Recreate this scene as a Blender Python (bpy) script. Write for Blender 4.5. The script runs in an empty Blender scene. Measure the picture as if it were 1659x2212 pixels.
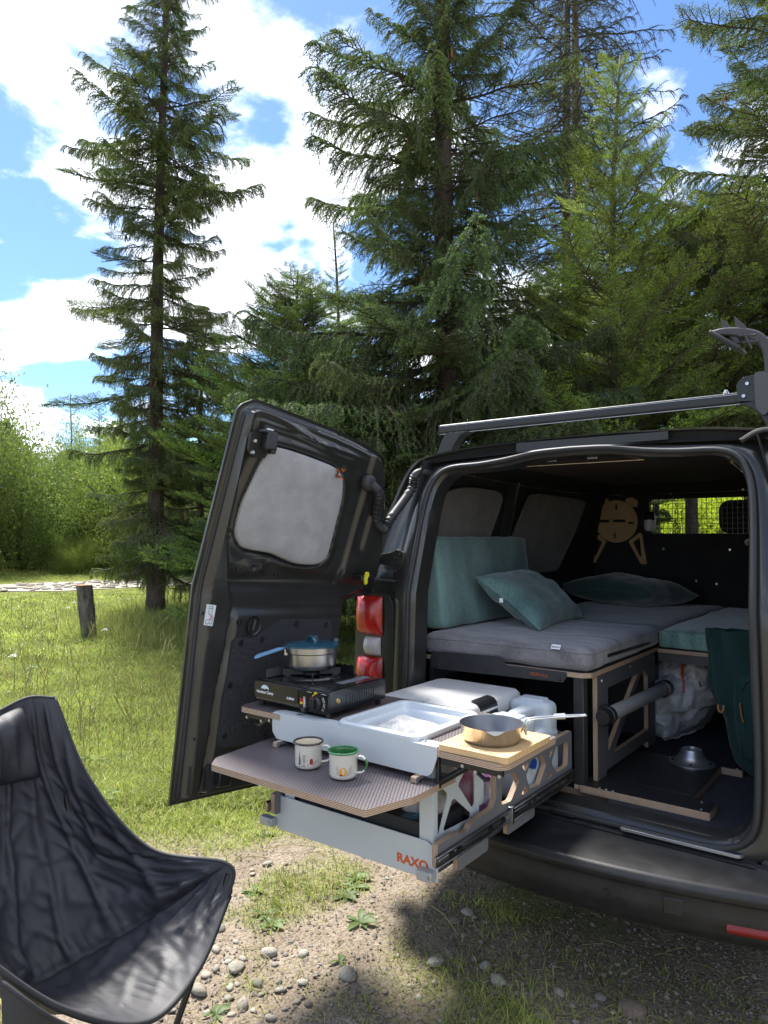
import bpy, bmesh, math, random
import numpy as np
from mathutils import Vector, Matrix
from mathutils.geometry import tessellate_polygon
R = math.radians
rng = np.random.default_rng(7)
random.seed(7)
sc = bpy.context.scene
COL = sc.collection

# ---------------------------------------------------------------- camera
# world frame: X = van's right, Y = van's forward, Z up, rear of the van at Y = 0
CAM = Vector((1.11, -2.48, 1.59))
YAW, PITCH = R(37.5), R(1.85)
cam_d = bpy.data.cameras.new('camera')
cam = bpy.data.objects.new('camera', cam_d)
COL.objects.link(cam)
cam.location = CAM
cam.rotation_euler = (R(90) + PITCH, 0, YAW)
cam_d.sensor_fit = 'VERTICAL'
cam_d.sensor_height = 24.0
cam_d.lens = 24.0 * 1550.0 / 2212.0
cam_d.clip_start = 0.05
cam_d.clip_end = 2000
sc.camera = cam
sc.render.resolution_x, sc.render.resolution_y = 768, 1024

# ---------------------------------------------------------------- sky, sun, exposure
SUN_AZ, SUN_EL = R(-67), R(58)          # azimuth clockwise from +Y
sdir = Vector((math.sin(SUN_AZ) * math.cos(SUN_EL), math.cos(SUN_AZ) * math.cos(SUN_EL), math.sin(SUN_EL)))
world = bpy.data.worlds.new('World')
sc.world = world
world.use_nodes = True
wt = world.node_tree
for n in list(wt.nodes):
    wt.nodes.remove(n)
def wn(t, **k):
    n = wt.nodes.new(t)
    for a, b in k.items():
        setattr(n, a, b)
    return n
wl = wt.links.new
w_out = wn('ShaderNodeOutputWorld'); w_bg = wn('ShaderNodeBackground')
w_sky = wn('ShaderNodeTexSky', sky_type='NISHITA', sun_disc=False, sun_elevation=SUN_EL, sun_rotation=SUN_AZ)
w_sky.air_density = 1.0; w_sky.dust_density = 0.3; w_sky.ozone_density = 1.6
w_tc = wn('ShaderNodeTexCoord'); w_sep = wn('ShaderNodeSeparateXYZ')
wl(w_tc.outputs['Generated'], w_sep.inputs[0])
def wmath(op, a, b=None, clamp=False):
    n = wn('ShaderNodeMath', operation=op, use_clamp=clamp)
    for i, v in enumerate((a, b)):
        if v is None:
            continue
        if isinstance(v, (int, float)):
            n.inputs[i].default_value = v
        else:
            wl(v, n.inputs[i])
    return n.outputs[0]
zc = wmath('MAXIMUM', w_sep.outputs[2], 0.02)
zz = wmath('ADD', zc, 0.22)
w_cmb = wn('ShaderNodeCombineXYZ')
wl(wmath('DIVIDE', w_sep.outputs[0], zz), w_cmb.inputs[0])
wl(wmath('DIVIDE', w_sep.outputs[1], zz), w_cmb.inputs[1])
w_map = wn('ShaderNodeMapping'); w_map.inputs['Location'].default_value = (0.9, 2.35, 0.0)
wl(w_cmb.outputs[0], w_map.inputs[0])
def wnoise(scale, detail, rough, src, dist=0.0):
    n = wn('ShaderNodeTexNoise'); n.inputs['Scale'].default_value = scale; n.inputs['Detail'].default_value = detail
    n.inputs['Roughness'].default_value = rough; n.inputs['Distortion'].default_value = dist
    wl(src, n.inputs['Vector']); return n.outputs['Fac']
def wramp(src, a, b):
    n = wn('ShaderNodeMapRange', interpolation_type='SMOOTHSTEP')
    n.inputs['From Min'].default_value = a; n.inputs['From Max'].default_value = b
    wl(src, n.inputs['Value']); return n.outputs[0]
n1 = wnoise(1.15, 9, 0.56, w_map.outputs[0], 0.25)
n2 = wnoise(4.6, 6, 0.6, w_map.outputs[0], 0.3)
cl = wmath('ADD', wmath('MULTIPLY', n1, 0.78), wmath('MULTIPLY', n2, 0.22))
cmask = wramp(cl, 0.472, 0.560)
# thicker cloud is a little greyer underneath
core = wramp(cl, 0.515, 0.63)
w_cc = wn('ShaderNodeMixRGB'); wl(core, w_cc.inputs[0])
CLOUD = 7.8
w_cc.inputs[1].default_value = (CLOUD * .98, CLOUD * 1.0, CLOUD * 1.04, 1)
w_cc.inputs[2].default_value = (CLOUD * .245, CLOUD * .258, CLOUD * .282, 1)
w_mix = wn('ShaderNodeMixRGB')
wl(wmath('MULTIPLY', cmask, 0.97), w_mix.inputs[0])
w_tint = wn('ShaderNodeMixRGB', blend_type='MULTIPLY'); w_tint.inputs[0].default_value = 1.0
w_tint.inputs[2].default_value = (.37, .455, .575, 1)
wl(w_sky.outputs[0], w_tint.inputs[1])
wl(w_tint.outputs[0], w_mix.inputs[1]); wl(w_cc.outputs[0], w_mix.inputs[2])
wl(w_mix.outputs[0], w_bg.inputs[0]); w_bg.inputs[1].default_value = 0.115
wl(w_bg.outputs[0], w_out.inputs[0])
sun_d = bpy.data.lights.new('sun', 'SUN'); sun_d.energy = 3.6; sun_d.angle = R(13.0); sun_d.color = (1.0, 0.955, 0.885)
sun = bpy.data.objects.new('sun', sun_d); COL.objects.link(sun)
sun.rotation_euler = sdir.to_track_quat('Z', 'Y').to_euler()
vs = sc.view_settings
sc.display_settings.display_device = 'sRGB'
vs.view_transform = 'Standard'; vs.look = 'None'; vs.gamma = 1.0; vs.use_curve_mapping = False; vs.exposure = 1.8
cy = sc.cycles
cy.use_denoising = True
cy.max_bounces = 7; cy.diffuse_bounces = 3; cy.glossy_bounces = 3; cy.transmission_bounces = 5; cy.transparent_max_bounces = 8
cy.sample_clamp_indirect = 6.0
cy.caustics_reflective = False; cy.caustics_refractive = False

# ---------------------------------------------------------------- materials
MATS = {}
def nd(t, ty, **k):
    n = t.nodes.new(ty)
    for a, b in k.items():
        setattr(n, a, b)
    return n
def c4(c):
    return (c[0], c[1], c[2], 1.0)
def mat(name, col, rough=0.5, metal=0.0, col2=None, nscale=20.0, detail=4.0, bump=0.0, bscale=None, spec=0.5, coat=0.0,
        trans=0.0, sheen=0.0, objcol=False, contrast=(0.35, 0.65), stretch=None, rough2=None, subsurf=0.0, bdist=0.01, alpha=1.0):
    """principled material with procedural colour variation and fine relief"""
    if name in MATS:
        return MATS[name]
    m = bpy.data.materials.new(name); m.use_nodes = True
    t = m.node_tree; L = t.links.new
    b = t.nodes['Principled BSDF']
    b.inputs['Base Color'].default_value = c4(col)
    b.inputs['Roughness'].default_value = rough; b.inputs['Metallic'].default_value = metal
    b.inputs['Specular IOR Level'].default_value = spec
    b.inputs['Coat Weight'].default_value = coat; b.inputs['Coat Roughness'].default_value = 0.08
    b.inputs['Transmission Weight'].default_value = trans
    b.inputs['Sheen Weight'].default_value = sheen; b.inputs['Sheen Roughness'].default_value = 0.4
    b.inputs['Alpha'].default_value = alpha
    tc = nd(t, 'ShaderNodeTexCoord'); vec = tc.outputs['Object']
    if stretch:
        mp = nd(t, 'ShaderNodeMapping'); mp.inputs['Scale'].default_value = stretch
        L(vec, mp.inputs[0]); vec = mp.outputs[0]
    src = None
    if col2 is not None:
        nz = nd(t, 'ShaderNodeTexNoise'); nz.inputs['Scale'].default_value = nscale; nz.inputs['Detail'].default_value = detail
        L(vec, nz.inputs['Vector'])
        mr = nd(t, 'ShaderNodeMapRange'); mr.inputs['From Min'].default_value = contrast[0]; mr.inputs['From Max'].default_value = contrast[1]
        L(nz.outputs['Fac'], mr.inputs['Value'])
        mx = nd(t, 'ShaderNodeMixRGB'); mx.inputs[1].default_value = c4(col); mx.inputs[2].default_value = c4(col2)
        L(mr.outputs[0], mx.inputs[0]); src = mx.outputs[0]
        if rough2 is not None:
            m2 = nd(t, 'ShaderNodeMapRange'); m2.inputs['To Min'].default_value = rough; m2.inputs['To Max'].default_value = rough2
            L(mr.outputs[0], m2.inputs['Value']); L(m2.outputs[0], b.inputs['Roughness'])
    if objcol:
        oi = nd(t, 'ShaderNodeObjectInfo')
        mu = nd(t, 'ShaderNodeMixRGB', blend_type='MULTIPLY'); mu.inputs[0].default_value = 1.0
        L(oi.outputs['Color'], mu.inputs[2])
        if src is not None:
            L(src, mu.inputs[1])
        else:
            mu.inputs[1].default_value = c4(col)
        src = mu.outputs[0]
    if src is not None:
        L(src, b.inputs['Base Color'])
    if bump > 0:
        nb = nd(t, 'ShaderNodeTexNoise'); nb.inputs['Scale'].default_value = bscale or nscale; nb.inputs['Detail'].default_value = 5
        L(vec, nb.inputs['Vector'])
        bp = nd(t, 'ShaderNodeBump'); bp.inputs['Strength'].default_value = bump; bp.inputs['Distance'].default_value = bdist
        L(nb.outputs['Fac'], bp.inputs['Height']); L(bp.outputs[0], b.inputs['Normal'])
    MATS[name] = m
    return m

def mnode(t, op, a, b=None, c=None):
    n = nd(t, 'ShaderNodeMath', operation=op)
    for i, v in enumerate((a, b, c)):
        if v is None:
            continue
        if isinstance(v, (int, float)):
            n.inputs[i].default_value = v
        else:
            t.links.new(v, n.inputs[i])
    return n.outputs[0]

def leaf_mat(name, col, tcol, objcol=True, rough=0.55, tw=0.35, var=0.35, nscale=3.0):
    """foliage: principled plus translucent, tinted by the object's own colour"""
    m = bpy.data.materials.new(name); m.use_nodes = True
    t = m.node_tree; L = t.links.new; b = t.nodes['Principled BSDF']; out = t.nodes['Material Output']
    tc = nd(t, 'ShaderNodeTexCoord'); nz = nd(t, 'ShaderNodeTexNoise'); nz.inputs['Scale'].default_value = nscale; nz.inputs['Detail'].default_value = 3
    L(tc.outputs['Object'], nz.inputs['Vector'])
    mr = nd(t, 'ShaderNodeMapRange'); mr.inputs['From Min'].default_value = .3; mr.inputs['From Max'].default_value = .7
    mr.inputs['To Min'].default_value = 1 - var; mr.inputs['To Max'].default_value = 1 + var
    L(nz.outputs['Fac'], mr.inputs['Value'])
    oi = nd(t, 'ShaderNodeObjectInfo')
    def chain(c):
        m1 = nd(t, 'ShaderNodeMixRGB', blend_type='MULTIPLY'); m1.inputs[0].default_value = 1; m1.inputs[1].default_value = c4(c)
        L(mr.outputs[0], m1.inputs[2])
        if not objcol:
            return m1.outputs[0]
        m2 = nd(t, 'ShaderNodeMixRGB', blend_type='MULTIPLY'); m2.inputs[0].default_value = 1
        L(m1.outputs[0], m2.inputs[1]); L(oi.outputs['Color'], m2.inputs[2])
        return m2.outputs[0]
    L(chain(col), b.inputs['Base Color']); b.inputs['Roughness'].default_value = rough; b.inputs['Specular IOR Level'].default_value = 0.35
    tr = nd(t, 'ShaderNodeBsdfTranslucent'); L(chain(tcol), tr.inputs[0])
    mx = nd(t, 'ShaderNodeMixShader'); mx.inputs[0].default_value = tw
    L(b.outputs[0], mx.inputs[1]); L(tr.outputs[0], mx.inputs[2]); L(mx.outputs[0], out.inputs[0])
    MATS[name] = m
    return m

def ply_edge(axis):
    """plywood edge: thin veneers stacked along one object axis"""
    nm = 'ply_edge_' + axis
    if nm in MATS:
        return MATS[nm]
    m = bpy.data.materials.new(nm); m.use_nodes = True
    t = m.node_tree; L = t.links.new; b = t.nodes['Principled BSDF']
    tc = nd(t, 'ShaderNodeTexCoord'); sp = nd(t, 'ShaderNodeSeparateXYZ'); L(tc.outputs['Object'], sp.inputs[0])
    ax = sp.outputs['xyz'.index(axis)]
    nz = nd(t, 'ShaderNodeTexNoise'); nz.inputs['Scale'].default_value = 60; L(tc.outputs['Object'], nz.inputs['Vector'])
    s = mnode(t, 'SINE', mnode(t, 'MULTIPLY', ax, 2 * math.pi / 0.0042))
    s = mnode(t, 'ADD', s, mnode(t, 'MULTIPLY', nz.outputs['Fac'], 0.6))
    mr = nd(t, 'ShaderNodeMapRange'); mr.inputs['From Min'].default_value = -.5; mr.inputs['From Max'].default_value = 1.1; L(s, mr.inputs['Value'])
    mx = nd(t, 'ShaderNodeMixRGB'); mx.inputs[1].default_value = (.16, .085, .05, 1); mx.inputs[2].default_value = (.56, .42, .30, 1)
    L(mr.outputs[0], mx.inputs[0]); L(mx.outputs[0], b.inputs['Base Color']); b.inputs['Roughness'].default_value = .6
    MATS[nm] = m
    return m

def hex_mat(name, c_cell, c_line, size=0.0105, rough=0.42, plane='xy'):
    """anti-slip film plywood: hexagonal embossing"""
    m = bpy.data.materials.new(name); m.use_nodes = True
    t = m.node_tree; L = t.links.new; b = t.nodes['Principled BSDF']
    tc = nd(t, 'ShaderNodeTexCoord'); sp = nd(t, 'ShaderNodeSeparateXYZ'); L(tc.outputs['Object'], sp.inputs[0])
    px = mnode(t, 'DIVIDE', sp.outputs[0], size); py = mnode(t, 'DIVIDE', sp.outputs[1], size)
    S = 1.7320508
    def cell(ox, oy):
        ax = mnode(t, 'SUBTRACT', mnode(t, 'FLOORED_MODULO', mnode(t, 'ADD', px, ox), 1.0), .5)
        ay = mnode(t, 'SUBTRACT', mnode(t, 'FLOORED_MODULO', mnode(t, 'ADD', py, oy), S), S / 2)
        ax = mnode(t, 'ABSOLUTE', ax); ay = mnode(t, 'ABSOLUTE', ay)
        return mnode(t, 'MAXIMUM', ax, mnode(t, 'ADD', mnode(t, 'MULTIPLY', ax, .5), mnode(t, 'MULTIPLY', ay, S / 2)))
    d = mnode(t, 'MINIMUM', cell(0, 0), cell(.5, S / 2))
    mr = nd(t, 'ShaderNodeMapRange', interpolation_type='SMOOTHSTEP'); mr.inputs['From Min'].default_value = .34; mr.inputs['From Max'].default_value = .43; L(d, mr.inputs['Value'])
    nz = nd(t, 'ShaderNodeTexNoise'); nz.inputs['Scale'].default_value = 9; nz.inputs['Detail'].default_value = 6; L(tc.outputs['Object'], nz.inputs['Vector'])
    va = nd(t, 'ShaderNodeMixRGB'); va.inputs[1].default_value = c4([c * .82 for c in c_cell]); va.inputs[2].default_value = c4([c * 1.22 for c in c_cell])
    L(nz.outputs['Fac'], va.inputs[0])
    mx = nd(t, 'ShaderNodeMixRGB'); L(mr.outputs[0], mx.inputs[0]); L(va.outputs[0], mx.inputs[1]); mx.inputs[2].default_value = c4(c_line)
    L(mx.outputs[0], b.inputs['Base Color']); b.inputs['Roughness'].default_value = rough
    bp = nd(t, 'ShaderNodeBump', invert=True); bp.inputs['Strength'].default_value = .5; bp.inputs['Distance'].default_value = .001
    L(mr.outputs[0], bp.inputs['Height']); L(bp.outputs[0], b.inputs['Normal'])
    MATS[name] = m
    return m

def fabric(name, c1, c2, weave=900.0, rough=0.9, sheen=0.3, patch=7.0, bump=.35, pc=(.38, .62), stretch=None):
    """woven or chenille upholstery: thread-scale mottling over larger pile patches"""
    m = bpy.data.materials.new(name); m.use_nodes = True
    t = m.node_tree; L = t.links.new; b = t.nodes['Principled BSDF']
    tc = nd(t, 'ShaderNodeTexCoord')
    mp = nd(t, 'ShaderNodeMapping'); L(tc.outputs['Object'], mp.inputs[0])
    if stretch:
        mp.inputs['Scale'].default_value = stretch
    a = nd(t, 'ShaderNodeTexNoise'); a.inputs['Scale'].default_value = weave * .4; a.inputs['Detail'].default_value = 2; L(tc.outputs['Object'], a.inputs['Vector'])
    a2 = nd(t, 'ShaderNodeTexNoise'); a2.inputs['Scale'].default_value = weave * .22; a2.inputs['Detail'].default_value = 3; L(tc.outputs['Object'], a2.inputs['Vector'])
    p = nd(t, 'ShaderNodeTexNoise'); p.inputs['Scale'].default_value = patch; p.inputs['Detail'].default_value = 5; L(mp.outputs[0], p.inputs['Vector'])
    s = mnode(t, 'ADD', mnode(t, 'MULTIPLY', a.outputs['Fac'], .30), mnode(t, 'ADD', mnode(t, 'MULTIPLY', p.outputs['Fac'], .42), mnode(t, 'MULTIPLY', a2.outputs['Fac'], .28)))
    mr = nd(t, 'ShaderNodeMapRange'); mr.inputs['From Min'].default_value = pc[0]; mr.inputs['From Max'].default_value = pc[1]; L(s, mr.inputs['Value'])
    mx = nd(t, 'ShaderNodeMixRGB'); mx.inputs[1].default_value = c4(c1); mx.inputs[2].default_value = c4(c2)
    L(mr.outputs[0], mx.inputs[0]); L(mx.outputs[0], b.inputs['Base Color'])
    b.inputs['Roughness'].default_value = rough; b.inputs['Sheen Weight'].default_value = sheen; b.inputs['Specular IOR Level'].default_value = .2
    bp = nd(t, 'ShaderNodeBump'); bp.inputs['Strength'].default_value = bump; bp.inputs['Distance'].default_value = .002
    L(s, bp.inputs['Height']); L(bp.outputs[0], b.inputs['Normal'])
    MATS[name] = m
    return m

# ---------------------------------------------------------------- mesh helpers
class MB:
    """collects shapes; build() links them as one mesh object"""
    def __init__(s):
        s.v, s.f, s.m = [], [], []
    def add(s, vs_, fs, mi=0):
        o = len(s.v)
        s.v.extend([tuple(p) for p in vs_])
        s.f.extend([tuple(i + o for i in f) for f in fs])
        s.m.extend([mi] * len(fs) if isinstance(mi, int) else mi)
        return s
    def box(s, lo, hi, mi=0):
        x0, y0, z0 = lo; x1, y1, z1 = hi
        return s.add([(x0, y0, z0), (x1, y0, z0), (x1, y1, z0), (x0, y1, z0), (x0, y0, z1), (x1, y0, z1), (x1, y1, z1), (x0, y1, z1)],
                     [(0, 3, 2, 1), (4, 5, 6, 7), (0, 1, 5, 4), (1, 2, 6, 5), (2, 3, 7, 6), (3, 0, 4, 7)], mi)
    def obox(s, c, size, rot, mi=0):
        h = [k / 2 for k in size]; M_ = rot.to_matrix() if hasattr(rot, 'to_matrix') else rot
        pts = [Vector(c) + M_ @ Vector((h[0] * i, h[1] * j, h[2] * k)) for k in (-1, 1) for j in (-1, 1) for i in (-1, 1)]
        return s.add(pts, [(0, 2, 3, 1), (4, 5, 7, 6), (0, 1, 5, 4), (1, 3, 7, 5), (3, 2, 6, 7), (2, 0, 4, 6)], mi)
    def tube(s, path, r, n=10, mi=0, cap=True):
        P = [Vector(p) for p in path]; rr = r if hasattr(r, '__len__') else [r] * len(P)
        rings = []; up = None
        for i, p in enumerate(P):
            d = (P[min(i + 1, len(P) - 1)] - P[max(i - 1, 0)]).normalized()
            if up is None:
                up = Vector((0, 0, 1)) if abs(d.z) < .9 else Vector((1, 0, 0))
            a = d.cross(up)
            if a.length < 1e-5:
                a = d.orthogonal()
            a.normalize(); b = a.cross(d).normalized(); up = b
            rings.append([p + (a * math.cos(2 * math.pi * k / n) + b * math.sin(2 * math.pi * k / n)) * rr[i] for k in range(n)])
        vs_ = [q for r_ in rings for q in r_]
        fs = [(i * n + k, i * n + (k + 1) % n, (i + 1) * n + (k + 1) % n, (i + 1) * n + k) for i in range(len(P) - 1) for k in range(n)]
        if cap:
            fs.append(tuple(range(n - 1, -1, -1))); fs.append(tuple((len(P) - 1) * n + k for k in range(n)))
        return s.add(vs_, fs, mi)
    def lathe(s, prof, c=(0, 0, 0), n=32, mi=0, axis='z', mis=None):
        """prof: list of (radius, height); open ends where radius > 0"""
        vs_, fs, ml = [], [], []
        for r_, h in prof:
            for k in range(n):
                a = 2 * math.pi * k / n
                q = (r_ * math.cos(a), r_ * math.sin(a), h)
                if axis == 'x': q = (q[2], q[0], q[1])
                if axis == 'y': q = (q[0], q[2], q[1])
                vs_.append((c[0] + q[0], c[1] + q[1], c[2] + q[2]))
        for i in range(len(prof) - 1):
            for k in range(n):
                f = (i * n + k, i * n + (k + 1) % n, (i + 1) * n + (k + 1) % n, (i + 1) * n + k)
                fs.append(f[::-1] if axis == 'y' else f); ml.append(mis[i] if mis else mi)
        return s.add(vs_, fs, ml)
    def plate(s, outer, axis, pos, th, holes=(), mi=0, mi_edge=None):
        """flat sheet with holes, outline in the plane normal to axis, from pos to pos+th"""
        loops = [list(outer)] + [list(h) for h in holes]
        tri = tessellate_polygon([[Vector((a, b, 0)) for a, b in l] for l in loops])
        flat = [p for l in loops for p in l]
        def P(a, b, d):
            return {'x': (d, a, b), 'y': (a, d, b), 'z': (a, b, d)}[axis]
        n = len(flat)
        vs_ = [P(a, b, pos) for a, b in flat] + [P(a, b, pos + th) for a, b in flat]
        fs = [tuple(t) for t in tri] + [tuple(i + n for i in t[::-1]) for t in tri]
        ml = [mi] * len(fs)
        o = 0
        for l in loops:
            k = len(l)
            for i in range(k):
                fs.append((o + i, o + (i + 1) % k, o + (i + 1) % k + n, o + i + n)); ml.append(mi if mi_edge is None else mi_edge)
            o += k
        return s.add(vs_, fs, ml)
    def grid(s, fn, nu, nv, mi=0, closed=False):
        vs_ = [fn(i / (nu - 1) if not closed else i / nu, j / (nv - 1)) for j in range(nv) for i in range(nu)]
        fs = []
        for j in range(nv - 1):
            for i in range(nu if closed else nu - 1):
                i2 = (i + 1) % nu
                fs.append((j * nu + i, j * nu + i2, (j + 1) * nu + i2, (j + 1) * nu + i))
        return s.add(vs_, fs, mi)
    def mesh(s, name, mats, smooth=None):
        me = bpy.data.meshes.new(name)
        me.from_pydata(s.v, [], s.f)
        for m in (mats if isinstance(mats, (list, tuple)) else [mats]):
            me.materials.append(m)
        me.polygons.foreach_set('material_index', s.m)
        bm = bmesh.new(); bm.from_mesh(me)
        bmesh.ops.recalc_face_normals(bm, faces=bm.faces[:])
        bm.to_mesh(me); bm.free()
        if smooth is not None:
            me.shade_smooth() if smooth >= 180 else me.set_sharp_from_angle(angle=R(smooth))
            if smooth < 180:
                me.polygons.foreach_set('use_smooth', [True] * len(me.polygons))
        me.update()
        return me
    def build(s, name, mats, parent=None, smooth=30, bevel=0.0, seg=2, origin=None, local=False):
        me = s.mesh(name, mats, smooth)
        o = bpy.data.objects.new(name, me); COL.objects.link(o)
        base = Vector(origin) if origin is not None else Vector((0, 0, 0))
        if origin is not None:
            me.transform(Matrix.Translation(-base))
        o.location = base
        if parent is not None:
            o.parent = parent
            if not local:
                o.location = base - wloc(parent)
        if bevel > 0:
            b = o.modifiers.new('bevel', 'BEVEL'); b.width = bevel; b.segments = seg; b.limit_method = 'ANGLE'; b.angle_limit = R(35)
            b.harden_normals = False
        return o

def wloc(o):
    """world translation of an unrotated chain of parents"""
    v = Vector((0, 0, 0))
    while o is not None:
        v = v + o.location; o = o.parent
    return v
def tag(o, label=None, cat=None, group=None, kind=None):
    if label: o['label'] = label
    if cat: o['category'] = cat
    if group: o['group'] = group
    if kind: o['kind'] = kind
    return o
def thing(name, label, cat, group=None, loc=(0, 0, 0), rz=0.0):
    o = bpy.data.objects.new(name, None); COL.objects.link(o); o.empty_display_size = .1
    o.location = loc; o.rotation_euler = (0, 0, rz)
    return tag(o, label, cat, group)
def link(name, me, parent=None, loc=(0, 0, 0), rot=(0, 0, 0), scale=(1, 1, 1), color=None):
    o = bpy.data.objects.new(name, me); COL.objects.link(o); o.parent = parent
    o.location = loc; o.rotation_euler = rot; o.scale = scale
    if color: o.color = color
    return o
def npmesh(name, V, Fc, mats, mi=None, smooth=False):
    V = np.asarray(V, np.float32); Fc = np.asarray(Fc, np.int32); k = Fc.shape[1]
    me = bpy.data.meshes.new(name)
    me.vertices.add(len(V)); me.vertices.foreach_set('co', V.ravel())
    me.loops.add(Fc.size); me.loops.foreach_set('vertex_index', Fc.ravel())
    me.polygons.add(len(Fc)); me.polygons.foreach_set('loop_start', np.arange(0, Fc.size, k, dtype=np.int32))
    for m in (mats if isinstance(mats, (list, tuple)) else [mats]):
        me.materials.append(m)
    if mi is not None:
        me.polygons.foreach_set('material_index', np.asarray(mi, np.int32))
    me.polygons.foreach_set('use_smooth', np.full(len(Fc), smooth))
    me.update(calc_edges=True)
    return me
def text(name, s, size, m, parent, loc, rot, ext=0.0004, align='CENTER', bold=0.0, sx=1.0):
    """flat lettering converted to a mesh"""
    cu = bpy.data.curves.new(name, 'FONT'); cu.body = s; cu.size = size; cu.extrude = ext; cu.align_x = align; cu.align_y = 'CENTER'; cu.offset = bold
    tmp = bpy.data.objects.new('tmp', cu); COL.objects.link(tmp)
    dg = bpy.context.evaluated_depsgraph_get()
    me = bpy.data.meshes.new_from_object(tmp.evaluated_get(dg)); bpy.data.objects.remove(tmp)
    me.materials.clear(); me.materials.append(m)
    o = bpy.data.objects.new(name, me); COL.objects.link(o); o.parent = parent; o.location = loc; o.rotation_euler = rot; o.scale = (sx, 1, 1)
    return o
def rrect(x0, y0, x1, y1, r, n=5):
    """rounded rectangle outline"""
    rs = r if hasattr(r, '__len__') else (r,) * 4
    out = []
    for (cx, cy_, a0, rr) in ((x1 - rs[0], y0 + rs[0], -90, rs[0]), (x1 - rs[1], y1 - rs[1], 0, rs[1]), (x0 + rs[2], y1 - rs[2], 90, rs[2]), (x0 + rs[3], y0 + rs[3], 180, rs[3])):
        for k in range(n + 1):
            a = R(a0 + 90 * k / n); out.append((cx + rr * math.cos(a), cy_ + rr * math.sin(a)))
    return out
def rpoly(pts, r, n=3):
    """polygon with rounded corners"""
    out = []; N = len(pts)
    for i in range(N):
        p0, p, p1 = Vector(pts[i - 1]), Vector(pts[i]), Vector(pts[(i + 1) % N])
        a = (p0 - p); b = (p1 - p); d = min(r, a.length * .45, b.length * .45)
        A = p + a.normalized() * d; B = p + b.normalized() * d
        for k in range(n + 1):
            t = k / n
            q = A * (1 - t) ** 2 + p * 2 * t * (1 - t) + B * t * t
            out.append((q.x, q.y))
    return out
def spline(pts, n):
    """Catmull-Rom through pts"""
    P = [Vector(p) for p in pts]; P = [P[0] * 2 - P[1]] + P + [P[-1] * 2 - P[-2]]
    out = []; m = len(P) - 3
    for k in range(n):
        u = k / (n - 1) * m; i = min(int(u), m - 1); t = u - i
        a, b, c, d = P[i:i + 4]
        out.append(.5 * ((2 * b) + (c - a) * t + (2 * a - 5 * b + 4 * c - d) * t * t + (3 * b - a - 3 * c + d) * t ** 3))
    return out
def vnoise(x, y, seed=0):
    """smooth value noise on arrays"""
    x = np.asarray(x, float); y = np.asarray(y, float)
    xi = np.floor(x).astype(np.int64); yi = np.floor(y).astype(np.int64); fx = x - xi; fy = y - yi
    fx = fx * fx * (3 - 2 * fx); fy = fy * fy * (3 - 2 * fy)
    def h(a, b):
        k = (a * 374761393 + b * 668265263 + seed * 974711) & 0x7fffffff
        k = ((k ^ (k >> 13)) * 1274126177) & 0x7fffffff
        return ((k ^ (k >> 16)) & 0xffff) / 65535.0
    return (h(xi, yi) * (1 - fx) + h(xi + 1, yi) * fx) * (1 - fy) + (h(xi, yi + 1) * (1 - fx) + h(xi + 1, yi + 1) * fx) * fy
def fbm(x, y, seed=0, o=4):
    s = 0; a = .5
    for k in range(o):
        s = s + a * vnoise(x * 2 ** k, y * 2 ** k, seed + k); a *= .5
    return s / (1 - .5 ** o)
# ================================================================ ground, grass, stones
CR = Vector((math.cos(YAW), math.sin(YAW), 0)); CF = Vector((-math.sin(YAW), math.cos(YAW), 0))
def at(u, v, z=0.0):
    """point on the level z seen at pixel (u, v) of a 1659 x 2212 picture; used once to lay things out"""
    up = Vector((0, 0, 1)); f = CF * math.cos(PITCH) + up * math.sin(PITCH); n = up * math.cos(PITCH) - CF * math.sin(PITCH)
    d = f + CR * ((u - 829.5) / 1550) - n * ((v - 1106) / 1550)
    return CAM + d * ((z - CAM.z) / d.z)
def polar(u, dist):
    """ground point in the direction of picture column u, dist metres ahead"""
    p = CAM + CF * dist + CR * ((u - 829.5) / 1550 * dist)
    return Vector((p.x, p.y, 0))
def lawn(x, y):
    """how grassy the ground is, 0 dirt .. 1 meadow"""
    q = (x + 1.75) * .8 + (.25 - y) * .55
    n = fbm(x * 1.3 + 3, y * 1.3, 5, 4) - .5
    g = 1 - np.clip((q + n * 1.5 + .25) / .75, 0, 1)
    p = np.clip((fbm(x * 2.6 + 9, y * 2.6 + 4, 11, 4) - .44) / .26, 0, 1)
    p = p * (1 - .9 * np.exp(-((x + .40) ** 2 + (y + .50) ** 2) / .30))
    near_van = np.clip((x + .9) / .6, 0, 1) * np.clip((y + .75) / .5, 0, 1)
    return np.clip(np.maximum(g, p * .72) + near_van * .14, 0, 1)
def gz(x, y):
    h = .05 * (fbm(x * .35 + 7, y * .35, 3, 3) - .5) + .022 * (fbm(x * 2.1, y * 2.1 + 5, 8, 3) - .5)
    r = np.hypot(np.asarray(x) + .3, np.asarray(y) + .5)
    return h + np.clip((r - 9) / 60, 0, 1) ** 1.5 * .8
def spaced(a, b, step, far, k=1.11):
    mid = list(np.arange(a, b, step)); lo, hi, s = [], [], step
    x = a; y = b
    while x > -far:
        s *= k; x -= s; lo.append(x)
    s = step
    while y < far:
        s *= k; hi.append(y); y += s
    return np.array(lo[::-1] + mid + hi)
gx, gy = spaced(-3.4, 1.4, .026, 160), spaced(-2.0, 1.6, .026, 160)
GX, GY = np.meshgrid(gx, gy)
dirt = 1 - lawn(GX, GY)
GZ = gz(GX, GY) + dirt * (.012 * (fbm(GX * 9, GY * 9, 2, 3) - .5) + .006 * (fbm(GX * 34, GY * 34, 4, 2) - .5)) * (np.hypot(GX, GY) < 9)
nx, ny = len(gx), len(gy)
ii = (np.arange(ny - 1)[:, None] * nx + np.arange(nx - 1)[None]).ravel()
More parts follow.
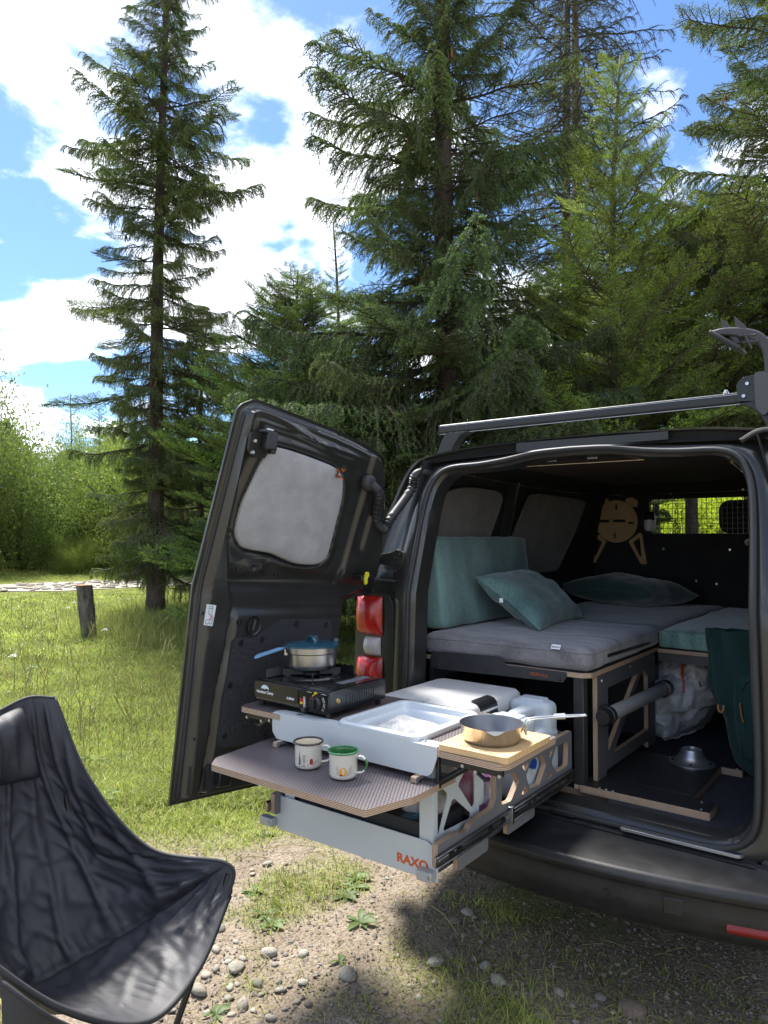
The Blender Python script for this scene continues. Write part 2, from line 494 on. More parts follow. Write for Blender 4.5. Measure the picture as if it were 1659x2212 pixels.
gm = bpy.data.materials.new('ground_soil'); gm.use_nodes = True
t = gm.node_tree; L = t.links.new; b = t.nodes['Principled BSDF']
tc = nd(t, 'ShaderNodeTexCoord'); at_ = nd(t, 'ShaderNodeAttribute', attribute_name='lawn')
def gn(scale, det=5, rough=.6):
    n = nd(t, 'ShaderNodeTexNoise'); n.inputs['Scale'].default_value = scale; n.inputs['Detail'].default_value = det; n.inputs['Roughness'].default_value = rough
    L(tc.outputs['Object'], n.inputs['Vector']); return n.outputs['Fac']
def gmix(f, a, b_):
    m = nd(t, 'ShaderNodeMixRGB')
    L(f, m.inputs[0])
    for i, c in ((1, a), (2, b_)):
        if hasattr(c, 'default_value') or hasattr(c, 'is_linked'):
            L(c, m.inputs[i])
        else:
            m.inputs[i].default_value = c4(c)
    return m.outputs[0]
def gr(src, a, b_):
    m = nd(t, 'ShaderNodeMapRange'); m.inputs['From Min'].default_value = a; m.inputs['From Max'].default_value = b_; L(src, m.inputs['Value']); return m.outputs[0]
soil = gmix(gr(gn(5), .35, .65), (.185, .145, .108), (.275, .230, .180))
soil = gmix(gr(gn(60, 3), .45, .7), soil, (.115, .088, .065))
vo = nd(t, 'ShaderNodeTexVoronoi'); vo.inputs['Scale'].default_value = 85; L(tc.outputs['Object'], vo.inputs['Vector'])
soil = gmix(gr(vo.outputs['Distance'], .28, .12), soil, (.33, .30, .26))
turf = gmix(gr(gn(2.2), .35, .65), (.11, .135, .03), (.17, .185, .045))
turf = gmix(gr(gn(30, 4), .5, .75), turf, (.05, .055, .02))
L(gmix(at_.outputs['Fac'], soil, turf), b.inputs['Base Color']); b.inputs['Roughness'].default_value = .95; b.inputs['Specular IOR Level'].default_value = .15
bp = nd(t, 'ShaderNodeBump'); bp.inputs['Strength'].default_value = .8; bp.inputs['Distance'].default_value = .012
L(mnode(t, 'ADD', gn(45, 6), mnode(t, 'MULTIPLY', vo.outputs['Distance'], -.5)), bp.inputs['Height']); L(bp.outputs[0], b.inputs['Normal'])
me = npmesh('ground', np.stack([GX.ravel(), GY.ravel(), GZ.ravel()], 1), np.stack([ii, ii + 1, ii + nx + 1, ii + nx], 1), gm, smooth=True)
a_ = me.attributes.new('lawn', 'FLOAT', 'POINT'); a_.data.foreach_set('value', (1 - dirt).ravel().astype(np.float32))
g_o = link('ground', me); tag(g_o, kind='structure')

# grass blades -----------------------------------------------------------------
def blades(x, y, h, w, lean, mi_p, seed, curl=.5):
    """each blade: base pair, middle pair, tip"""
    r = np.random.default_rng(seed); n = len(x)
    a = r.uniform(0, 2 * math.pi, n); la = r.uniform(0, 2 * math.pi, n)
    z = gz(x, y) - .004
    ca, sa = np.cos(a), np.sin(a); lx, ly = np.cos(la) * lean * h, np.sin(la) * lean * h
    P = np.empty((n, 5, 3))
    for k, (f, ww, zz_) in enumerate(((0, 1, 0), (0, -1, 0), (.36, .85, .58), (.36, -.85, .58), (1, 0, 1))):
        P[:, k, 0] = x + lx * f + ca * w * ww * .5
        P[:, k, 1] = y + ly * f + sa * w * ww * .5
        P[:, k, 2] = z + h * (zz_ if k < 4 else (1 - curl * np.clip(lean, 0, 1) ** 2 * .5))
    o = np.arange(n)[:, None] * 5
    F_ = np.concatenate([o + np.array([[0, 1, 3]]), o + np.array([[0, 3, 2]]), o + np.array([[2, 3, 4]])], 1).reshape(-1, 3)
    mi = np.repeat((r.random(n) < mi_p).astype(np.int32) + (r.random(n) < .22) * 2, 3)
    mi = np.clip(mi, 0, 2)
    return P.reshape(-1, 3), F_, mi
def scatter(n, umin, umax, dmin, dmax, seed, power=1.0):
    """points in the wedge of ground the picture shows; nearer ground is filled denser"""
    r = np.random.default_rng(seed)
    u = r.uniform(umin, umax, n); d = dmin * (dmax / dmin) ** (r.random(n) ** power)
    k = (u - 829.5) / 1550 * d
    return CAM.x + CF.x * d + CR.x * k, CAM.y + CF.y * d + CR.y * k
g_a = leaf_mat('grass_green', (.205, .258, .060), (.36, .43, .095), objcol=False, tw=.38, var=.45, nscale=1.3)
g_b = leaf_mat('grass_straw', (.38, .34, .13), (.40, .37, .14), objcol=False, tw=.35, var=.35, nscale=2.0)
g_c = leaf_mat('grass_light', (.305, .36, .102), (.46, .51, .14), objcol=False, tw=.38, var=.4, nscale=1.6)
def inside_van(x, y):
    return (np.abs(x) < .92) & (y > .25) & (y < 4.7)
PATH_A, PATH_B = at(-60, 1279), at(420, 1262)
def on_path(x, y):
    ax, ay, bx, by = PATH_A.x, PATH_A.y, PATH_B.x, PATH_B.y
    L2 = (bx - ax) ** 2 + (by - ay) ** 2
    return np.abs((bx - ax) * (ay - y) - (ax - x) * (by - ay)) / math.sqrt(L2) < 1.5 + .5 * (vnoise(x * .8, y * .8, 31) - .5)
def path_d(x, y):
    ax, ay, bx, by = PATH_A.x, PATH_A.y, PATH_B.x, PATH_B.y
    return np.abs((bx - ax) * (ay - y) - (ax - x) * (by - ay)) / math.hypot(bx - ax, by - ay)
V_, F_, M_ = [], [], []
def put(res):
    o = sum(len(v) for v in V_); V_.append(res[0]); F_.append(res[1] + o); M_.append(res[2])
def meadow(n, u0, u1, d0, d1, h0, h1, w0, w1, seed, straw, lean=(.25, .95), keep=None, power=1.0):
    x, y = scatter(n, u0, u1, d0, d1, seed, power)
    r = np.random.default_rng(seed + 1)
    g = lawn(x, y)
    k = (r.random(len(x)) < g ** 1.3 * 1.05) & ~inside_van(x, y) & ~on_path(x, y)
    if keep is not None:
        k &= keep(x, y, r)
    x, y, g = x[k], y[k], g[k]; n = len(x)
    tuft = .5 + 1.0 * fbm(x * 1.1 + 2, y * 1.1, 21, 3)
    h = r.uniform(h0, h1, n) * tuft * (.4 + .6 * g); d = np.hypot(x - CAM.x, y - CAM.y)
    h = h * np.clip((path_d(x, y) - 1.5) / 5, .22, 1)
    put(blades(x, y, h, r.uniform(w0, w1, n) * (.6 + d / 7), r.uniform(*lean, n), straw, seed + 2))
meadow(175000, -420, 1850, 2.0, 5.0, .022, .105, .0028, .0045, 100, .22, (.3, 1.25))
meadow(190000, -420, 950, 4.2, 10.0, .035, .12, .0032, .005, 110, .13)
meadow(140000, -350, 860, 9, 34.0, .05, .16, .005, .009, 120, .10)
meadow(14000, 1350, 1700, 6, 30.0, .12, .3, .008, .014, 130, .08)
# taller tufts round the stump and the spruce's foot
for (u, v, rad, n, hh) in ((230, 1372, .7, 1500, .36), (330, 1345, 1.3, 4200, .42), (430, 1375, 1.3, 3600, .40), (520, 1330, 1.6, 3000, .45)):
    p = at(u, v); r = np.random.default_rng(u)
    a = r.uniform(0, 6.283, n); q = rad * np.sqrt(r.random(n))
    put(blades(p.x + np.cos(a) * q * 1.6, p.y + np.sin(a) * q, r.uniform(.4, 1, n) * hh, r.uniform(.006, .011, n), r.uniform(.15, .7, n), .25, u + 5))
go = link('meadow_grass', npmesh('meadow_grass', np.concatenate(V_), np.concatenate(F_), [g_a, g_b, g_c], np.concatenate(M_)))
tag(go, 'green meadow grass thinning into trampled tufts near the van', 'grass', kind='stuff')
# seed stalks and dry straws standing or lying in the grass
mbs = MB(); r = np.random.default_rng(55)
sx_, sy_ = scatter(420, -60, 620, 4.5, 14, 56)
for x, y in zip(sx_, sy_):
    if on_path(np.array(x), np.array(y)): continue
    h = r.uniform(.25, .55); a = r.uniform(0, 6.28); l = r.uniform(.05, .5) * h; z = float(gz(x, y))
    p = [(x, y, z), (x + math.cos(a) * l * .3, y + math.sin(a) * l * .3, z + h * .6), (x + math.cos(a) * l, y + math.sin(a) * l, z + h)]
    d = math.hypot(x - CAM.x, y - CAM.y)
    mbs.tube(p, [.0011 + d * .00012] * 2 + [.003 + d * .0002], 3)
for (u, v, u2, v2) in ((690, 1830, 560, 1835), (600, 1900, 745, 1912), (930, 1955, 990, 2020), (500, 1865, 575, 1852)):
    a, c = at(u, v, .03), at(u2, v2, .012)
    mbs.tube([a, (a + c) / 2 + Vector((0, 0, .02)), c], .0022, 4)
rl = np.random.default_rng(91); lx_, ly_ = scatter(900, 330, 1659, 2.0, 4.4, 92)
for x, y in zip(lx_, ly_):
    a = rl.uniform(0, 6.28); l = rl.uniform(.02, .09); z = float(gz(x, y)) + .006
    mbs.tube([(x, y, z), (x + math.cos(a) * l * .5 + rl.uniform(-.004, .004), y + math.sin(a) * l * .5, z + rl.uniform(.001, .012)), (x + math.cos(a) * l, y + math.sin(a) * l, z + rl.uniform(-.003, .006))], rl.uniform(.0006, .0016), 3, cap=False)
tag(mbs.build('grass_stalks', g_b), 'thin straw coloured seed stalks rising from the meadow', 'grass', kind='stuff')

# gravel path and its stones -----------------------------------------------------
st_m = mat('stone_grey', (.235, .215, .19), .9, col2=(.36, .335, .30), nscale=9, detail=8, bump=.5, bscale=40, objcol=True)
def stone_mesh(seed, flat=.5, sub=2):
    bm = bmesh.new(); bmesh.ops.create_icosphere(bm, subdivisions=sub, radius=.5)
    r = random.Random(seed); o = Vector((r.uniform(0, 50), r.uniform(0, 50), r.uniform(0, 50)))
    from mathutils import noise as mn
    s = Vector((1, r.uniform(.65, .95), flat * r.uniform(.85, 1.15)))
    for v in bm.verts:
        n = mn.noise(v.co * 1.9 + o) * .34 + mn.noise(v.co * 4.5 + o) * .12
        v.co = Vector([v.co[i] * s[i] for i in range(3)]) * (1 + n)
    me = bpy.data.meshes.new('stone'); bm.to_mesh(me); bm.free()
    me.materials.append(st_m); me.polygons.foreach_set('use_smooth', [True] * len(me.polygons)); return me
STONES = [stone_mesh(k) for k in range(9)]
pa, pb = PATH_A, PATH_B
pd = (pb - pa).normalized(); pn = Vector((-pd.y, pd.x, 0)); plen = (pb - pa).length
mp_ = MB()
def path_pt(i, j):
    s = -8 + (plen + 20) * i; w = (j - .5) * 2 * (1.5 + .22 * math.sin(i * 19) + .12 * math.sin(i * 53))
    p = pa + pd * s + pn * w
    return (p.x, p.y, float(gz(p.x, p.y)) + .02)
mp_.grid(path_pt, 90, 7)
path = mp_.build('path', mat('path_gravel', (.235, .20, .16), .95, col2=(.32, .285, .24), nscale=4, detail=9, bump=.6, bscale=30), smooth=180)
tag(path, kind='structure')
r = random.Random(5)
for k in range(280):
    s = r.uniform(-3, plen + 6); w = r.uniform(-1, 1) * 1.45
    p = pa + pd * s + pn * w; q = r.uniform(.12, .34); g = r.uniform(.6, 1.0)
    link('cobble', STONES[k % 9], path, (p.x, p.y, float(gz(p.x, p.y)) + .035), (0, 0, r.uniform(0, 6.28)), (q, q, q * .6), (g, g * .97, g * .92, 1))

# loose stones in the dirt: laid out one by one
SP = [(120, 1000, 95), (225, 680, 70), (210, 785, 60), (480, 810, 85), (310, 885, 105), (160, 915, 55), (280, 975, 50), (420, 960, 65), (540, 990, 55),
      (655, 815, 60), (650, 955, 62), (345, 1065, 80), (880, 925, 100), (275, 1030, 50), (680, 1060, 45), (1070, 1005, 45), (1330, 855, 110), (1495, 595, 60),
      (1425, 635, 62), (1400, 805, 55), (1590, 870, 60), (1650, 950, 60), (1205, 970, 38), (565, 815, 30), (310, 745, 35), (470, 335, 50), (395, 365, 30),
      (490, 1130, 60), (290, 1110, 50), (210, 885, 50), (530, 945, 40), (585, 970, 30), (750, 980, 30), (915, 895, 40), (1010, 1000, 40), (150, 700, 28),
      (345, 835, 40), (260, 830, 32), (440, 1010, 34), (510, 865, 38), (720, 830, 26), (800, 1010, 30), (620, 1050, 44), (560, 1085, 36), (400, 1085, 36)]
SQ = [(120, 1060, 65), (190, 1145, 90), (525, 1205, 60), (750, 1235, 60), (715, 1275, 50), (920, 1310, 140), (820, 1310, 40), (420, 1330, 60), (375, 1215, 40), (65, 1020, 42), (1640, 1335, 60), (880, 1100, 30)]
PL = [(378 + .4232 * u, 1728 + .4232 * v, w * .4232) for u, v, w in SP] + [(999 + .398 * u, 1674 + .398 * v, w * .398) for u, v, w in SQ]
r = random.Random(9)
SPECIAL = {0: 'largest pale round boulder-like stone beside the black chair leg', 16: 'long flat pale stone lying in the shade below the drawer', 50: 'big brown round stone at the bottom edge under the bumper',
           12: 'broad pink-grey stone with a chip of bark on top', 4: 'flat speckled oval stone between the chair and the bare soil', 3: 'pale rounded stone with a grass tuft against it'}
def stone(p, w, k, label, sunk=.30):
    g = r.uniform(.6, 1.25); c = (g * r.uniform(.97, 1.06), g, g * r.uniform(.90, 1.0), 1)
    if k == 50: c = (.6, .5, .42, 1)
    o = link('stone', STONES[k % 9], None, (p.x, p.y, float(gz(p.x, p.y)) + w * .5 * .6 * (1 - sunk * 2)), (r.uniform(-.2, .2), r.uniform(-.2, .2), r.uniform(0, 6.28)), (w * .9, w * .9, w * r.uniform(.6, .95)), c)
    tag(o, label, 'stone', None if label in SPECIAL.values() else 'loose stones in the dirt')
for k, (u, v, w) in enumerate(PL):
    p = at(u, v); d = (p - CAM).length
    stone(p, w * d / 1550, k, SPECIAL.get(k, 'rounded grey river stone half sunk in the trampled dirt'))
r2 = np.random.default_rng(77); px, py = scatter(900, 330, 1500, 2.05, 3.9, 78)
cnt = 0
for x, y in zip(px, py):
    if cnt >= 110 or float(lawn(x, y)) > .45 or x > .5: continue
    cnt += 1
    stone(Vector((x, y, 0)), float(r2.uniform(.014, .034)), cnt, 'rounded grey river stone half sunk in the trampled dirt', .32)
# fine gravel
px, py = scatter(12000, 250, 1659, 1.9, 5.2, 79)
k = np.random.default_rng(3).random(len(px)) > lawn(px, py) * 1.15
px, py = px[k], py[k]; n = len(px); rr = np.random.default_rng(4); s = rr.uniform(.002, .0075, n) * (1 + (rr.random(n) < .06) * .9)
oct_v = np.array([(1, 0, 0), (-.2, .95, 0), (-.9, -.3, 0), (.1, -.85, 0), (0, 0, .7), (0, 0, -.7)]); oct_f = np.array([(0, 1, 4), (1, 2, 4), (2, 3, 4), (3, 0, 4), (1, 0, 5), (2, 1, 5), (3, 2, 5), (0, 3, 5)])
an = rr.uniform(0, 6.28, n); ca, sa = np.cos(an)[:, None], np.sin(an)[:, None]
Vg = np.stack([px[:, None] + s[:, None] * (oct_v[:, 0] * ca - oct_v[:, 1] * sa), py[:, None] + s[:, None] * (oct_v[:, 0] * sa + oct_v[:, 1] * ca), gz(px, py)[:, None] + .003 + s[:, None] * oct_v[:, 2]], 2)
Fg = (np.arange(n)[:, None, None] * 6 + oct_f[None]).reshape(-1, 3)
gv = link('gravel', npmesh('gravel', Vg.reshape(-1, 3), Fg, [mat('gravel_light', (.30, .265, .22), .9, col2=(.16, .13, .105), nscale=14, detail=3)], smooth=False))
tag(gv, 'fine gravel and grit scattered over the bare soil', 'gravel', kind='stuff')

# broad-leaved weeds ---------------------------------------------------------------
wd_m = leaf_mat('weed_leaf', (.085, .135, .035), (.18, .27, .06), tw=.3, var=.25, nscale=9)
def weed_mesh(seed, n):
    r = random.Random(seed); m = MB()
    for k in range(n):
        a = 6.283 * k / n + r.uniform(-.3, .3); l = r.uniform(.35, 1.0); w = l * r.uniform(.22, .46); up = r.uniform(.1, .9); roll = r.uniform(-.3, .3)
        rows = []
        for i in range(6):
            t_ = i / 5; x = l * t_; z = up * l * (t_ - .75 * t_ * t_); ww = w * (math.sin(math.pi * min(1, t_ * .95 + .03)) ** .8) * (.35 if t_ < .15 else 1) * .5
            for sd in (-1, 0, 1):
                rows.append((x, sd * ww, z + abs(sd) * ww * .35 + sd * roll * ww))
        pts = [(x * math.cos(a) - y * math.sin(a), x * math.sin(a) + y * math.cos(a), z + .01) for x, y, z in rows]
        m.add(pts, [(i * 3 + j, i * 3 + j + 1, i * 3 + j + 4, i * 3 + j + 3) for i in range(5) for j in range(2)])
    return m.mesh('weed', wd_m, 180)
WEEDS = [weed_mesh(k, n) for k, n in enumerate((7, 9, 11, 6))]
WP = [(925, 405, .11), (905, 455, .12), (868, 500, .11), (470, 605, .12), (492, 660, .10), (410, 480, .10), (945, 640, .12), (845, 848, .08), (210, 1110, .08), (470, 185, .11)]
r = random.Random(12)
for k, (u, v, s) in enumerate(WP):
    p = at(378 + .4232 * u, 1728 + .4232 * v); g = r.uniform(.85, 1.3)
    o = link('weed', WEEDS[k % 4], None, (p.x, p.y, float(gz(p.x, p.y))), (0, 0, r.uniform(0, 6.28)), (s * .72, s * .72, s * .6), (g, g, g * .95, 1))
    tag(o, 'low broad-leaved green weed rosette growing in the dirt', 'weed', 'weed rosettes in the dirt')
px, py = scatter(34, -40, 560, 4.0, 8.5, 81)
for k, (x, y) in enumerate(zip(px, py)):
    g = r.uniform(.9, 1.4); s = r.uniform(.06, .12)
    o = link('weed', WEEDS[k % 4], None, (x, y, float(gz(x, y)) + .03), (r.uniform(-.2, .2), r.uniform(-.2, .2), r.uniform(0, 6.28)), (s, s, s), (g, g, g * .8, 1))
    tag(o, 'broad-leaved plant standing in the sunlit meadow grass', 'weed', 'broad-leaved plants in the meadow')
# white umbel flowers
fl_m = mat('petal_white', (.75, .75, .68), .7); stem_m = mat('stem_green', (.12, .16, .04), .7)
mfl = MB(); rf = random.Random(2)
for i in range(14):
    a = rf.uniform(0, 6.28); q = rf.uniform(0, .05)
    mfl.lathe([(0, .006), (.012, .003), (.012, 0), (0, 0)], (math.cos(a) * q, math.sin(a) * q, .40 - q * .4), 6)
fme = mfl.mesh('blossom', fl_m, 180); sme = MB().tube([(0, 0, 0), (.01, 0, .25), (0, 0, .40)], [.004, .003, .003], 5).mesh('stem', stem_m, 180)
for k, (u, v) in enumerate(((160, 1352), (228, 1425), (148, 1365), (30, 1500))):
    p = at(u, v); e = thing('wildflower', 'small white umbel wildflower standing in the meadow grass', 'flower', 'white wildflowers in the meadow', (p.x, p.y, float(gz(p.x, p.y))))
    link('stem', sme, e); link('blossom', fme, e)
# ================================================================ trees
nd_dark = leaf_mat('needle_old', (.054, .096, .044), (.105, .175, .062), tw=.22, var=.35, nscale=2.0)
nd_tip = leaf_mat('needle_new', (.122, .200, .072), (.22, .34, .105), tw=.3, var=.3, nscale=2.5)
tw_m = mat('twig_bark', (.085, .060, .042), .9, col2=(.05, .038, .03), nscale=15)
bk_m = mat('spruce_bark', (.105, .080, .062), .95, col2=(.045, .034, .028), nscale=9, detail=8, bump=.9, bscale=26, stretch=(1, 1, .35), bdist=.03)
def needles(segs, ln, w, step, per, seed, spread=.85, flat=0.0):
    """segs: (n, 7) start, end, newness -> needle triangles along each twig piece"""
    r = np.random.default_rng(seed)
    S = np.asarray(segs, float); d = S[:, 3:6] - S[:, :3]; l = np.linalg.norm(d, axis=1)
    cnt = np.maximum(2, (l / step * per).astype(int)); idx = np.repeat(np.arange(len(S)), cnt); n = len(idx)
    tt = r.random(n); p = S[idx, :3] + d[idx] * tt[:, None]; u = d[idx] / l[idx, None]
    q = r.normal(size=(n, 3)); q[:, 2] *= (1 - flat); q -= (q * u).sum(1)[:, None] * u; q /= np.linalg.norm(q, axis=1)[:, None] + 1e-9
    nd_ = u * r.uniform(.35, .75, n)[:, None] + q * spread; nd_ /= np.linalg.norm(nd_, axis=1)[:, None]
    sd = np.cross(nd_, r.normal(size=(n, 3))); sd /= np.linalg.norm(sd, axis=1)[:, None] + 1e-9
    L_ = ln * r.uniform(.75, 1.2, n)[:, None]
    V = np.stack([p + sd * w / 2, p - sd * w / 2, p + nd_ * L_], 1).reshape(-1, 3)
    F_ = np.arange(n * 3).reshape(-1, 3)
    new = (S[idx, 6] > r.random(n)).astype(np.int32)
    return V, F_, new
def stems(segs, rad):
    S = np.asarray(segs, float); d = S[:, 3:6] - S[:, :3]; d /= np.linalg.norm(d, axis=1)[:, None] + 1e-9
    a = np.cross(d, np.array([.3, .5, .81])); a /= np.linalg.norm(a, axis=1)[:, None] + 1e-9; b_ = np.cross(d, a)
    R_ = np.asarray(rad)[:, None]; V = []
    for base in (S[:, :3], S[:, 3:6]):
        for k in range(3):
            V.append(base + (a * math.cos(2.094 * k) + b_ * math.sin(2.094 * k)) * R_)
    V = np.stack(V, 1).reshape(-1, 3); o = np.arange(len(S))[:, None] * 6
    F_ = np.concatenate([o + np.array([[k, (k + 1) % 3, 3 + (k + 1) % 3]]) for k in range(3)] + [o + np.array([[k, 3 + (k + 1) % 3, 3 + k]]) for k in range(3)], 1).reshape(-1, 3)
    return V, F_
STEMS = {}
def bough(name, seed, kind):
    """one spruce or larch branch, 1 m long, along +X from the trunk"""
    r = random.Random(seed); segs, rads = [], []
    def seg(a, b_, new, rad):
        segs.append((*a, *b_, new)); rads.append(rad)
    K = {'hang': dict(droop=.24, tip=.20, twl=.40, sub=.085, gap=.017, down=2.4, nl=.0125, st=.0062, per=3.2, start=.10),
         'young': dict(droop=.06, tip=.14, twl=.34, sub=.10, gap=.035, down=.12, nl=.015, st=.0078, per=3.0, start=.08),
         'flat': dict(droop=.24, tip=.10, twl=.36, sub=.095, gap=.028, down=.45, nl=.0125, st=.0065, per=3.0, start=.14),
         'larch': dict(droop=.22, tip=.05, twl=.40, sub=.06, gap=.05, down=2.2, nl=.011, st=.016, per=3.0, start=.08)}[kind]
    N = 28; st = []
    wy = r.uniform(-.06, .06)
    for i in range(N + 1):
        x = i / N
        st.append(Vector((x * (1 - .05 * x), wy * math.sin(x * 3) + .01 * math.sin(x * 17 + seed), -K['droop'] * x ** 1.25 + (K['droop'] * .55 + K['tip']) * x ** 3.2 * .6 + .008 * math.sin(x * 13 + seed))))
    for i in range(N):
        seg(st[i], st[i + 1], 0.0 if i < N - 5 else .9, .011 * (1 - i / N) + .0022)
    STEMS[name] = st
    def stem_at(x):
        f = min(x, .999) * N; i = int(f); return st[i].lerp(st[i + 1], f - i), (st[i + 1] - st[i]).normalized()
    x = K['start']; side = 1
    while x < .985:
        p, d = stem_at(x); side = -side
        env = math.sin(min(1, (x + .25) * 1.1) * math.pi * .78) ** .7 * (1.08 - x) ** .55
        l = K['twl'] * env * r.uniform(.65, 1.25) + .03
        hang = kind in ('hang', 'larch') and r.random() < .93
        ang = r.uniform(.75, 1.15) if not hang else r.uniform(.5, 1.3)
        lat = Vector((-d.y, d.x, 0)).normalized() * side
        v = (d * math.cos(ang) + lat * math.sin(ang)).normalized()
        v = (v + Vector((0, 0, r.uniform(-.1, .25)))).normalized()
        q = p.copy(); m = 6; dl = l / m
        for k in range(m):
            v = (v + Vector((0, 0, -K['down'] * (.45 if hang else .10) * (k + .6) / m)) + Vector((r.uniform(-.09, .09), r.uniform(-.09, .09), r.uniform(-.05, .05)))).normalized()
            if kind == 'young' and k > 3:
                v = (v + Vector((0, 0, .10))).normalized()
            q2 = q + v * dl
            seg(q, q2, (.05, .1, .15, .3, .6, .95)[k] if kind != 'larch' else .3, .0034 * (1 - k / m) + .0012)
            if k >= 1 or kind == 'larch':
                for s2 in ((1, -1) if r.random() < .8 else (r.choice((1, -1)),)):
                    ls = K['sub'] * (1.15 - .6 * k / m) * r.uniform(.6, 1.25) * min(1, l / .16)
                    la2 = v.cross(Vector((0, 0, 1)))
                    la2 = la2.normalized() if la2.length > .2 else Vector((r.uniform(-1, 1), r.uniform(-1, 1), 0)).normalized()
                    w_ = (v * .75 + la2 * s2 * .75 + Vector((0, 0, -.35 if hang else .05))).normalized()
                    mid = q + w_ * ls * .5
                    w2 = (w_ + Vector((0, 0, -.3 if hang else .08))).normalized()
                    seg(q, mid, .08, .0014); seg(mid, mid + w2 * ls * .5, .75 if r.random() < .6 else .2, .0011)
            q = q2
        x += K['gap'] * r.uniform(.7, 1.3)
    V1, F1, new = needles([s for s, rd in zip(segs, rads) if rd < .0085], K['nl'], .0030 if kind != 'larch' else .0024, K['st'], K['per'], seed, flat=.35 if kind in ('young', 'flat') else 0)
    V2, F2 = stems(segs, rads)
    return npmesh(name, np.concatenate([V1, V2]), np.concatenate([F1, F2 + len(V1)]), [nd_dark, nd_tip, tw_m], np.concatenate([new, np.full(len(F2), 2)]))
PROTO = {k: [bough(f'{k}_branch_{i}', 10 * j + i, k) for i in range(n)] for j, (k, n) in enumerate((('hang', 4), ('young', 3), ('flat', 3), ('larch', 2)))}
# cones: a spindle of overlapping scales
mc = MB(); rows = 15
prof = []
for i in range(rows * 2 + 1):
    t_ = i / (rows * 2); rr_ = .115 * math.sin(math.pi * (t_ * .90 + .07)) ** .62
    prof.append((rr_ * (1.0 if i % 2 else .80), -t_))
prof = [(0, 0.0)] + prof + [(0, -1.0)]
mc.lathe(prof, n=9)
cone_me = mc.mesh('cone', mat('cone_scales', (.27, .185, .095), .75, col2=(.17, .115, .06), nscale=14, objcol=True), 60)
def trunk_mesh(h, r0, seed, lean=0.0):
    r = random.Random(seed); m = MB(); pts, rad = [], []
    for i in range(25):
        t_ = i / 24; pts.append((.10 * math.sin(t_ * 5 + seed) * t_ + lean * t_ * h, .08 * math.cos(t_ * 4 + seed) * t_, h * t_ - .15)); rad.append(r0 * (1 - t_) ** .9 * (1 + .35 * math.exp(-t_ * 40)) + .012)
    m.tube(pts, rad, 12)
    return m.mesh('trunk', bk_m, 180), pts
def conifer(name, label, p, h, r0, kinds, n, zlo, rad, tilt, tint, seed, cones=0, inner=0, pw=.9, group=None, var=.25, lean=0.0, gap=0.0, zhi=.985):
    """trunk plus branches that share a few branch meshes; rad(t), tilt(t) over the height fraction"""
    r = random.Random(seed); z0 = float(gz(p.x, p.y))
    e = thing(name, label, 'tree', group, (p.x, p.y, z0))
    tm, tp = trunk_mesh(h, r0, seed, lean)
    link('trunk', tm, e)
    brs = []
    for k in range(n + inner):
        t_ = zlo + (zhi - zlo) * (((k % n if k < n else (k - n) * n / inner) + r.random()) / n) ** pw
        if r.random() < gap: continue
        f = t_ * 24; i = min(23, int(f)); a = Vector(tp[i]).lerp(Vector(tp[i + 1]), f - i)
        L_ = rad(t_) * r.uniform(.58, 1.22) * (1 if k < n else .55); az = k * 2.39996 + r.uniform(-.35, .35)
        kd = kinds(t_, r); j = r.randrange(len(PROTO[kd])); me = PROTO[kd][j]
        g = 1 + r.uniform(-var, var); y_ = r.uniform(.92, 1.1)
        c = (tint[0] * g * y_, tint[1] * g, tint[2] * g / y_, 1)
        o = link('branch', me, e, a, (r.uniform(-.25, .25), -tilt(t_) + r.uniform(-.12, .12), az), (L_, L_ * r.uniform(.8, 1.1), L_ * r.uniform(.85, 1.1)), c)
        brs.append((o, STEMS[me.name], L_, t_))
    cs = [b_ for b_ in brs if b_[2] > .5]
    for k in range(cones):
        o, st, L_, t_ = cs[r.randrange(len(cs))]
        M_ = Matrix.LocRotScale(o.location, o.rotation_euler, o.scale)
        q = M_ @ st[r.randrange(15, 26)]
        for m in range(r.choice((1, 1, 2, 3))):
            s = r.uniform(.10, .15); g = r.uniform(.7, 1.3)
            link('cone', cone_me, e, q + Vector((r.uniform(-.06, .06), r.uniform(-.06, .06), -.02)), (r.uniform(-.25, .25), r.uniform(-.25, .25), r.uniform(0, 6)), (s, s, s), (g, g * .95, g * .9, 1))
    return e
def mix(*pairs):
    def f(t_, r):
        x = r.random(); acc = 0
        for k, w in pairs:
            acc += w
            if x < acc: return k
        return pairs[-1][0]
    return f
# tall slim spruce at the edge of the meadow, trunk showing through its hanging twigs
conifer('spruce_tree', 'tall slim spruce with hanging twigs and bare lower trunk beside the stump', polar(338, 13.1), 14.6, .150,
        mix(('hang', .8), ('flat', .2)), 235, .075, lambda t_: 1.72 * min(1, (1 - t_) * 2.6) ** .8 * (.82 + .18 * math.sin(t_ * 23)) + .12, lambda t_: -.10 + .40 * (t_ - .2), (1.55, 1.36, .85), 3, 30, gap=.05, inner=70)
# its thin companion trunk
conifer('spruce_tree', 'thin dark spruce standing close behind the tall slim spruce', polar(437, 14.6), 6.4, .075,
        mix(('hang', .7), ('flat', .3)), 110, .18, lambda t_: 1.7 * (1 - t_) ** .5 + .1, lambda t_: -.1 + .3 * t_, (1.2, 1.15, .8), 8, 0, gap=.05)
# the big drooping spruce behind the open rear door
conifer('spruce_tree', 'large dark drooping spruce with many brown cones behind the open rear door', polar(968, 8.6), 14.5, .155,
        mix(('hang', .86), ('flat', .14)), 300, .12, lambda t_: 3.3 * (1 - t_) ** 1.15 * (.82 + .18 * math.sin(t_ * 31)) + .12, lambda t_: -.10 + .62 * t_, (1.28, 1.24, .88), 21, 52, gap=.02, inner=70, pw=1.6)
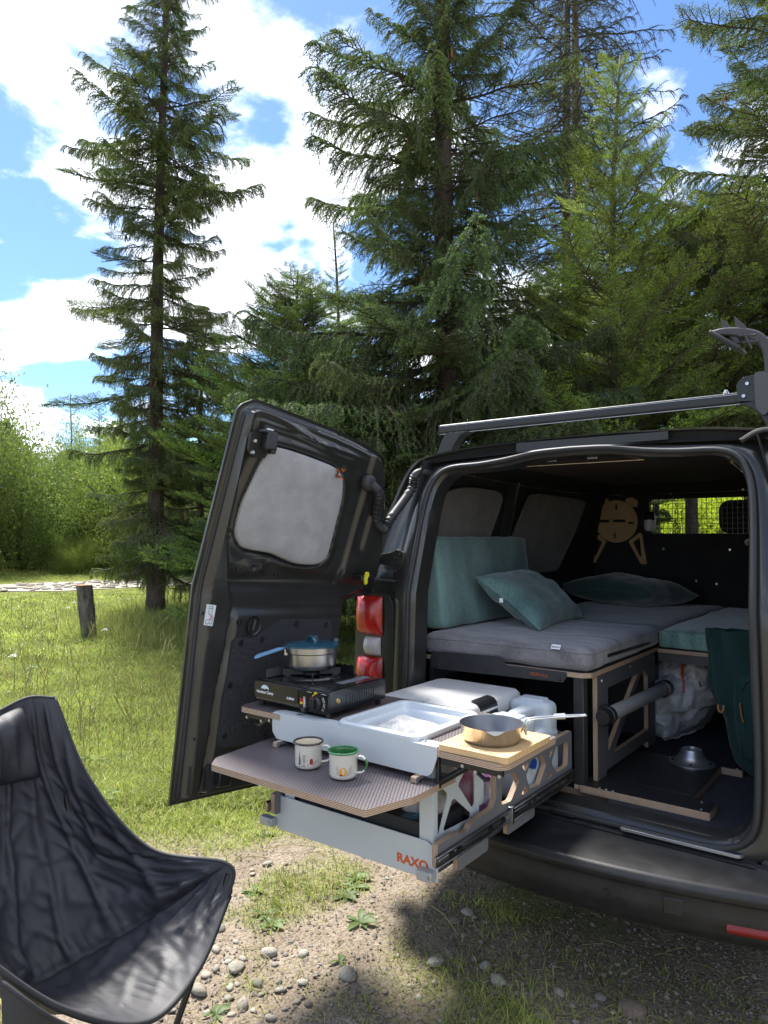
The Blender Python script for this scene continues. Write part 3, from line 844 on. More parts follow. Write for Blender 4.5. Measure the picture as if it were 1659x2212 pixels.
# bright young spruce, its trunk and whorls open to the sky
conifer('spruce_tree', 'bright yellow-green young spruce with an open crown behind the roof bar', polar(1342, 8.4), 7.5, .075,
        mix(('young', 1.0)), 112, .34, lambda t_: 2.0 * (1 - t_) ** .75 + .16, lambda t_: .20 + .5 * t_, (3.0, 2.55, 1.0), 33, 12, var=.2)
# dense low spruces above the van roof
conifer('spruce_tree', 'dense bushy spruce with broad lit boughs above the van roof', polar(1500, 9.4), 6.0, .10,
        mix(('flat', .8), ('hang', .2)), 130, .50, lambda t_: 2.9 * (1 - t_) ** .5 + .2, lambda t_: .10 + .4 * t_, (2.1, 1.8, .8), 41, 2, var=.3)
conifer('spruce_tree', 'dark spruce reaching in from the right edge of the picture', polar(1765, 8.8), 12.5, .15,
        mix(('flat', .65), ('hang', .35)), 200, .22, lambda t_: 2.5 * (1 - t_) ** .55 + .12, lambda t_: .05 + .45 * t_, (1.5, 1.35, .75), 47, 14, gap=.05, pw=1.25)
conifer('spruce_tree', 'shadowy spruce filling the gap between the young spruce and the drooping one', polar(1205, 11.0), 5.9, .10,
        mix(('hang', .6), ('flat', .4)), 190, .05, lambda t_: 2.4 * (1 - t_) ** .55 + .12, lambda t_: -.1 + .5 * t_, (1.3, 1.35, .85), 52, 0)
# lighter young spruces behind the door
conifer('spruce_tree', 'lean young spruce with a bare whorled leader left of the drooping one', polar(722, 12.6), 7.3, .055,
        mix(('young', .75), ('flat', .25)), 150, .05, lambda t_: 2.3 * (1 - t_) ** 1.4 + .16, lambda t_: .05 + .55 * t_, (2.0, 2.0, .95), 61, 6)
conifer('spruce_tree', 'full green young spruce whose tip stands against the white cloud above the door', polar(655, 10.6), 5.7, .085,
        mix(('young', .55), ('flat', .45)), 250, .12, lambda t_: 2.6 * (1 - t_) ** .62 + .12, lambda t_: .02 + .5 * t_, (2.0, 1.95, .9), 63, 4)
# grey feathery larches against the bright cloud
for u, d, h, sd, lab in ((1258, 16.5, 21, 71, 'tall grey feathery larch with a twin trunk against the bright cloud'), (1232, 17.3, 20, 72, 'second tall larch trunk standing close behind its twin')):
    conifer('larch_tree', lab, polar(u, d), h, .17, mix(('larch', 1.0)), 150, .22, lambda t_: 3.0 * (1 - t_) ** .35 + .1, lambda t_: .05 + .2 * t_, (1.5, 1.4, 1.0), sd, 0, var=.2)
# background spruces and larches closing the clearing
BG = [(150, 40, 9.4, 'larch'), (215, 42, 9.0, 'young'), (265, 38, 8.0, 'larch'), (-8, 34, 10.5, 'larch'), (-70, 32, 10.0, 'young'), (380, 31, 6.8, 'flat'), (470, 24, 5.6, 'flat'), (560, 21, 5.0, 'flat'),
      (820, 17, 6.0, 'flat'), (1090, 16, 6.4, 'flat'), (1420, 17, 7.0, 'young'), (1620, 15, 6.4, 'flat'), (1850, 14, 9.0, 'hang'), (-230, 22, 8.0, 'flat'), (2050, 12, 8.5, 'flat')]
bl = ['feathery pale larch rising behind the willow bush and the slim spruce', 'slender pale conifer just left of the slim spruce in the far row', 'thin larch half hidden by the slim spruce in the far row', 'tall feathery larch at the left edge behind the willow bush', 'pale conifer beyond the left edge of the meadow',
      'mid green spruce seen between the slim spruce and its dark companion', 'mid green spruce right of the dark companion trunk', 'low green spruce showing just beside the top of the open door', 'green spruce behind the drooping spruce near the door hinge', 'green spruce behind the drooping spruce above the roof bar foot',
      'pale young conifer behind the bright yellow-green spruce', 'green spruce behind the right end of the roof bar', 'dark spruce beyond the right edge above the carrier arm', 'green spruce far beyond the left edge', 'green spruce far beyond the right edge']
for k, (u, d, h, kd) in enumerate(BG):
    tint = {'larch': (1.6, 1.55, 1.0), 'young': (1.5, 1.5, .9), 'flat': (1.2, 1.2, .8), 'hang': (1.0, 1.0, .8)}[kd]
    conifer('background_conifer', bl[k], polar(u, d), h, .10, mix((kd, 1.0)), 90, .04 if not 1300 < u < 1700 else .40, lambda t_: (2.4 if kd != 'larch' else 1.9) * (1 - t_) ** .7 + .2, lambda t_: .05 + .4 * t_, tint, 300 + k, 0, group='background conifers')

# broad-leaved shrubs: leaves spread through many small sprays
lf_m = leaf_mat('shrub_leaf', (.115, .150, .045), (.22, .28, .07), tw=.35, var=.4, nscale=1.1)
def shrub_mesh(name, seed, n, w, h, leaf, lw, sprays=70, base=.0):
    r = np.random.default_rng(seed)
    k = sprays; th = r.uniform(0, 6.283, k); ct = r.uniform(-.80, 1, k); rad = r.uniform(.55, 1.0, k) ** .6
    lump = 1 + .28 * np.sin(th * 3 + seed) * np.cos(ct * 4 + seed)
    c = np.stack([np.cos(th) * np.sqrt(1 - np.clip(ct, -1, 1) ** 2) * w * rad * lump, np.sin(th) * np.sqrt(1 - np.clip(ct, -1, 1) ** 2) * w * rad * lump, base + h * .45 + ct * h * .52 * rad * lump], 1)
    out = np.stack([np.cos(th), np.sin(th), .8 + .5 * ct], 1); out /= np.linalg.norm(out, axis=1)[:, None]
    i = r.integers(0, k, n); t_ = r.normal(size=n) * .9
    p = c[i] + out[i] * (t_ * w * .17)[:, None] + r.normal(size=(n, 3)) * np.array([w * .085, w * .085, h * .05]) * (1.2 - np.clip(t_, -1, 1) * .5)[:, None]
    p[:, 2] = np.maximum(p[:, 2], .05)
    d = out[i] * .6 + r.normal(size=(n, 3)) * .6; d /= np.linalg.norm(d, axis=1)[:, None]
    s = np.cross(d, r.normal(size=(n, 3))); s /= np.linalg.norm(s, axis=1)[:, None]
    l = leaf * r.uniform(.6, 1.3, n)[:, None]
    V = np.stack([p, p + d * l * .5 + s * l * lw, p + d * l, p + d * l * .5 - s * l * lw], 1).reshape(-1, 3)
    return npmesh(name, V, np.arange(n * 4).reshape(-1, 4), lf_m)
def shrub_stem(seed, w, h):
    r = random.Random(seed); m = MB()
    for k in range(7):
        a = r.uniform(0, 6.28); q = w * r.uniform(.3, .75)
        m.tube([(0, 0, -.1), (math.cos(a) * q * .35, math.sin(a) * q * .35, h * .35), (math.cos(a) * q, math.sin(a) * q, h * r.uniform(.6, .9))], [.05, .035, .012], 6)
    return m.mesh('stems', bk_m, 180)
SH = [shrub_mesh('willow_crown', 1, 70000, 1.0, 1.0, .026, .18, 200), shrub_mesh('bush_crown', 2, 42000, 1.0, 1.0, .026, .32, 130), shrub_mesh('bush_crown', 3, 42000, 1.0, 1.0, .026, .30, 120)]
SS = [shrub_stem(k, 1.0, 1.0) for k in range(3)]
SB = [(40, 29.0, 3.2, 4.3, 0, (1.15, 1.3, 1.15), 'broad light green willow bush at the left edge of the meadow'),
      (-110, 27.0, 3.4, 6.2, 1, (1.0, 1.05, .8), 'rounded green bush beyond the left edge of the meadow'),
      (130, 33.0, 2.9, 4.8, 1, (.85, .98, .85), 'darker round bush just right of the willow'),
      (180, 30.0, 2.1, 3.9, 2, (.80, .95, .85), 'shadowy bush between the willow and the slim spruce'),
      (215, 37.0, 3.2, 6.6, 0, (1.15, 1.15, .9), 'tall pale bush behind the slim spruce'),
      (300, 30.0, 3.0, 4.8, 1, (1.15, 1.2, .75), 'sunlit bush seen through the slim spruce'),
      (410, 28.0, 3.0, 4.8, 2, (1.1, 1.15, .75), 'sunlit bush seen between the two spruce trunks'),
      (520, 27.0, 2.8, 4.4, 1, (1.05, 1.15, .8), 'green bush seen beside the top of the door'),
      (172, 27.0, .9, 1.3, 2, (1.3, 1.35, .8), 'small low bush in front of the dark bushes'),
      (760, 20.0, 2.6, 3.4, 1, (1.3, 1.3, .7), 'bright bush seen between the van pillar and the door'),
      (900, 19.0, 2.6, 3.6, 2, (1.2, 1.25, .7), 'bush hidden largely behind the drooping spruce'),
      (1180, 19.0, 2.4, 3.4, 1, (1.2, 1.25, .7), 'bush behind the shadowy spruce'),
      (1450, 21.0, 2.8, 3.6, 2, (3.3, 3.1, 1.0), 'sunny bush seen through the cab window'),  # strong leaf tint: sunlight painted into the colour
      (1600, 22.0, 2.8, 3.8, 1, (3.3, 3.1, 1.0), 'sunny bush seen past the cab headrest')]  # same brightened tint, sunlit look put into the leaf colour
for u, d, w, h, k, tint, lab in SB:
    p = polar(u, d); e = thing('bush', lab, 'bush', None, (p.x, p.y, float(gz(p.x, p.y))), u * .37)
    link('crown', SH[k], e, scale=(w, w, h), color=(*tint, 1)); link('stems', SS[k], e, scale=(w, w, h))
# far wood closing the horizon
mw_ = []
r = np.random.default_rng(17)
for k in range(130):
    u = -500 + 2900 * k / 129 + r.uniform(-12, 12); d = r.uniform(42, 62); p = polar(u, d); hh = r.uniform(4.5, 9) ; n = 420
    q = r.random(n) ** .7; rad = (1 - q) * hh * .24 + .3; a = r.uniform(0, 6.283, n); rr_ = rad * np.sqrt(r.random(n))
    c = np.stack([p.x + np.cos(a) * rr_, p.y + np.sin(a) * rr_, gz(p.x, p.y) + q * hh], 1)
    s1 = r.normal(size=(n, 3)) * .26; s2 = r.normal(size=(n, 3)) * .26; s1[:, 2] -= .15
    mw_.append(np.stack([c, c + s1, c + s2], 1).reshape(-1, 3))
Vw = np.concatenate(mw_)
wo = link('far_wood', npmesh('far_wood', Vw, np.arange(len(Vw)).reshape(-1, 3), leaf_mat('far_leaf', (.075, .105, .045), (.12, .16, .06), objcol=False, var=.5, nscale=.25)))
tag(wo, 'far green wood closing the horizon behind the clearing', 'wood', kind='stuff')

# cut stump post
p = at(196, 1381); base = (p.x, p.y, float(gz(p.x, p.y)))
e = thing('stump', 'short cut tree stump with rough grey bark and orange top in the meadow', 'stump', None, base)
m = MB(); tilt_ = CR * (-.15)
def stp(i, j):
    a = i * 6.2832; h = -.05 + .88 * j; rr_ = .112 + .05 * max(0, .12 - j) * 4 + .012 * math.sin(a * 3 + j * 5) + .006 * math.sin(a * 11 + j * 23)
    return (base[0] + math.cos(a) * rr_ + tilt_.x * h, base[1] + math.sin(a) * rr_ + tilt_.y * h, base[2] + h)
m.grid(stp, 40, 26, closed=True)
m.build('trunk', mat('stump_bark', (.15, .13, .11), .95, col2=(.05, .043, .038), nscale=16, detail=8, bump=1.0, bscale=30, stretch=(1, 1, .4), bdist=.03), e, smooth=180)
top = [stp(k / 40, 1.0) for k in range(40)]; c = Vector(stp(0, 1)) * 0 + Vector((base[0] + tilt_.x * .83, base[1] + tilt_.y * .83, base[2] + .842))
MB().add([tuple(c)] + [(q[0], q[1], q[2] + .004) for q in top], [(0, k + 1, (k + 1) % 40 + 1) for k in range(40)]).build('cut_face', mat('cut_wood', (.50, .26, .11), .8, col2=(.36, .17, .07), nscale=25), e)
# ================================================================ the van
paint = mat('van_paint', (.036, .0365, .034), .30, .4, col2=(.041, .0415, .039), nscale=4, detail=8, coat=.4, rough2=.44, contrast=(.42, .72), bump=.02, bscale=300)
blk = mat('black_plastic', (.016, .017, .019), .48, col2=(.024, .025, .027), nscale=30, bump=.12, bscale=420, bdist=.002)
blk_s = mat('black_satin', (.012, .0125, .014), .32)
rubber = mat('rubber', (.018, .019, .021), .55, bump=.05, bscale=200)
felt = mat('black_felt', (.018, .0187, .022), .98, col2=(.058, .060, .067), nscale=330, detail=2, bump=.5, bscale=500, spec=.15, bdist=.003)
liner = mat('dark_liner', (.012, .0125, .016), .85, col2=(.018, .019, .023), nscale=8, bump=.15, bscale=120)
steel = mat('steel', (.55, .56, .57), .28, 1.0, col2=(.42, .43, .44), nscale=30)
zinc = mat('zinc_slide', (.42, .43, .43), .3, 1.0, col2=(.30, .31, .31), nscale=18)
white_m = mat('white_print', (.80, .80, .80), .6)
orange_m = mat('orange_print', (.62, .10, .012), .55)
glass = bpy.data.materials.new('window_glass'); glass.use_nodes = True
t = glass.node_tree; t.nodes.remove(t.nodes['Principled BSDF'])
g1 = nd(t, 'ShaderNodeBsdfTransparent'); g1.inputs[0].default_value = (.90, .93, .91, 1); g2 = nd(t, 'ShaderNodeBsdfGlossy'); g2.inputs['Roughness'].default_value = .02
g3 = nd(t, 'ShaderNodeMixShader'); g4 = nd(t, 'ShaderNodeFresnel'); g4.inputs[0].default_value = 1.3
t.links.new(g4.outputs[0], g3.inputs[0]); t.links.new(g1.outputs[0], g3.inputs[1]); t.links.new(g2.outputs[0], g3.inputs[2]); t.links.new(g3.outputs[0], t.nodes['Material Output'].inputs[0])
van = thing('van', 'dark grey camper van with its rear doors open and kitchen drawer pulled out', 'van')
def prof(z):
    return -.066 + .022 * (z - .585) + .255 * max(0.0, z - 1.35)
def yb(z):
    return prof(z) + .05
OPEN = [(0, .600), (.30, .600), (.50, .602), (.58, .612), (.635, .65), (.662, .72), (.668, .90), (.664, 1.15), (.660, 1.35), (.652, 1.60), (.642, 1.74), (.622, 1.815), (.585, 1.862), (.52, 1.882), (.40, 1.886), (.28, 1.898), (.15, 1.918), (0, 1.923)]
OUT = [(0, .50), (.30, .50), (.55, .50), (.75, .50), (.93, .50), (.945, .62), (.95, .90), (.945, 1.15), (.930, 1.35), (.872, 1.60), (.825, 1.74), (.79, 1.84), (.755, 1.90), (.695, 1.938), (.50, 1.966), (.36, 1.972), (.18, 1.976), (0, 1.977)]
def dens(h, n=3):
    q = spline([(a, b_, 0) for a, b_ in h], (len(h) - 1) * n + 1); return [(v.x, v.y) for v in q]
OPENd, OUTd = dens(OPEN), dens(OUT)
def full(h):
    return h + [(-a, b_) for a, b_ in h[-2:0:-1]]
FO, FU = full(OPENd), full(OUTd)
N_ = len(FO)
def ring(t_, dy, grow=0.0):
    out = []
    for (a, b_), (c, d) in zip(FO, FU):
        x, z = a + (c - a) * t_, b_ + (d - b_) * t_
        cx, cz = 0, 1.25
        l = math.hypot(x - cx, z - cz); x += (x - cx) / l * grow; z += (z - cz) / l * grow
        out.append((x, yb(z) + dy, z))
    return out
m = MB()
rings = [ring(0, .10, -.03), ring(0, .02, -.022), ring(0, 0, 0), ring(.10, -.006), ring(.24, -.004), ring(.34, .012), ring(.52, .028), ring(.72, .03), ring(.84, .022), ring(.90, -.004), ring(.97, -.008), ring(1, .012), ring(1, .05, .006)]
vs_ = [p for q in rings for p in q]
m.add(vs_, [(i * N_ + k, i * N_ + (k + 1) % N_, (i + 1) * N_ + (k + 1) % N_, (i + 1) * N_ + k) for i in range(len(rings) - 1) for k in range(N_)])
# sides and roof run forward to the cab
side = [(x, z) for x, z in FU if True]
last = rings[-1]
def tumb(z):
    return 1 - .16 * max(0.0, (z - 1.3) / .68) ** 1.2
prev = len(m.v) - N_
for Y in (.45, 1.2, 2.0, 2.6):
    cur = [(x * 1.006, Y, z if z > .51 else .34) for x, z in FU]
    o = len(m.v); m.v.extend(cur)
    for k in range(N_):
        z1_, z2_ = FU[k][1], FU[(k + 1) % N_][1]
        if z1_ < .51 and z2_ < .51: continue
        m.f.append((prev + k, prev + (k + 1) % N_, o + (k + 1) % N_, o + k)); m.m.append(0)
    prev = o
m.build('body_shell', paint, van, smooth=40)
m = MB(); m.add([(-.24, yb(1.96) - .003, 1.930), (.36, yb(1.96) - .003, 1.933), (.36, yb(1.97) - .006, 1.962), (-.24, yb(1.97) - .006, 1.966)], [(0, 1, 2, 3)]); m.build('header_patch', blk_s, van)
# cab
m = MB()
for sx in (-1, 1):
    o = [(2.6, .34), (4.95, .34), (5.0, .55), (4.95, .92), (4.75, 1.05), (4.05, 1.2), (3.1, 1.95), (2.6, 1.965)]
    h = [(2.75, 1.22), (3.85, 1.22), (3.15, 1.78), (2.75, 1.80)]
    q = MB().plate(o, 'x', 0, .04, [h])
    m.add([(sx * ((.955 - x) * tumb(z)), y, z) for x, y, z in q.v], q.f)
m.add([(-.78, 2.6, 1.975), (.78, 2.6, 1.975), (.78, 3.1, 1.95), (-.78, 3.1, 1.95), (-.95, 4.05, 1.2), (.95, 4.05, 1.2), (.95, 4.75, 1.05), (-.95, 4.75, 1.05), (.95, 4.95, .92), (-.95, 4.95, .92), (.95, 5.0, .55), (-.95, 5.0, .55), (.95, 4.95, .34), (-.95, 4.95, .34)],
      [(0, 1, 2, 3), (4, 5, 6, 7), (7, 6, 8, 9), (9, 8, 10, 11), (11, 10, 12, 13)])
m.build('cab_body', paint, van, smooth=25)
m = MB(); m.add([(-.80, 3.1, 1.948), (.80, 3.1, 1.948), (.95, 4.05, 1.202), (-.95, 4.05, 1.202)], [(0, 1, 2, 3)]); m.build('windscreen', glass, van)
for sx in (-1, 1):
    m = MB().add([(sx * .93 * tumb(z), y, z) for y, z in ((2.75, 1.22), (3.85, 1.22), (3.15, 1.78), (2.75, 1.80))], [(0, 1, 2, 3)]); m.build('side_window', glass, van)
# wheels
wm = MB(); wm.lathe([(.16, -.10), (.30, -.105), (.325, -.08), (.325, .08), (.30, .105), (.16, .10)], n=32, axis='x'); wme = wm.mesh('tyre', rubber, 50)
rm = MB(); rm.lathe([(0, .07), (.07, .075), (.16, .05), (.185, .09), (.20, .09), (.2, -.09), (.1, -.09), (0, -.08)], n=24, axis='x'); rme = rm.mesh('rim', mat('rim', (.35, .35, .36), .4, .8), 40)
for sx in (-1, 1):
    for Y in (.95, 4.15):
        w_ = link('wheel', wme, van, (sx * .82, Y, .31)); link('rim', rme, w_, scale=(sx, 1, 1))
MB().box((-.75, .1, .30), (.75, 4.6, .50)).build('underbody', blk, van)
# bumper
def bfront(x):
    return -.262 + .21 * x * x if abs(x) < .8 else -.262 + .21 * .64 + (abs(x) - .8) * 1.3
def bump_pt(i, j):
    x = -.955 + 1.91 * i; f = bfront(x)
    pr = [(-.030, .590), (-.055, .577), (f + .05, .560), (f + .012, .552), (f, .534), (f + .004, .517), (f + .010, .510), (f + .012, .50), (f + .012, .45), (f + .03, .40), (f + .08, .365), (f + .16, .35), (.05, .345)]
    k = j * (len(pr) - 1); a = min(int(k), len(pr) - 2); t_ = k - a
    return (x, pr[a][0] * (1 - t_) + pr[a + 1][0] * t_, pr[a][1] * (1 - t_) + pr[a + 1][1] * t_)
m = MB(); m.grid(bump_pt, 61, 37)
bp_m = mat('bumper_plastic', (.0085, .009, .0105), .48, col2=(.017, .0175, .020), nscale=14, detail=9, bump=.10, bscale=260, contrast=(.45, .75), rough2=.6)
bump_o = m.build('bumper', bp_m, van, smooth=50)
m = MB(); x0, x1 = .434, .490
m.add([(x0, bfront(x0) + .008, .446), (x1, bfront(x1) + .008, .446), (x1, bfront(x1) + .008, .498), (x0, bfront(x0) + .008, .498), (x0, bfront(x0) + .02, .446), (x1, bfront(x1) + .02, .446), (x1, bfront(x1) + .02, .498), (x0, bfront(x0) + .02, .498)], [(0, 1, 2, 3), (0, 4, 5, 1), (1, 5, 6, 2), (2, 6, 7, 3), (3, 7, 4, 0)])
m.build('tow_cover', bp_m, bump_o, bevel=.004)
MB().lathe([(0, -.004), (.010, -.004), (.012, 0), (.012, .02)], (.268, bfront(.268) + .012, .470), 18, axis='y').build('parking_sensor', blk_s, bump_o)
red_m = mat('lamp_red', (.46, .012, .010), .24, trans=.2, coat=.3, col2=(.30, .008, .007), nscale=26, detail=2, contrast=(.40, .60), stretch=(1, 1, .35), bump=.35, bscale=60, bdist=.006)
for sx in (-1, 1):
    m = MB()
    m.grid(lambda i, j: (sx * (.605 + .20 * i), bfront(.605 + .20 * i) + .016 - .016 * math.sin(math.pi * min(1, max(0, j)) ) * .7, .424 + .032 * j), 12, 7)
    m.build('reflector', mat('reflector_red', (.19, .006, .008), .35, bump=.6, bscale=240, bdist=.003), bump_o, smooth=60)
# sill trim and rubber seal
m = MB()
m.grid(lambda i, j: (-.66 + 1.32 * i, -.052 + .25 * j, .583 + .010 * min(1, j * 6) - .004 * math.sin(i * 40) * 0), 30, 8)
m.build('sill_trim', blk, van, smooth=60)
m = MB().plate(rpoly([(.245, -.052), (.615, -.045), (.63, -.012), (.262, -.008)], .012), 'z', .596, .010)
m.build('scuff_plate', mat('brushed_alu', (.42, .43, .45), .38, .9, col2=(.34, .35, .37), nscale=8, stretch=(.2, 8, 1)), van, bevel=.003)
m = MB().plate(rrect(-.015, -.045, .085, .005, .012), 'z', .596, .006, [rrect(.0, -.034, .070, -.006, .008)]); to = m.build('lashing_eye', blk_s, van, bevel=.002)
MB().tube([(.005, -.020, .598), (.012, -.020, .606), (.058, -.020, .606), (.066, -.020, .598)], .004, 8).build('eye_bar', steel, to)
m = MB(); m.tube([Vector((x, yb(z) - .010, z)) for x, z in [(a * .998, b_) for a, b_ in FO]] + [Vector((FO[0][0], yb(FO[0][1]) - .010, FO[0][1]))], .011, 8, cap=False)
m.build('door_seal', rubber, van, smooth=180)
# lamp clusters and pillar furniture
def lamp(sx):
    hs = MB().plate(rpoly([(-.735, .86), (-.735, 1.30), (-.765, 1.335), (-.83, 1.345), (-.915, 1.32), (-.94, 1.25), (-.955, .86)], .02), 'y', -.012, .10)
    o = MB().add([(x * -sx, y, z) for x, y, z in hs.v], hs.f).build('tail_light', blk_s, van, bevel=.006)
    def lens(name, z0, z1, mt, inset=0.0, xs=(-.790, -.948)):
        def f(i, j):
            a = i; x = xs[0] + (xs[1] - xs[0]) * a; bul = math.sin(math.pi * min(1, max(0, a))) ** .5; bz = math.sin(math.pi * j) ** .4
            y = -.016 - .042 * bul * bz + .10 * max(0, a - .62) ** 1.4 + inset
            return (x * -sx, y, z0 + (z1 - z0) * j)
        MB().grid(f, 22, 16).build(name, mt, o, smooth=180)
    lens('lens', 1.155, 1.325, red_m); lens('lens', .90, 1.062, red_m)
    lens('clear_lens', 1.066, 1.150, mat('lamp_clear', (.34, .31, .30), .28, coat=.2, bump=.4, bscale=120, bdist=.003), .008, (-.800, -.905))
    return o
lamp(-1); lamp(1)
for zc_, nm in ((1.485, 'hinge'), (.80, 'hinge')):
    h = MB(); y = yb(zc_) - .004
    pl = rpoly([(-.722, zc_ - .045), (-.700, zc_ - .005), (-.706, zc_ + .030), (-.735, zc_ + .045), (-.77, zc_ + .030), (-.835, zc_ + .022), (-.835, zc_ - .022), (-.775, zc_ - .030), (-.745, zc_ - .055)], .012)
    h.plate(pl, 'y', y - .012, .012)
    h.tube([(-.845, y - .012, zc_ - .03), (-.845, y - .012, zc_ + .03)], .011, 10)
    ho = h.build(nm, paint, van, bevel=.003)
    for dx, dz in ((-.722, .018), (-.728, -.022), (-.748, .002)):
        MB().lathe([(0, -.020), (.006, -.020), (.008, -.014), (.008, 0)], (dx, y, zc_ + dz), 6, axis='y').build('bolt', blk_s, ho)
# strap plate on the pillar, small cover cap
m = MB().plate(rrect(-.752, 1.345, -.690, 1.435, .012), 'y', yb(1.4) - .006, .008); sp_ = m.build('strap_plate', blk_s, van, bevel=.002)
for dx, dz in ((-.745, 1.352), (-.697, 1.352), (-.745, 1.428), (-.697, 1.428)):
    MB().lathe([(0, -.010), (.004, -.010), (.005, -.006), (.005, 0)], (dx, yb(1.4), dz), 8, axis='y').build('bolt', blk_s, sp_)
MB().lathe([(0, -.006), (.030, -.005), (.034, 0), (.034, .006)], (.735, yb(1.83) + .01, 1.82), 24, axis='y').build('cover_cap', rubber, van)
MB().lathe([(0, -.012), (.012, -.010), (.016, 0), (.016, .006)], (.685, yb(.62) - .002, .592), 20, axis='y').build('door_buffer', rubber, van)
m = MB(); m.tube(spline([(.60, yb(1.915) - .006, 1.905), (.66, yb(1.93) - .010, 1.935), (.74, yb(1.92) - .008, 1.930)], 8), .010, 8); m.build('seam_strip', rubber, van)

# interior lining -------------------------------------------------------------------
MB().plate([(-.80, .168), (.09, .168), (.135, .160), (.150, .10), (.168, .022), (.630, .018), (.655, .05), (.70, .10), (.78, .14), (.78, 2.36), (-.80, 2.36)], 'z', .598, .024, mi=0, mi_edge=1).build('floor', [felt, ply_edge('z')], van)
def wall_x(z):
    return .775 - .115 * max(0, (z - 1.30) / .6) ** 1.3
for sx in (-1, 1):
    m = MB(); m.grid(lambda i, j: (sx * wall_x(.58 + 1.34 * j), .10 + 2.28 * i, .58 + 1.34 * j), 20, 18); m.build('side_lining', liner, van, smooth=180)
m = MB(); m.grid(lambda i, j: (-.70 + 1.40 * j, .14 + 2.24 * i, 1.905 + .02 * math.sin(math.pi * j)), 12, 12); m.build('headliner', liner, van, smooth=180)
m = MB().plate(rrect(-.42, .30, .44, 1.9, .03), 'z', 1.898, .006); m.build('ceiling_panel', mat('ceiling_board', (.060, .042, .032), .6, col2=(.045, .032, .026), nscale=6), van)
m = MB().plate([(-.84, .58), (.84, .58), (.80, 1.30), (.70, 1.93), (-.70, 1.93), (-.80, 1.30)], 'y', 2.36, .02, [rrect(-.385, 1.600, .385, 1.828, .03)]); bulk = m.build('bulkhead', liner, van)
m = MB()
for k in range(27):
    x = -.385 + .77 * k / 26; m.box((x - .0015, 2.352, 1.595), (x + .0015, 2.3545, 1.832))
for k in range(8):
    z = 1.600 + .226 * k / 7; m.box((-.39, 2.3545, z - .0015), (.39, 2.357, z + .0015))
m.build('window_grille', blk_s, bulk)
for x, z in ((-.30, 1.50), (.10, 1.50), (-.25, 1.86), (.02, 1.285), (.3, 1.20), (-.1, 1.30), (.18, 1.87)):
    MB().lathe([(0, -.004), (.006, -.004), (.008, 0)], (x, 2.359, z), 10, axis='y').build('fixing_screw', steel, bulk)
# fabric wheel-arch trim at the opening's sides
for sx in (-1, 1):
    m = MB(); m.grid(lambda i, j: (sx * (.690 + .075 * i - .03 * max(0, (.60 + 1.25 * j - 1.45)) ), yb(.60 + 1.25 * j) + .055 + .10 * i, .60 + 1.25 * j), 5, 20); m.build('pillar_trim', felt, van, smooth=180)
# painted pillar between the side windows and tie rail
m = MB(); m.grid(lambda i, j: (-wall_x(1.35 + .52 * j) + .012 + .022 * math.sin(math.pi * i), .90 + .13 * i, 1.35 + .52 * j), 10, 14); m.build('side_pillar', paint, van, smooth=180)
for x, y in ((-.12, .245), (.05, .245)):
    MB().tube([(x - .02, y, 1.904), (x - .018, y, 1.892), (x + .018, y, 1.892), (x + .02, y, 1.904)], .004, 8).build('roof_hook', steel, van)
# cab seat behind the grille
e_s = MB(); e_s.add(*(lambda q: (q.v, q.f))(MB().plate(rrect(-.02, 1.60, .26, 1.82, .07), 'y', 2.62, .10))); e_s.add(*(lambda q: (q.v, q.f))(MB().plate(rrect(-.10, .95, .36, 1.60, .09), 'y', 2.58, .14)))
cs = e_s.build('cab_seat', mat('seat_cloth', (.02, .021, .024), .9), van, bevel=.02, seg=3)
e_s = MB(); e_s.add(*(lambda q: (q.v, q.f))(MB().plate(rrect(-.70, .95, -.22, 1.52, .09), 'y', 2.58, .14))); e_s.build('cab_seat', MATS['seat_cloth'], van, bevel=.02, seg=3)
MB().plate([(-.80, 1.08), (.80, 1.08), (.80, 1.24), (-.80, 1.24)], 'y', 3.65, .35).build('dashboard', blk, van, bevel=.03)

# ---------------------------------------------------------------- left rear door, built closed and swung open about its hinge axis
HX = Vector((-.85, -.012, 1.2)); HA = Vector((.055, .010, 1.0)).normalized()
M_door = Matrix.Translation(HX) @ Matrix.Rotation(R(-95.55), 4, HA) @ Matrix.Translation(-HX)
XH = [(.585, -.66), (.95, -.668), (1.155, -.677), (1.244, -.687), (1.283, -.695), (1.306, -.725), (1.320, -.80), (1.326, -.868), (1.34, -.879), (1.45, -.862), (1.578, -.834), (1.75, -.778), (1.86, -.728), (1.90, -.700), (2.02, -.62)]
ZT = [(-.70, 1.900), (-.690, 1.915), (-.673, 1.928), (-.55, 1.953), (-.467, 1.967), (-.44, 1.968), (-.42, 1.975), (-.40, 1.976), (-.2, 1.996), (-.033, 2.011), (-.01, 2.008), (.03, 1.985), (.042, 1.968), (.05, 1.95)]
WIN = [(-.113, 1.858), (-.189, 1.856), (-.30, 1.845), (-.416, 1.828), (-.461, 1.805), (-.483, 1.767), (-.499, 1.703), (-.502, 1.619), (-.505, 1.546), (-.503, 1.485), (-.473, 1.456), (-.42, 1.449), (-.35, 1.453), (-.285, 1.468), (-.222, 1.485), (-.11, 1.495), (-.07, 1.517), (-.045, 1.559), (-.044, 1.644), (-.057, 1.704), (-.077, 1.786), (-.094, 1.831)]
RID = [(.585, -.03), (.71, -.033), (.783, -.042), (.97, -.05), (1.12, -.072), (1.235, -.082), (1.311, -.08), (1.392, -.05), (1.576, .005), (1.906, .012), (2.02, .012)]
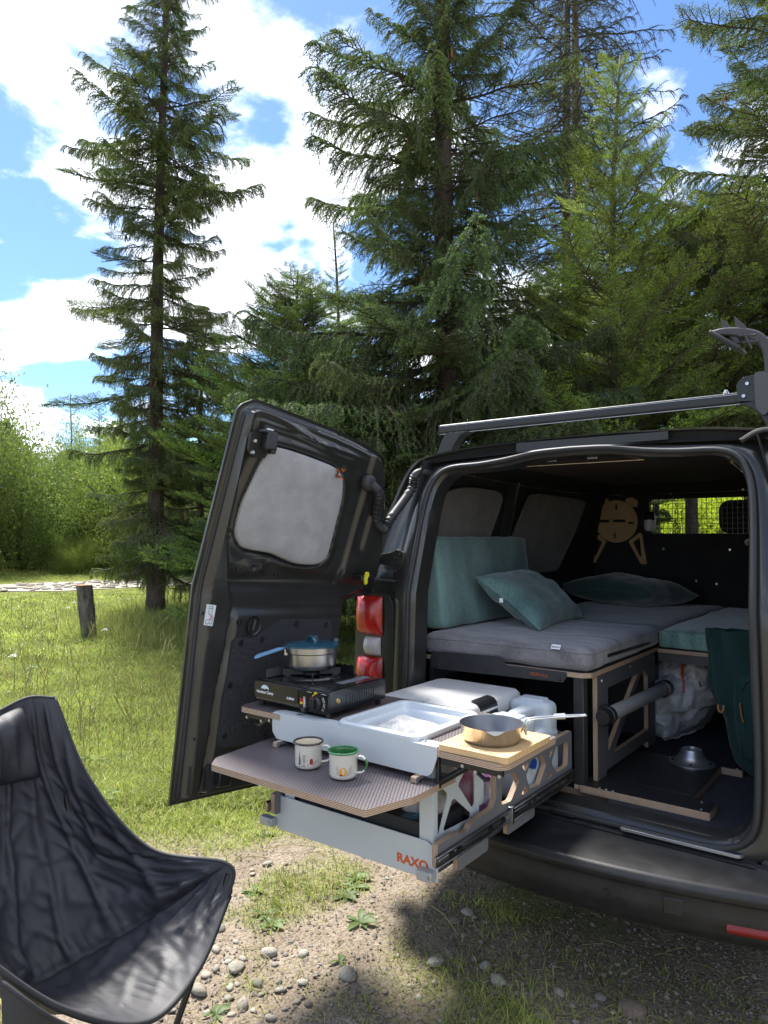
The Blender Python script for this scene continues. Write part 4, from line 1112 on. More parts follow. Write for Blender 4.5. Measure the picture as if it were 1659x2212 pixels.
def sdf(px, pz, poly):
    P = np.array(poly); d = np.full(px.shape, 1e9); ins = np.zeros(px.shape, bool)
    for i in range(len(P)):
        a, b_ = P[i], P[(i + 1) % len(P)]; e = b_ - a
        t_ = np.clip(((px - a[0]) * e[0] + (pz - a[1]) * e[1]) / (e @ e), 0, 1)
        d = np.minimum(d, np.hypot(px - a[0] - e[0] * t_, pz - a[1] - e[1] * t_))
        c = (a[1] > pz) != (b_[1] > pz)
        with np.errstate(divide='ignore', invalid='ignore'):
            ins ^= c & (px < (b_[0] - a[0]) * (pz - a[1]) / (b_[1] - a[1] + 1e-12) + a[0])
    return np.where(ins, -d, d)
def sst(a, b_, x):
    t_ = np.clip((x - a) / (b_ - a), 0, 1); return t_ * t_ * (3 - 2 * t_)
nc, nr = 130, 250
S_, T_ = np.meshgrid(np.linspace(0, 1, nc), np.linspace(0, 1, nr))
Z_ = .585 + T_ * 1.40; xh = np.interp(Z_, *np.array(XH).T); X_ = .044 + (xh - .044) * S_
for _ in range(6):
    zt = np.interp(X_, *np.array(ZT).T); Z_ = .585 + T_ * (zt - .585); xh = np.interp(Z_, *np.array(XH).T); X_ = .044 + (xh - .044) * S_
outline = list(zip(X_[0, :], Z_[0, :])) + list(zip(X_[:, -1], Z_[:, -1])) + list(zip(X_[-1, ::-1], Z_[-1, ::-1])) + list(zip(X_[::-1, 0], Z_[::-1, 0]))
de = -sdf(X_, Z_, outline[::4]); de = np.maximum(de, 0); dw = sdf(X_, Z_, WIN)
rid = np.interp(Z_, *np.array(RID).T)
H_ = np.full(X_.shape, .062)
H_ -= .026 * sst(.0, .022, rid - X_) * (1 - sst(.018, .05, -dw + .035) * 0)           # step in from the edge strip
H_ += .020 * sst(1.285, 1.235, Z_) * sst(.0, .03, rid - X_ - .015)                      # lower panel stands proud again
H_ -= .016 * np.exp(-((Z_ - 1.375) / .035) ** 2) * sst(.0, .03, rid - X_)               # hollow under the window
H_ += .010 * sst(1.40, 1.44, Z_) * sst(.055, .02, dw) * sst(0, .03, rid - X_)           # window frame lip
H_ -= .022 * sst(.014, .0, dw)                                                          # window rebate
H_ += .016 * np.exp(-(((X_ + .165) / .055) ** 4 + ((Z_ - 1.425) / .026) ** 4)) - .010 * np.exp(-(((X_ + .165) / .016) ** 2 + ((Z_ - 1.425) / .012) ** 2))
H_ += .014 * sst(.60, .63, -X_) * sst(1.36, 1.40, Z_)                                   # hinge-side rail
H_ -= .014 * np.exp(-(((X_ + .665) / .028) ** 6 + ((Z_ - 1.60) / .085) ** 6))           # pocket in the rail
H_ += .009 * np.exp(-((de - .075) / .012) ** 2) * sst(1.86, 1.90, Z_)                   # swage along the top
H_ += .010 * np.exp(-((Z_ - (1.915 + .05 * np.cos((X_ + .02) * 6.2))) / .012) ** 2) * sst(.05, .01, X_ + .0) * sst(-.56, -.50, X_)
H_ *= sst(.014, .040, de) * .93 + .07
H_ -= .012 * np.exp(-((de - .030) / .006) ** 2) * (S_ < .5)
pr_ = -.066 + .022 * (Z_ - .585) + .255 * np.maximum(0, Z_ - 1.35)
Vf = np.stack([X_, pr_ + H_, Z_], 2).reshape(-1, 3); Vb = np.stack([X_, pr_ - .006 - .02 * sst(0, .05, de), Z_], 2).reshape(-1, 3)
q0 = (np.arange(nr - 1)[:, None] * nc + np.arange(nc - 1)[None]).ravel(); Ff = np.stack([q0, q0 + nc, q0 + nc + 1, q0 + 1], 1)
rim = np.concatenate([np.arange(nc), np.arange(nc - 1, nr * nc, nc)[1:], np.arange(nr * nc - 1, (nr - 1) * nc - 1, -1)[1:], np.arange((nr - 1) * nc, -1, -nc)[1:]])
Fr = np.stack([rim[:-1], rim[1:], rim[1:] + nr * nc, rim[:-1] + nr * nc], 1)
dme = npmesh('rear_door', np.concatenate([Vf, Vb]), np.concatenate([Ff, Ff[:, ::-1] + nr * nc, Fr]), paint, smooth=True)
dme.set_sharp_from_angle(angle=R(50))
door = bpy.data.objects.new('rear_door', dme); COL.objects.link(door); door.parent = van; door.matrix_world = M_door
tag(door, 'open left rear door seen from inside')
def dp(x, z, off=.06):
    return (x, prof(z) + off, z)
DL = dict(local=True)
def dplate(poly, off, th, m=None):
    """plate that follows the door's curve"""
    q = (m or MB()); base = MB().plate(poly, 'y', 0, th)
    q.add([(x, prof(z) + off + y, z) for x, y, z in base.v], base.f); return q
dplate(rpoly([(-.110, 1.161), (-.130, 1.172), (-.205, 1.166), (-.257, 1.199), (-.325, 1.235), (-.577, 1.228), (-.592, 1.209), (-.602, 1.0), (-.602, .80), (-.58, .772), (-.156, .772), (-.096, .779), (-.085, .80)], .015), .050, .012).build('carpet_panel', felt, door, bevel=.003, **DL)
for x, z in ((-.145, 1.150), (-.24, 1.160), (-.40, 1.215), (-.555, 1.208), (-.115, 1.00), (-.115, .82), (-.30, .80), (-.58, .85), (-.58, 1.05)):
    MB().lathe([(0, .066), (.009, .066), (.011, .062), (.011, .055)], (x, prof(z), z), 14, axis='y').build('clip', blk_s, door, **DL)
sl = [Vector(dp(.020, z, .016)) for z in np.linspace(.60, 1.95, 40)]; sl += [Vector(dp(x, np.interp(x, *np.array(ZT).T) - .034, .020)) for x in np.linspace(-.02, -.66, 26)]
MB().tube(sl, .008, 8).build('door_rubber', rubber, door, smooth=180, **DL)
MB().tube([Vector(dp(x, .610, .018)) for x in np.linspace(.02, -.64, 20)], .008, 8).build('door_rubber', rubber, door, smooth=180, **DL)
lk = dplate(rpoly([(.010, 1.890), (-.070, 1.900), (-.088, 1.870), (-.075, 1.812), (-.020, 1.808), (.002, 1.830)], .008), .058, .012).build('lock', blk, door, bevel=.003, **DL)
m = MB(); m.obox(dp(-.058, 1.868, .090), (.045, .04, .062), Matrix()); m.obox(dp(-.038, 1.897, .088), (.05, .028, .012), Matrix()); m.obox(dp(-.072, 1.850, .095), (.018, .03, .05), Matrix()); m.build('latch', blk_s, lk, bevel=.004, **DL)
MB().obox(dp(-.05, 1.905, .082), (.03, .02, .008), Matrix()).build('latch_pin', steel, lk, bevel=.002, **DL)
for x, z in ((-.012, 1.862), (-.014, 1.824)):
    MB().lathe([(0, .078), (.006, .078), (.008, .072), (.008, .066)], (x, prof(z), z), 8, axis='y').build('bolt', steel, lk, **DL)
lk2 = dplate(rpoly([(-.045, .722), (-.118, .715), (-.125, .645), (-.055, .632)], .01), .060, .014).build('lock', blk, door, bevel=.003, **DL)
MB().obox(dp(-.105, .682, .090), (.05, .04, .06), Matrix()).build('latch', blk_s, lk2, bevel=.004, **DL)
# inner pull: recessed oval cup with a bar
m = MB()
def cup(i, j):
    a = i * 6.2832; rr_ = (1.0, .86, .62, 0.02)[min(3, int(j * 3.01))]; dz_ = (.064, .060, .030, .026)[min(3, int(j * 3.01))]
    return dp(-.195 + .032 * rr_ * math.cos(a), 1.212 + .036 * rr_ * math.sin(a), dz_)
m.grid(cup, 28, 4, closed=True); hd = m.build('pull_cup', blk_s, door, smooth=50, **DL)
MB().tube([dp(-.200, 1.232, .060), dp(-.192, 1.195, .062)], .008, 8).build('pull_bar', blk_s, hd, **DL)
# warning sticker
stk = MB(); stk.add([dp(.018, 1.291, .0640), dp(-.022, 1.287, .0640), dp(-.015, 1.214, .0640), dp(.022, 1.219, .0640)], [(0, 1, 2, 3)])
stk = stk.build('sticker', mat('sticker_white', (.66, .72, .76), .45), door, **DL)
m = MB()
def ln(a, b_, w=.0007, mi=0):
    p, q = Vector(dp(a[0], a[1], .0650)), Vector(dp(b_[0], b_[1], .0650)); n = (q - p).cross(Vector((0, 1, 0))).normalized() * w
    m.add([p + n, p - n, q - n, q + n], [(0, 1, 2, 3)], mi)
for a, b_ in (((.006, 1.283), (-.008, 1.283)), ((.007, 1.283), (.006, 1.256)), ((-.009, 1.283), (-.006, 1.256)), ((.006, 1.256), (-.006, 1.256)), ((.005, 1.276), (-.007, 1.276)), ((.002, 1.254), (-.006, 1.246)),
              ((.016, 1.236), (0, 1.238)), ((.016, 1.236), (.014, 1.222)), ((0, 1.238), (-.012, 1.235)), ((-.012, 1.235), (-.010, 1.221)), ((.014, 1.222), (.001, 1.224)), ((.001, 1.224), (-.010, 1.221)), ((0, 1.238), (.001, 1.224))):
    ln(a, b_)
for a, b_ in (((-.008, 1.254), (-.001, 1.240)), ((-.001, 1.240), (-.015, 1.240)), ((-.015, 1.240), (-.008, 1.254)), ((-.008, 1.249), (-.008, 1.244))):
    ln(a, b_, .0008, 1)
m.build('pictogram', [mat('print_black', (.02, .02, .02), .5), mat('print_red', (.6, .03, .02), .5)], stk, **DL)
for x, z, s in ((.012, .875 - .05, .005), (-.565, 1.665, .006), (-.545, 1.520, .006), (.03, 1.26, .006), (-.09, 1.415, .009), (-.265, 1.405, .009), (-.13, 1.225, .010)):
    MB().lathe([(0, .066), (s * .8, .066), (s, .0655), (s * 1.05, .060)], (x, prof(z), z), 12, axis='y').build('plug', blk_s, door, **DL)
# door check strap with its yellow release
ck = MB(); ck.obox(dp(-.700, 1.405, .085), (.055, .05, .022), Matrix()); ck.obox(dp(-.735, 1.405, .09), (.03, .035, .026), Matrix()); ck = ck.build('check_strap', blk_s, door, bevel=.003, **DL)
yl = MB(); yl.plate(rpoly([(-.690, 1.432), (-.705, 1.432), (-.708, 1.415), (-.700, 1.405), (-.702, 1.385), (-.690, 1.378), (-.684, 1.40)], .004), 'y', prof(1.4) + .112, .008); yl.build('release_lever', mat('yellow_plastic', (.62, .60, .04), .45), ck, bevel=.002, **DL)
bar_a = M_door @ Vector(dp(-.745, 1.405, .09))
MB().tube([bar_a, (-.728, yb(1.39) - .006, 1.390)], .0055, 8).build('check_bar', blk_s, van)
# wiring conduit in a V between door and pillar
gA = M_door @ Vector(dp(-.605, 1.790, .075)); gB = Vector((-.690, yb(1.86) - .005, 1.862))
MB().lathe([(0, .088), (.024, .088), (.034, .078), (.036, .060)], (-.605, prof(1.79), 1.79), 20, axis='y').build('grommet', rubber, door, smooth=50, **DL)
path_c = spline([gA, gA.lerp(Vector((-.735, -.07, 1.62)), .3) + Vector((.03, -.01, .01)), Vector((-.742, -.125, 1.66)), Vector((-.735, -.075, 1.615)), Vector((-.735, -.035, 1.655)), Vector((-.715, yb(1.8) - .03, 1.79)), Vector((-.700, yb(1.86) - .04, 1.85)), Vector((-.680, yb(1.87) - .015, 1.868)), gB + Vector((.03, .03, 0))], 150)
rad_c = []
for i, p in enumerate(path_c):
    t_ = i / 149; rib = (.10 < t_ < .26) or (.34 < t_ < .52) or (.60 < t_ < .74)
    rad_c.append(.0190 + (.0032 * math.sin(i * 1.9) if rib else 0.0))
MB().tube(path_c, rad_c, 12).build('wiring_conduit', rubber, van, smooth=60)
# right door: the same pressing mirrored, swung out of the picture
rd = bpy.data.objects.new('rear_door', dme); COL.objects.link(rd); rd.parent = van
rd.matrix_world = Matrix.Scale(-1, 4, Vector((1, 0, 0))) @ Matrix.Translation(HX) @ Matrix.Rotation(R(-165), 4, HA) @ Matrix.Translation(-HX)
tag(rd, 'open right rear door')

# ---------------------------------------------------------------- window covers (removable padded panels)
grey_pad = fabric('pad_cloth', (.25, .25, .255), (.42, .42, .425), 1100, patch=14, bump=.35, pc=(.34, .66))
dark_pad = fabric('pad_cloth_dark', (.065, .060, .056), (.12, .11, .10), 500, patch=9, bump=.4)
def cover(name, poly, P, th, mt, label):
    """soft padded panel from an outline; P(a, b, h) maps outline coords and height to space"""
    d = [(v.x, v.y) for v in spline([(a, b_, 0) for a, b_ in poly] + [(poly[0][0], poly[0][1], 0)], 80)][:-1]
    ca = sum(a for a, b_ in d) / len(d); cb = sum(b_ for a, b_ in d) / len(d); n = len(d)
    v, f = [], []
    rows_ = ((1.0, 0), (1.012, th * .5), (1.0, th * .85), (.975, th), (.8, th * 1.05), (.5, th * 1.1), (.2, th * 1.1), (.001, th * 1.1))
    for s, h in rows_:
        v += [P(ca + (a - ca) * s, cb + (b_ - cb) * s, h) for a, b_ in d]
    for i in range(len(rows_) - 1):
        f += [(i * n + k, i * n + (k + 1) % n, (i + 1) * n + (k + 1) % n, (i + 1) * n + k) for k in range(n)]
    e = thing(name, label, 'window cover', 'padded window covers')
    o = MB().add(v, f).build('pad', mt, e, smooth=180)
    rb = MB().tube([Vector(P(ca + (a - ca) * 1.014, cb + (b_ - cb) * 1.014, th * .25)) for a, b_ in d + [d[0]]], .0045, 6, cap=False).build('piping', blk_s, e, smooth=180)
    return e
cover('window_cover', WIN, lambda a, b_, h: tuple(M_door @ Vector((a, prof(b_) + .030 + h, b_))), .024, grey_pad, 'light grey padded cover in the window of the open door')
wx = lambda z, h: -wall_x(z) + .016 + h
cover('window_cover', [(.20, 1.40), (.205, 1.60), (.23, 1.74), (.30, 1.785), (.463, 1.815), (.752, 1.812), (.82, 1.785), (.825, 1.74), (.78, 1.60), (.70, 1.40)], lambda a, b_, h: (wx(b_, h), a, b_), .02, dark_pad, 'dark grey padded cover on the side window behind the green backrest cushion')
cover('window_cover', [(1.06, 1.45), (1.04, 1.58), (1.10, 1.74), (1.17, 1.815), (1.5, 1.815), (1.88, 1.805), (1.925, 1.77), (1.85, 1.6), (1.70, 1.40), (1.62, 1.375), (1.32, 1.378), (1.15, 1.39)], lambda a, b_, h: (wx(b_, h), a, b_), .02, dark_pad, 'dark grey padded cover on the forward side window')
# butterfly resting on the light cover
bw = mat('wing_orange', (.42, .13, .02), .7, col2=(.06, .02, .008), nscale=90, contrast=(.42, .52)); bb_ = mat('insect_body', (.05, .03, .02), .8)
bp_ = M_door @ Vector(dp(-.428, 1.806, .062)); e = thing('butterfly', 'small orange and brown butterfly resting on the light grey window cover', 'butterfly', None, bp_)
dn = (M_door.to_3x3() @ Vector((0, 1, 0))).normalized(); dr = CR.normalized(); du = Vector((0, 0, 1))
for s, (lx, lz) in ((1, (.020, .020)), (-1, (-.006, .022)), (1, (.010, -.022)), (-1, (-.010, -.018))):
    a = dr * lx + du * lz + dn * .014; sd_ = a.cross(dn).normalized() * .011
    pts = [Vector((0, 0, 0)), a * .55 + sd_, a * 1.0 + sd_ * .8, a * 1.12, a * .6 - sd_ * .7]
    MB().add([bp_ + q for q in pts] + [bp_ + q + dn * .0006 for q in pts], [(0, 1, 2, 3, 4), (5, 9, 8, 7, 6)] + [(k, (k + 1) % 5, 5 + (k + 1) % 5, 5 + k) for k in range(5)]).build('wing', bw, e)
MB().tube([bp_ + du * -.012 + dn * .003, bp_ + dn * .004, bp_ + du * .010 + dn * .004], [.001, .0024, .0016], 6).build('body', bb_, e)
MB().tube([bp_ + du * .010 + dn * .004, bp_ + du * .020 + dr * .012 + dn * .008], .0004, 4).tube([bp_ + du * .010 + dn * .004, bp_ + du * .022 + dr * .004 + dn * .008], .0004, 4).build('antennae', bb_, e)

# ---------------------------------------------------------------- roof bars and carrier
bar_m = mat('bar_black', (.014, .0145, .016), .42)
for Y, lab in ((.35, 'black aluminium roof bar across the rear of the van roof'), (1.62, 'second black roof bar further forward on the van roof')):
    e = thing('roof_bar', lab, 'roof bar', 'roof bars', (0, Y, 1.98))
    zo = 0 if Y < 1 else -.012
    m = MB().plate(rrect(-.020 + Y, 2.063 + zo, .020 + Y, 2.105 + zo, .008, 4), 'x', -.72, 1.50)
    bo = m.build('bar', bar_m, e, bevel=.0)
    for dz in (.0, -.036):
        MB().box((-.72, Y - .0215, 2.0955 + dz + zo), (.78, Y - .0195, 2.0967 + dz + zo)).build('groove_trim', steel, bo)
    MB().box((-.724, Y - .021, 2.062 + zo), (-.7205, Y + .021, 2.106 + zo)).build('end_cap', rubber, bo)
    for sx in (-1, 1):
        q = MB().plate(rpoly([(.735, 1.945), (.655, 1.962), (.640, 2.0), (.600, 2.050), (.555, 2.062 + zo), (.68, 2.062 + zo), (.705, 2.02)], .012), 'y', Y - .03, .06)
        MB().add([(x * sx, y, z) for x, y, z in q.v], q.f).build('foot', bar_m, e, bevel=.006)
MB().lathe([(0, 0), (.010, 0), (.010, .006), (.006, .008), (.006, .014), (0, .014)], (.515, .345, 2.106), 12).build('clamp_nut', steel, bpy.data.objects['roof_bar'])
e = thing('roof_carrier', 'grey ribbed plastic carrier arm clamped on the rear roof bar', 'roof carrier', None, (.66, .35, 2.1))
arm_m = mat('carrier_grey', (.055, .055, .057), .5, col2=(.04, .04, .042), nscale=20, bump=.1, bscale=200)
spn = [(.665, 2.0), (.662, 2.10), (.664, 2.19), (.655, 2.25), (.625, 2.29), (.57, 2.312), (.52, 2.320), (.485, 2.318)]
pts = spline([(a, 0, b_) for a, b_ in spn], 30); m = MB(); v, f = [], []
for i, p in enumerate(pts):
    d = (pts[min(i + 1, 29)] - pts[max(0, i - 1)]).normalized(); n = Vector((-d.z, 0, d.x)); w = .011 + .007 * math.sin(i / 29 * math.pi); yw = .034 + .02 * (i / 29)
    for (a, c) in ((1, -1), (1, 1), (-1, 1), (-1, -1)):
        q = p + n * w * a; v.append((q.x, .35 + yw * c - .02 * (i / 29), q.z))
for i in range(29):
    f += [(i * 4 + k, i * 4 + (k + 1) % 4, (i + 1) * 4 + (k + 1) % 4, (i + 1) * 4 + k) for k in range(4)]
f += [(0, 1, 2, 3), (116, 119, 118, 117)]
m.add(v, f).build('arm', arm_m, e, bevel=.006)
fl_ = Matrix.Rotation(R(-28), 3, 'Y')
MB().obox((.530, .315, 2.285), (.125, .11, .014), Matrix.Rotation(R(38), 3, 'Y')).build('pad_plate', blk, e, bevel=.004)
for dx in (0, .045):
    q = MB().plate([(.515 + dx, 2.335), (.512 + dx, 2.372), (.545 + dx, 2.335), (.575 + dx, 2.275), (.562 + dx, 2.272)], 'y', .295, .006); q.build('fin', arm_m, e, bevel=.001)
for (a, b_) in (((.572, 2.297), (.625, 2.292)), ((.582, 2.272), (.635, 2.268)), ((.588, 2.305), (.612, 2.245))):
    MB().tube([(a[0], .290, a[1]), (b_[0], .290, b_[1])], .0042, 6).build('rib', arm_m, e)
MB().plate(rpoly([(.560, 2.070), (.555, 2.130), (.578, 2.155), (.610, 2.158), (.625, 2.16), (.628, 2.06)], .006), 'y', .318, .02).build('bracket', blk_s, e, bevel=.003)
MB().plate(rpoly([(.620, 2.035), (.616, 2.160), (.640, 2.165), (.668, 2.15), (.668, 2.03), (.645, 2.005)], .010), 'y', .300, .06).build('clamp', mat('clamp_grey', (.07, .07, .07), .5), e, bevel=.004)
for x, z in ((.580, 2.085), (.592, 2.128)):
    MB().lathe([(0, -.008), (.006, -.008), (.008, -.004), (.008, 0)], (x, .318, z), 12, axis='y').build('rivet', steel, e)
# ================================================================ pull-out kitchen
powder = mat('powder_grey', (.50, .535, .545), .42, col2=(.53, .56, .57), nscale=5, bump=.06, bscale=500, bdist=.001)
film = hex_mat('hex_film', (.165, .140, .148), (.020, .017, .018))
grey_ply = mat('grey_film', (.155, .155, .165), .45, col2=(.135, .135, .145), nscale=4, bump=.03, bscale=200)
dark_ply = mat('dark_film', (.045, .045, .050), .5, col2=(.052, .052, .057), nscale=4)
kd = thing('kitchen_drawer', 'pull-out kitchen drawer with grey metal front, plywood sides and hexagon-patterned worktops', 'kitchen drawer', None, (-.33, -.35, .60))
fp = MB().plate([(-.656, .636), (-.650, .612), (-.012, .618), (-.012, .668), (-.007, .672), (-.007, .706), (-.05, .724), (-.643, .724), (-.656, .712)], 'y', -.772, .005).build('front_panel', powder, kd, bevel=.0015)
text('lettering', 'RAXO', .0355, orange_m, fp, Vector((-.098, -.7726, .6525)) - wloc(fp), (R(90), 0, 0), bold=.0012, sx=1.12)
for x0, x1, zc_ in ((-.705, -.650, .637), (-.066, -.016, .637)):
    MB().box((x0, -.800, zc_ - .014), (x1, -.7725, zc_ + .014)).build('catch_block', mat('cast_grey', (.40, .41, .42), .45, .3), fp, bevel=.003)
    MB().lathe([(0, -.003), (.004, -.003), (.005, 0), (.005, .004)], (x1 - .012 if x0 < -.5 else x1 - .006, -.800, zc_), 10, axis='y').build('screw', steel, fp)
MB().box((-.645, -.766, .640), (-.016, .115, .650)).build('bottom_board', dark_ply, kd)
hexes = [[(-.431, .737), (-.423, .800), (-.405, .824), (-.357, .824), (-.310, .781), (-.367, .731)],
         [(-.290, .823), (-.240, .823), (-.262, .797)], [(-.295, .727), (-.245, .727), (-.268, .757)],
         [(-.258, .783), (-.215, .825), (-.134, .824), (-.102, .782), (-.157, .726), (-.232, .735)],
         [(-.092, .822), (-.045, .822), (-.068, .796)], [(-.100, .728), (-.052, .728), (-.076, .755)],
         [(-.057, .775), (-.020, .823), (.078, .823), (.090, .80), (.080, .732), (-.015, .730)]]
SPo = [(-.80, .668), (.123, .668), (.123, .852), (-.466, .852), (-.466, .768), (-.49, .744), (-.622, .738), (-.632, .724), (-.676, .724), (-.684, .736), (-.80, .736)]
for x in (-.012, -.652):
    MB().plate(rpoly(SPo, .010), 'x', x, .018, [rpoly(h, .010) for h in hexes], mi=0, mi_edge=1).build('side_panel', [grey_ply, ply_edge('x')], kd, smooth=20)
MB().box((-.634, .105, .652), (-.013, .117, .845)).build('rear_board', grey_ply, kd)
def slide(x, sx):
    q = MB()
    q.box((x, -.815, .678), (x + sx * .004, -.30, .710)); q.box((x, -.815, .706), (x + sx * .012, -.30, .710)); q.box((x, -.815, .678), (x + sx * .012, -.30, .682)); q.box((x + sx * .004, -.80, .690), (x + sx * .007, -.31, .698))
    q.box((x + sx * .004, -.385, .674), (x + sx * .008, .12, .714)); q.box((x + sx * .004, -.385, .710), (x + sx * .017, .12, .714)); q.box((x + sx * .004, -.385, .674), (x + sx * .017, .12, .678)); q.box((x + sx * .008, -.37, .688), (x + sx * .012, .11, .700))
    so = q.build('slide', zinc, kd, bevel=.0008, seg=1)
    for y in (-.74, -.70, -.52, -.44, -.36, -.26, -.22, -.02, .06):
        MB().box((x + sx * .006, y - .012, .689), (x + sx * .0128, y + .012, .699)).build('bearing_slot', blk_s, so)
    q = MB().box((x - sx * .004, -.395, .668), (x + sx * .019, -.380, .722)); q.build('stop', zinc, so, bevel=.001)
slide(.0065, 1); slide(-.6525, -1)
for y0, y1, z0 in ((-.70, -.52, .628), (-.40, -.20, .632)):
    MB().plate(rrect(y0, z0, y1, .668, .012), 'x', -.006, .014, mi=0, mi_edge=1).build('runner_support', [grey_ply, ply_edge('x')], kd)
# metal uprights with an X cut-out
xo = [(-.760, .652), (-.507, .652), (-.507, .860), (-.507, .975), (-.760, .975)]
xh_ = [[(-.738, .945), (-.590, .945), (-.585, .93), (-.655, .862), (-.738, .905)], [(-.632, .846), (-.548, .912), (-.535, .90), (-.535, .765), (-.55, .755)], [(-.742, .880), (-.742, .735), (-.736, .735), (-.688, .830), (-.69, .84)], [(-.705, .735), (-.712, .742), (-.665, .812), (-.650, .812), (-.558, .742), (-.562, .728)]]
for x, s in ((-.034, 1), (-.625, -1)):
    MB().plate(rpoly(xo, .008), 'x', x, .003, [rpoly(h, .008) for h in xh_]).build('upright', powder, kd)
    MB().box((x - (.045 if s > 0 else -.003), -.763, .652), (x + (0 if s > 0 else .045), -.7602, .975)).build('upright_flange', powder, kd)
MB().plate(rrect(-.52, .745, -.468, .93, .008), 'x', -.040, .003).build('back_bracket', powder, kd)
# apron and counter
ap = MB(); ap.plate(rpoly([(-.646, 1.0035), (-.646, .940), (-.626, .919), (-.028, .917), (-.012, .928), (.006, .975), (.006, 1.0035)], .006), 'y', -.800, .003); ap.plate(rpoly([(-.646, -.797), (.006, -.797), (.006, -.770), (-.015, -.752), (-.628, -.752), (-.646, -.768)], .010), 'z', 1.0005, .003)
apo = ap.build('apron', powder, kd, bevel=.0012)
for x in (-.545, -.055):
    MB().lathe([(.009, 0), (.009, .002), (.005, .003), (0, .0015)], (x, -.776, 1.0035), 16).build('screw', steel, apo)
MB().plate([(-.603, -.785), (.006, -.785), (.006, -.365), (-.603, -.365)], 'z', .982, .018, [rrect(-.354, -.784, -.078, -.456, .03)], mi=0, mi_edge=1).build('counter', [film, ply_edge('z')], kd)
sf = MB().plate(rpoly([(-.815, -.765), (-.800, -.802), (-.6055, -.802), (-.6055, -.40), (-.815, -.40)], .010), 'z', .982, .018, mi=0, mi_edge=1).build('stove_flap', [film, ply_edge('z')], kd, smooth=20)
rf = MB().plate(rpoly([(.009, -.812), (.205, -.818), (.224, -.795), (.220, -.486), (.009, -.486)], .018), 'z', .982, .018, mi=0, mi_edge=1).build('side_flap', [film, ply_edge('z')], kd, smooth=20)
def bracket(sx, x0, Y):
    q = MB(); q.obox((x0 + sx * .095, Y, .968), (.19, .014, .022), Matrix()); q.tube([(x0 - sx * .035, Y + .004, .885), (x0 + sx * .085, Y + .004, .965)], .010, 4); q.obox((x0 - sx * .012, Y, .930), (.012, .014, .09), Matrix()); q.tube([(x0 + sx * .10, Y, .962), (x0 + sx * .135, Y, .940), (x0 + sx * .15, Y, .945)], .007, 4)
    o = q.build('fold_bracket', blk_s, kd, bevel=.002)
    for dx, z in ((.072, .966), (.112, .958), (.184, .960)):
        MB().lathe([(0, -.011), (.005, -.011), (.006, -.008), (.006, 0)], (x0 + sx * dx, Y, z), 10, axis='y').build('rivet', steel, o)
bracket(1, .012, -.785); bracket(-1, -.610, -.770)
tb = MB().plate(rpoly([(-.632, -1.064), (-.674, -1.014), (-.694, -.80), (-.694, -.70), (.006, -.70), (.006, -.912), (-.008, -.955), (-.038, -1.062)], .006), 'z', .882, .018, mi=0, mi_edge=1).build('front_table', [film, ply_edge('z')], kd, smooth=20)
for x in (-.612, -.062):
    q = MB().plate(rpoly([(-.83, .9005), (-.83, .918), (-.70, .918), (-.70, .9005), (-.715, .9005), (-.715, .908), (-.818, .908), (-.818, .9005)], .004), 'x', x, .018, mi=0, mi_edge=1); q.build('stop_loop', [grey_ply, ply_edge('x')], tb)

# ---------------------------------------------------------------- things on the kitchen
# gas stove
gloss = mat('stove_enamel', (.010, .010, .0105), .22, coat=.5, col2=(.014, .014, .0145), nscale=6)
stv = thing('gas_stove', 'black portable gas stove with red knob markings on the raised worktop', 'stove', None, (-.60, -.62, 1.0))
SX0, SX1, SY0, SY1, SZ0, SZ1 = -.768, -.428, -.764, -.468, 1.020, 1.089
q = MB().plate(rrect(SY0 + .003, SZ0, SY1, SZ1, (.006, .012, .012, .006)), 'x', SX0, SX1 - SX0, ); q.build('housing', gloss, stv, bevel=.004, seg=3)
q = MB().plate(rrect(SX0 - .001, 1.034, -.560, 1.088, .012), 'y', SY0 - .004, .006); fpn = q.build('front_plate', mat('stove_front', (.018, .0165, .013), .3), stv, bevel=.0015)
MB().plate(rrect(-.556, SZ0 - .002, SX1, 1.086, .008), 'y', SY0 - .003, .005).build('control_panel', gloss, stv, bevel=.001)
ym = SY0 - .0046
text('lettering', 'Horizon Camp', .0135, white_m, fpn, Vector((-.716, ym, 1.0535)) - wloc(fpn), (R(90), 0, 0), ext=.0002, bold=.0003)
text('lettering', 'ELBRUS', .0105, white_m, fpn, Vector((-.594, ym, 1.0485)) - wloc(fpn), (R(90), 0, 0), ext=.0002, bold=.0002)
arc = [(-.716 + .019 * math.cos(a), 1.0635 + .015 * math.sin(a)) for a in np.linspace(0, math.pi, 14)] + [(-.728, 1.067), (-.719, 1.0635), (-.711, 1.067), (-.703, 1.0655)]
MB().plate(arc, 'y', ym - .0002, .0004).build('emblem', mat('pale_blue_print', (.55, .68, .74), .5), fpn)
pr_o = []
def lab(poly, col, nm):
    MB().plate(poly, 'y', SY0 - .0036, .0005).build('marking', mat(nm, col, .5), stv)
lab(rrect(-.551, 1.046, -.539, 1.057, .001), (.62, .03, .03), 'mark_red'); lab(rrect(-.551, 1.038, -.539, 1.0455, .001), (.72, .45, .02), 'mark_yellow'); lab(rrect(-.5485, 1.049, -.5415, 1.054, .0008, 2), (.85, .8, .75), 'mark_white')
lab([(-.535, 1.030), (-.533, 1.030), (-.533, 1.064), (-.535, 1.064)], (.8, .8, .8), 'mark_white'); lab([(-.530, 1.030), (-.528, 1.030), (-.528, 1.064), (-.530, 1.064)], (.8, .8, .8), 'mark_white')
text('lettering', 'GAS', .0075, white_m, stv, Vector((-.5315, SY0 - .0037, 1.047)) - wloc(stv), (R(90), R(-90), 0), ext=.0002)
KX, KZ = -.476, 1.050
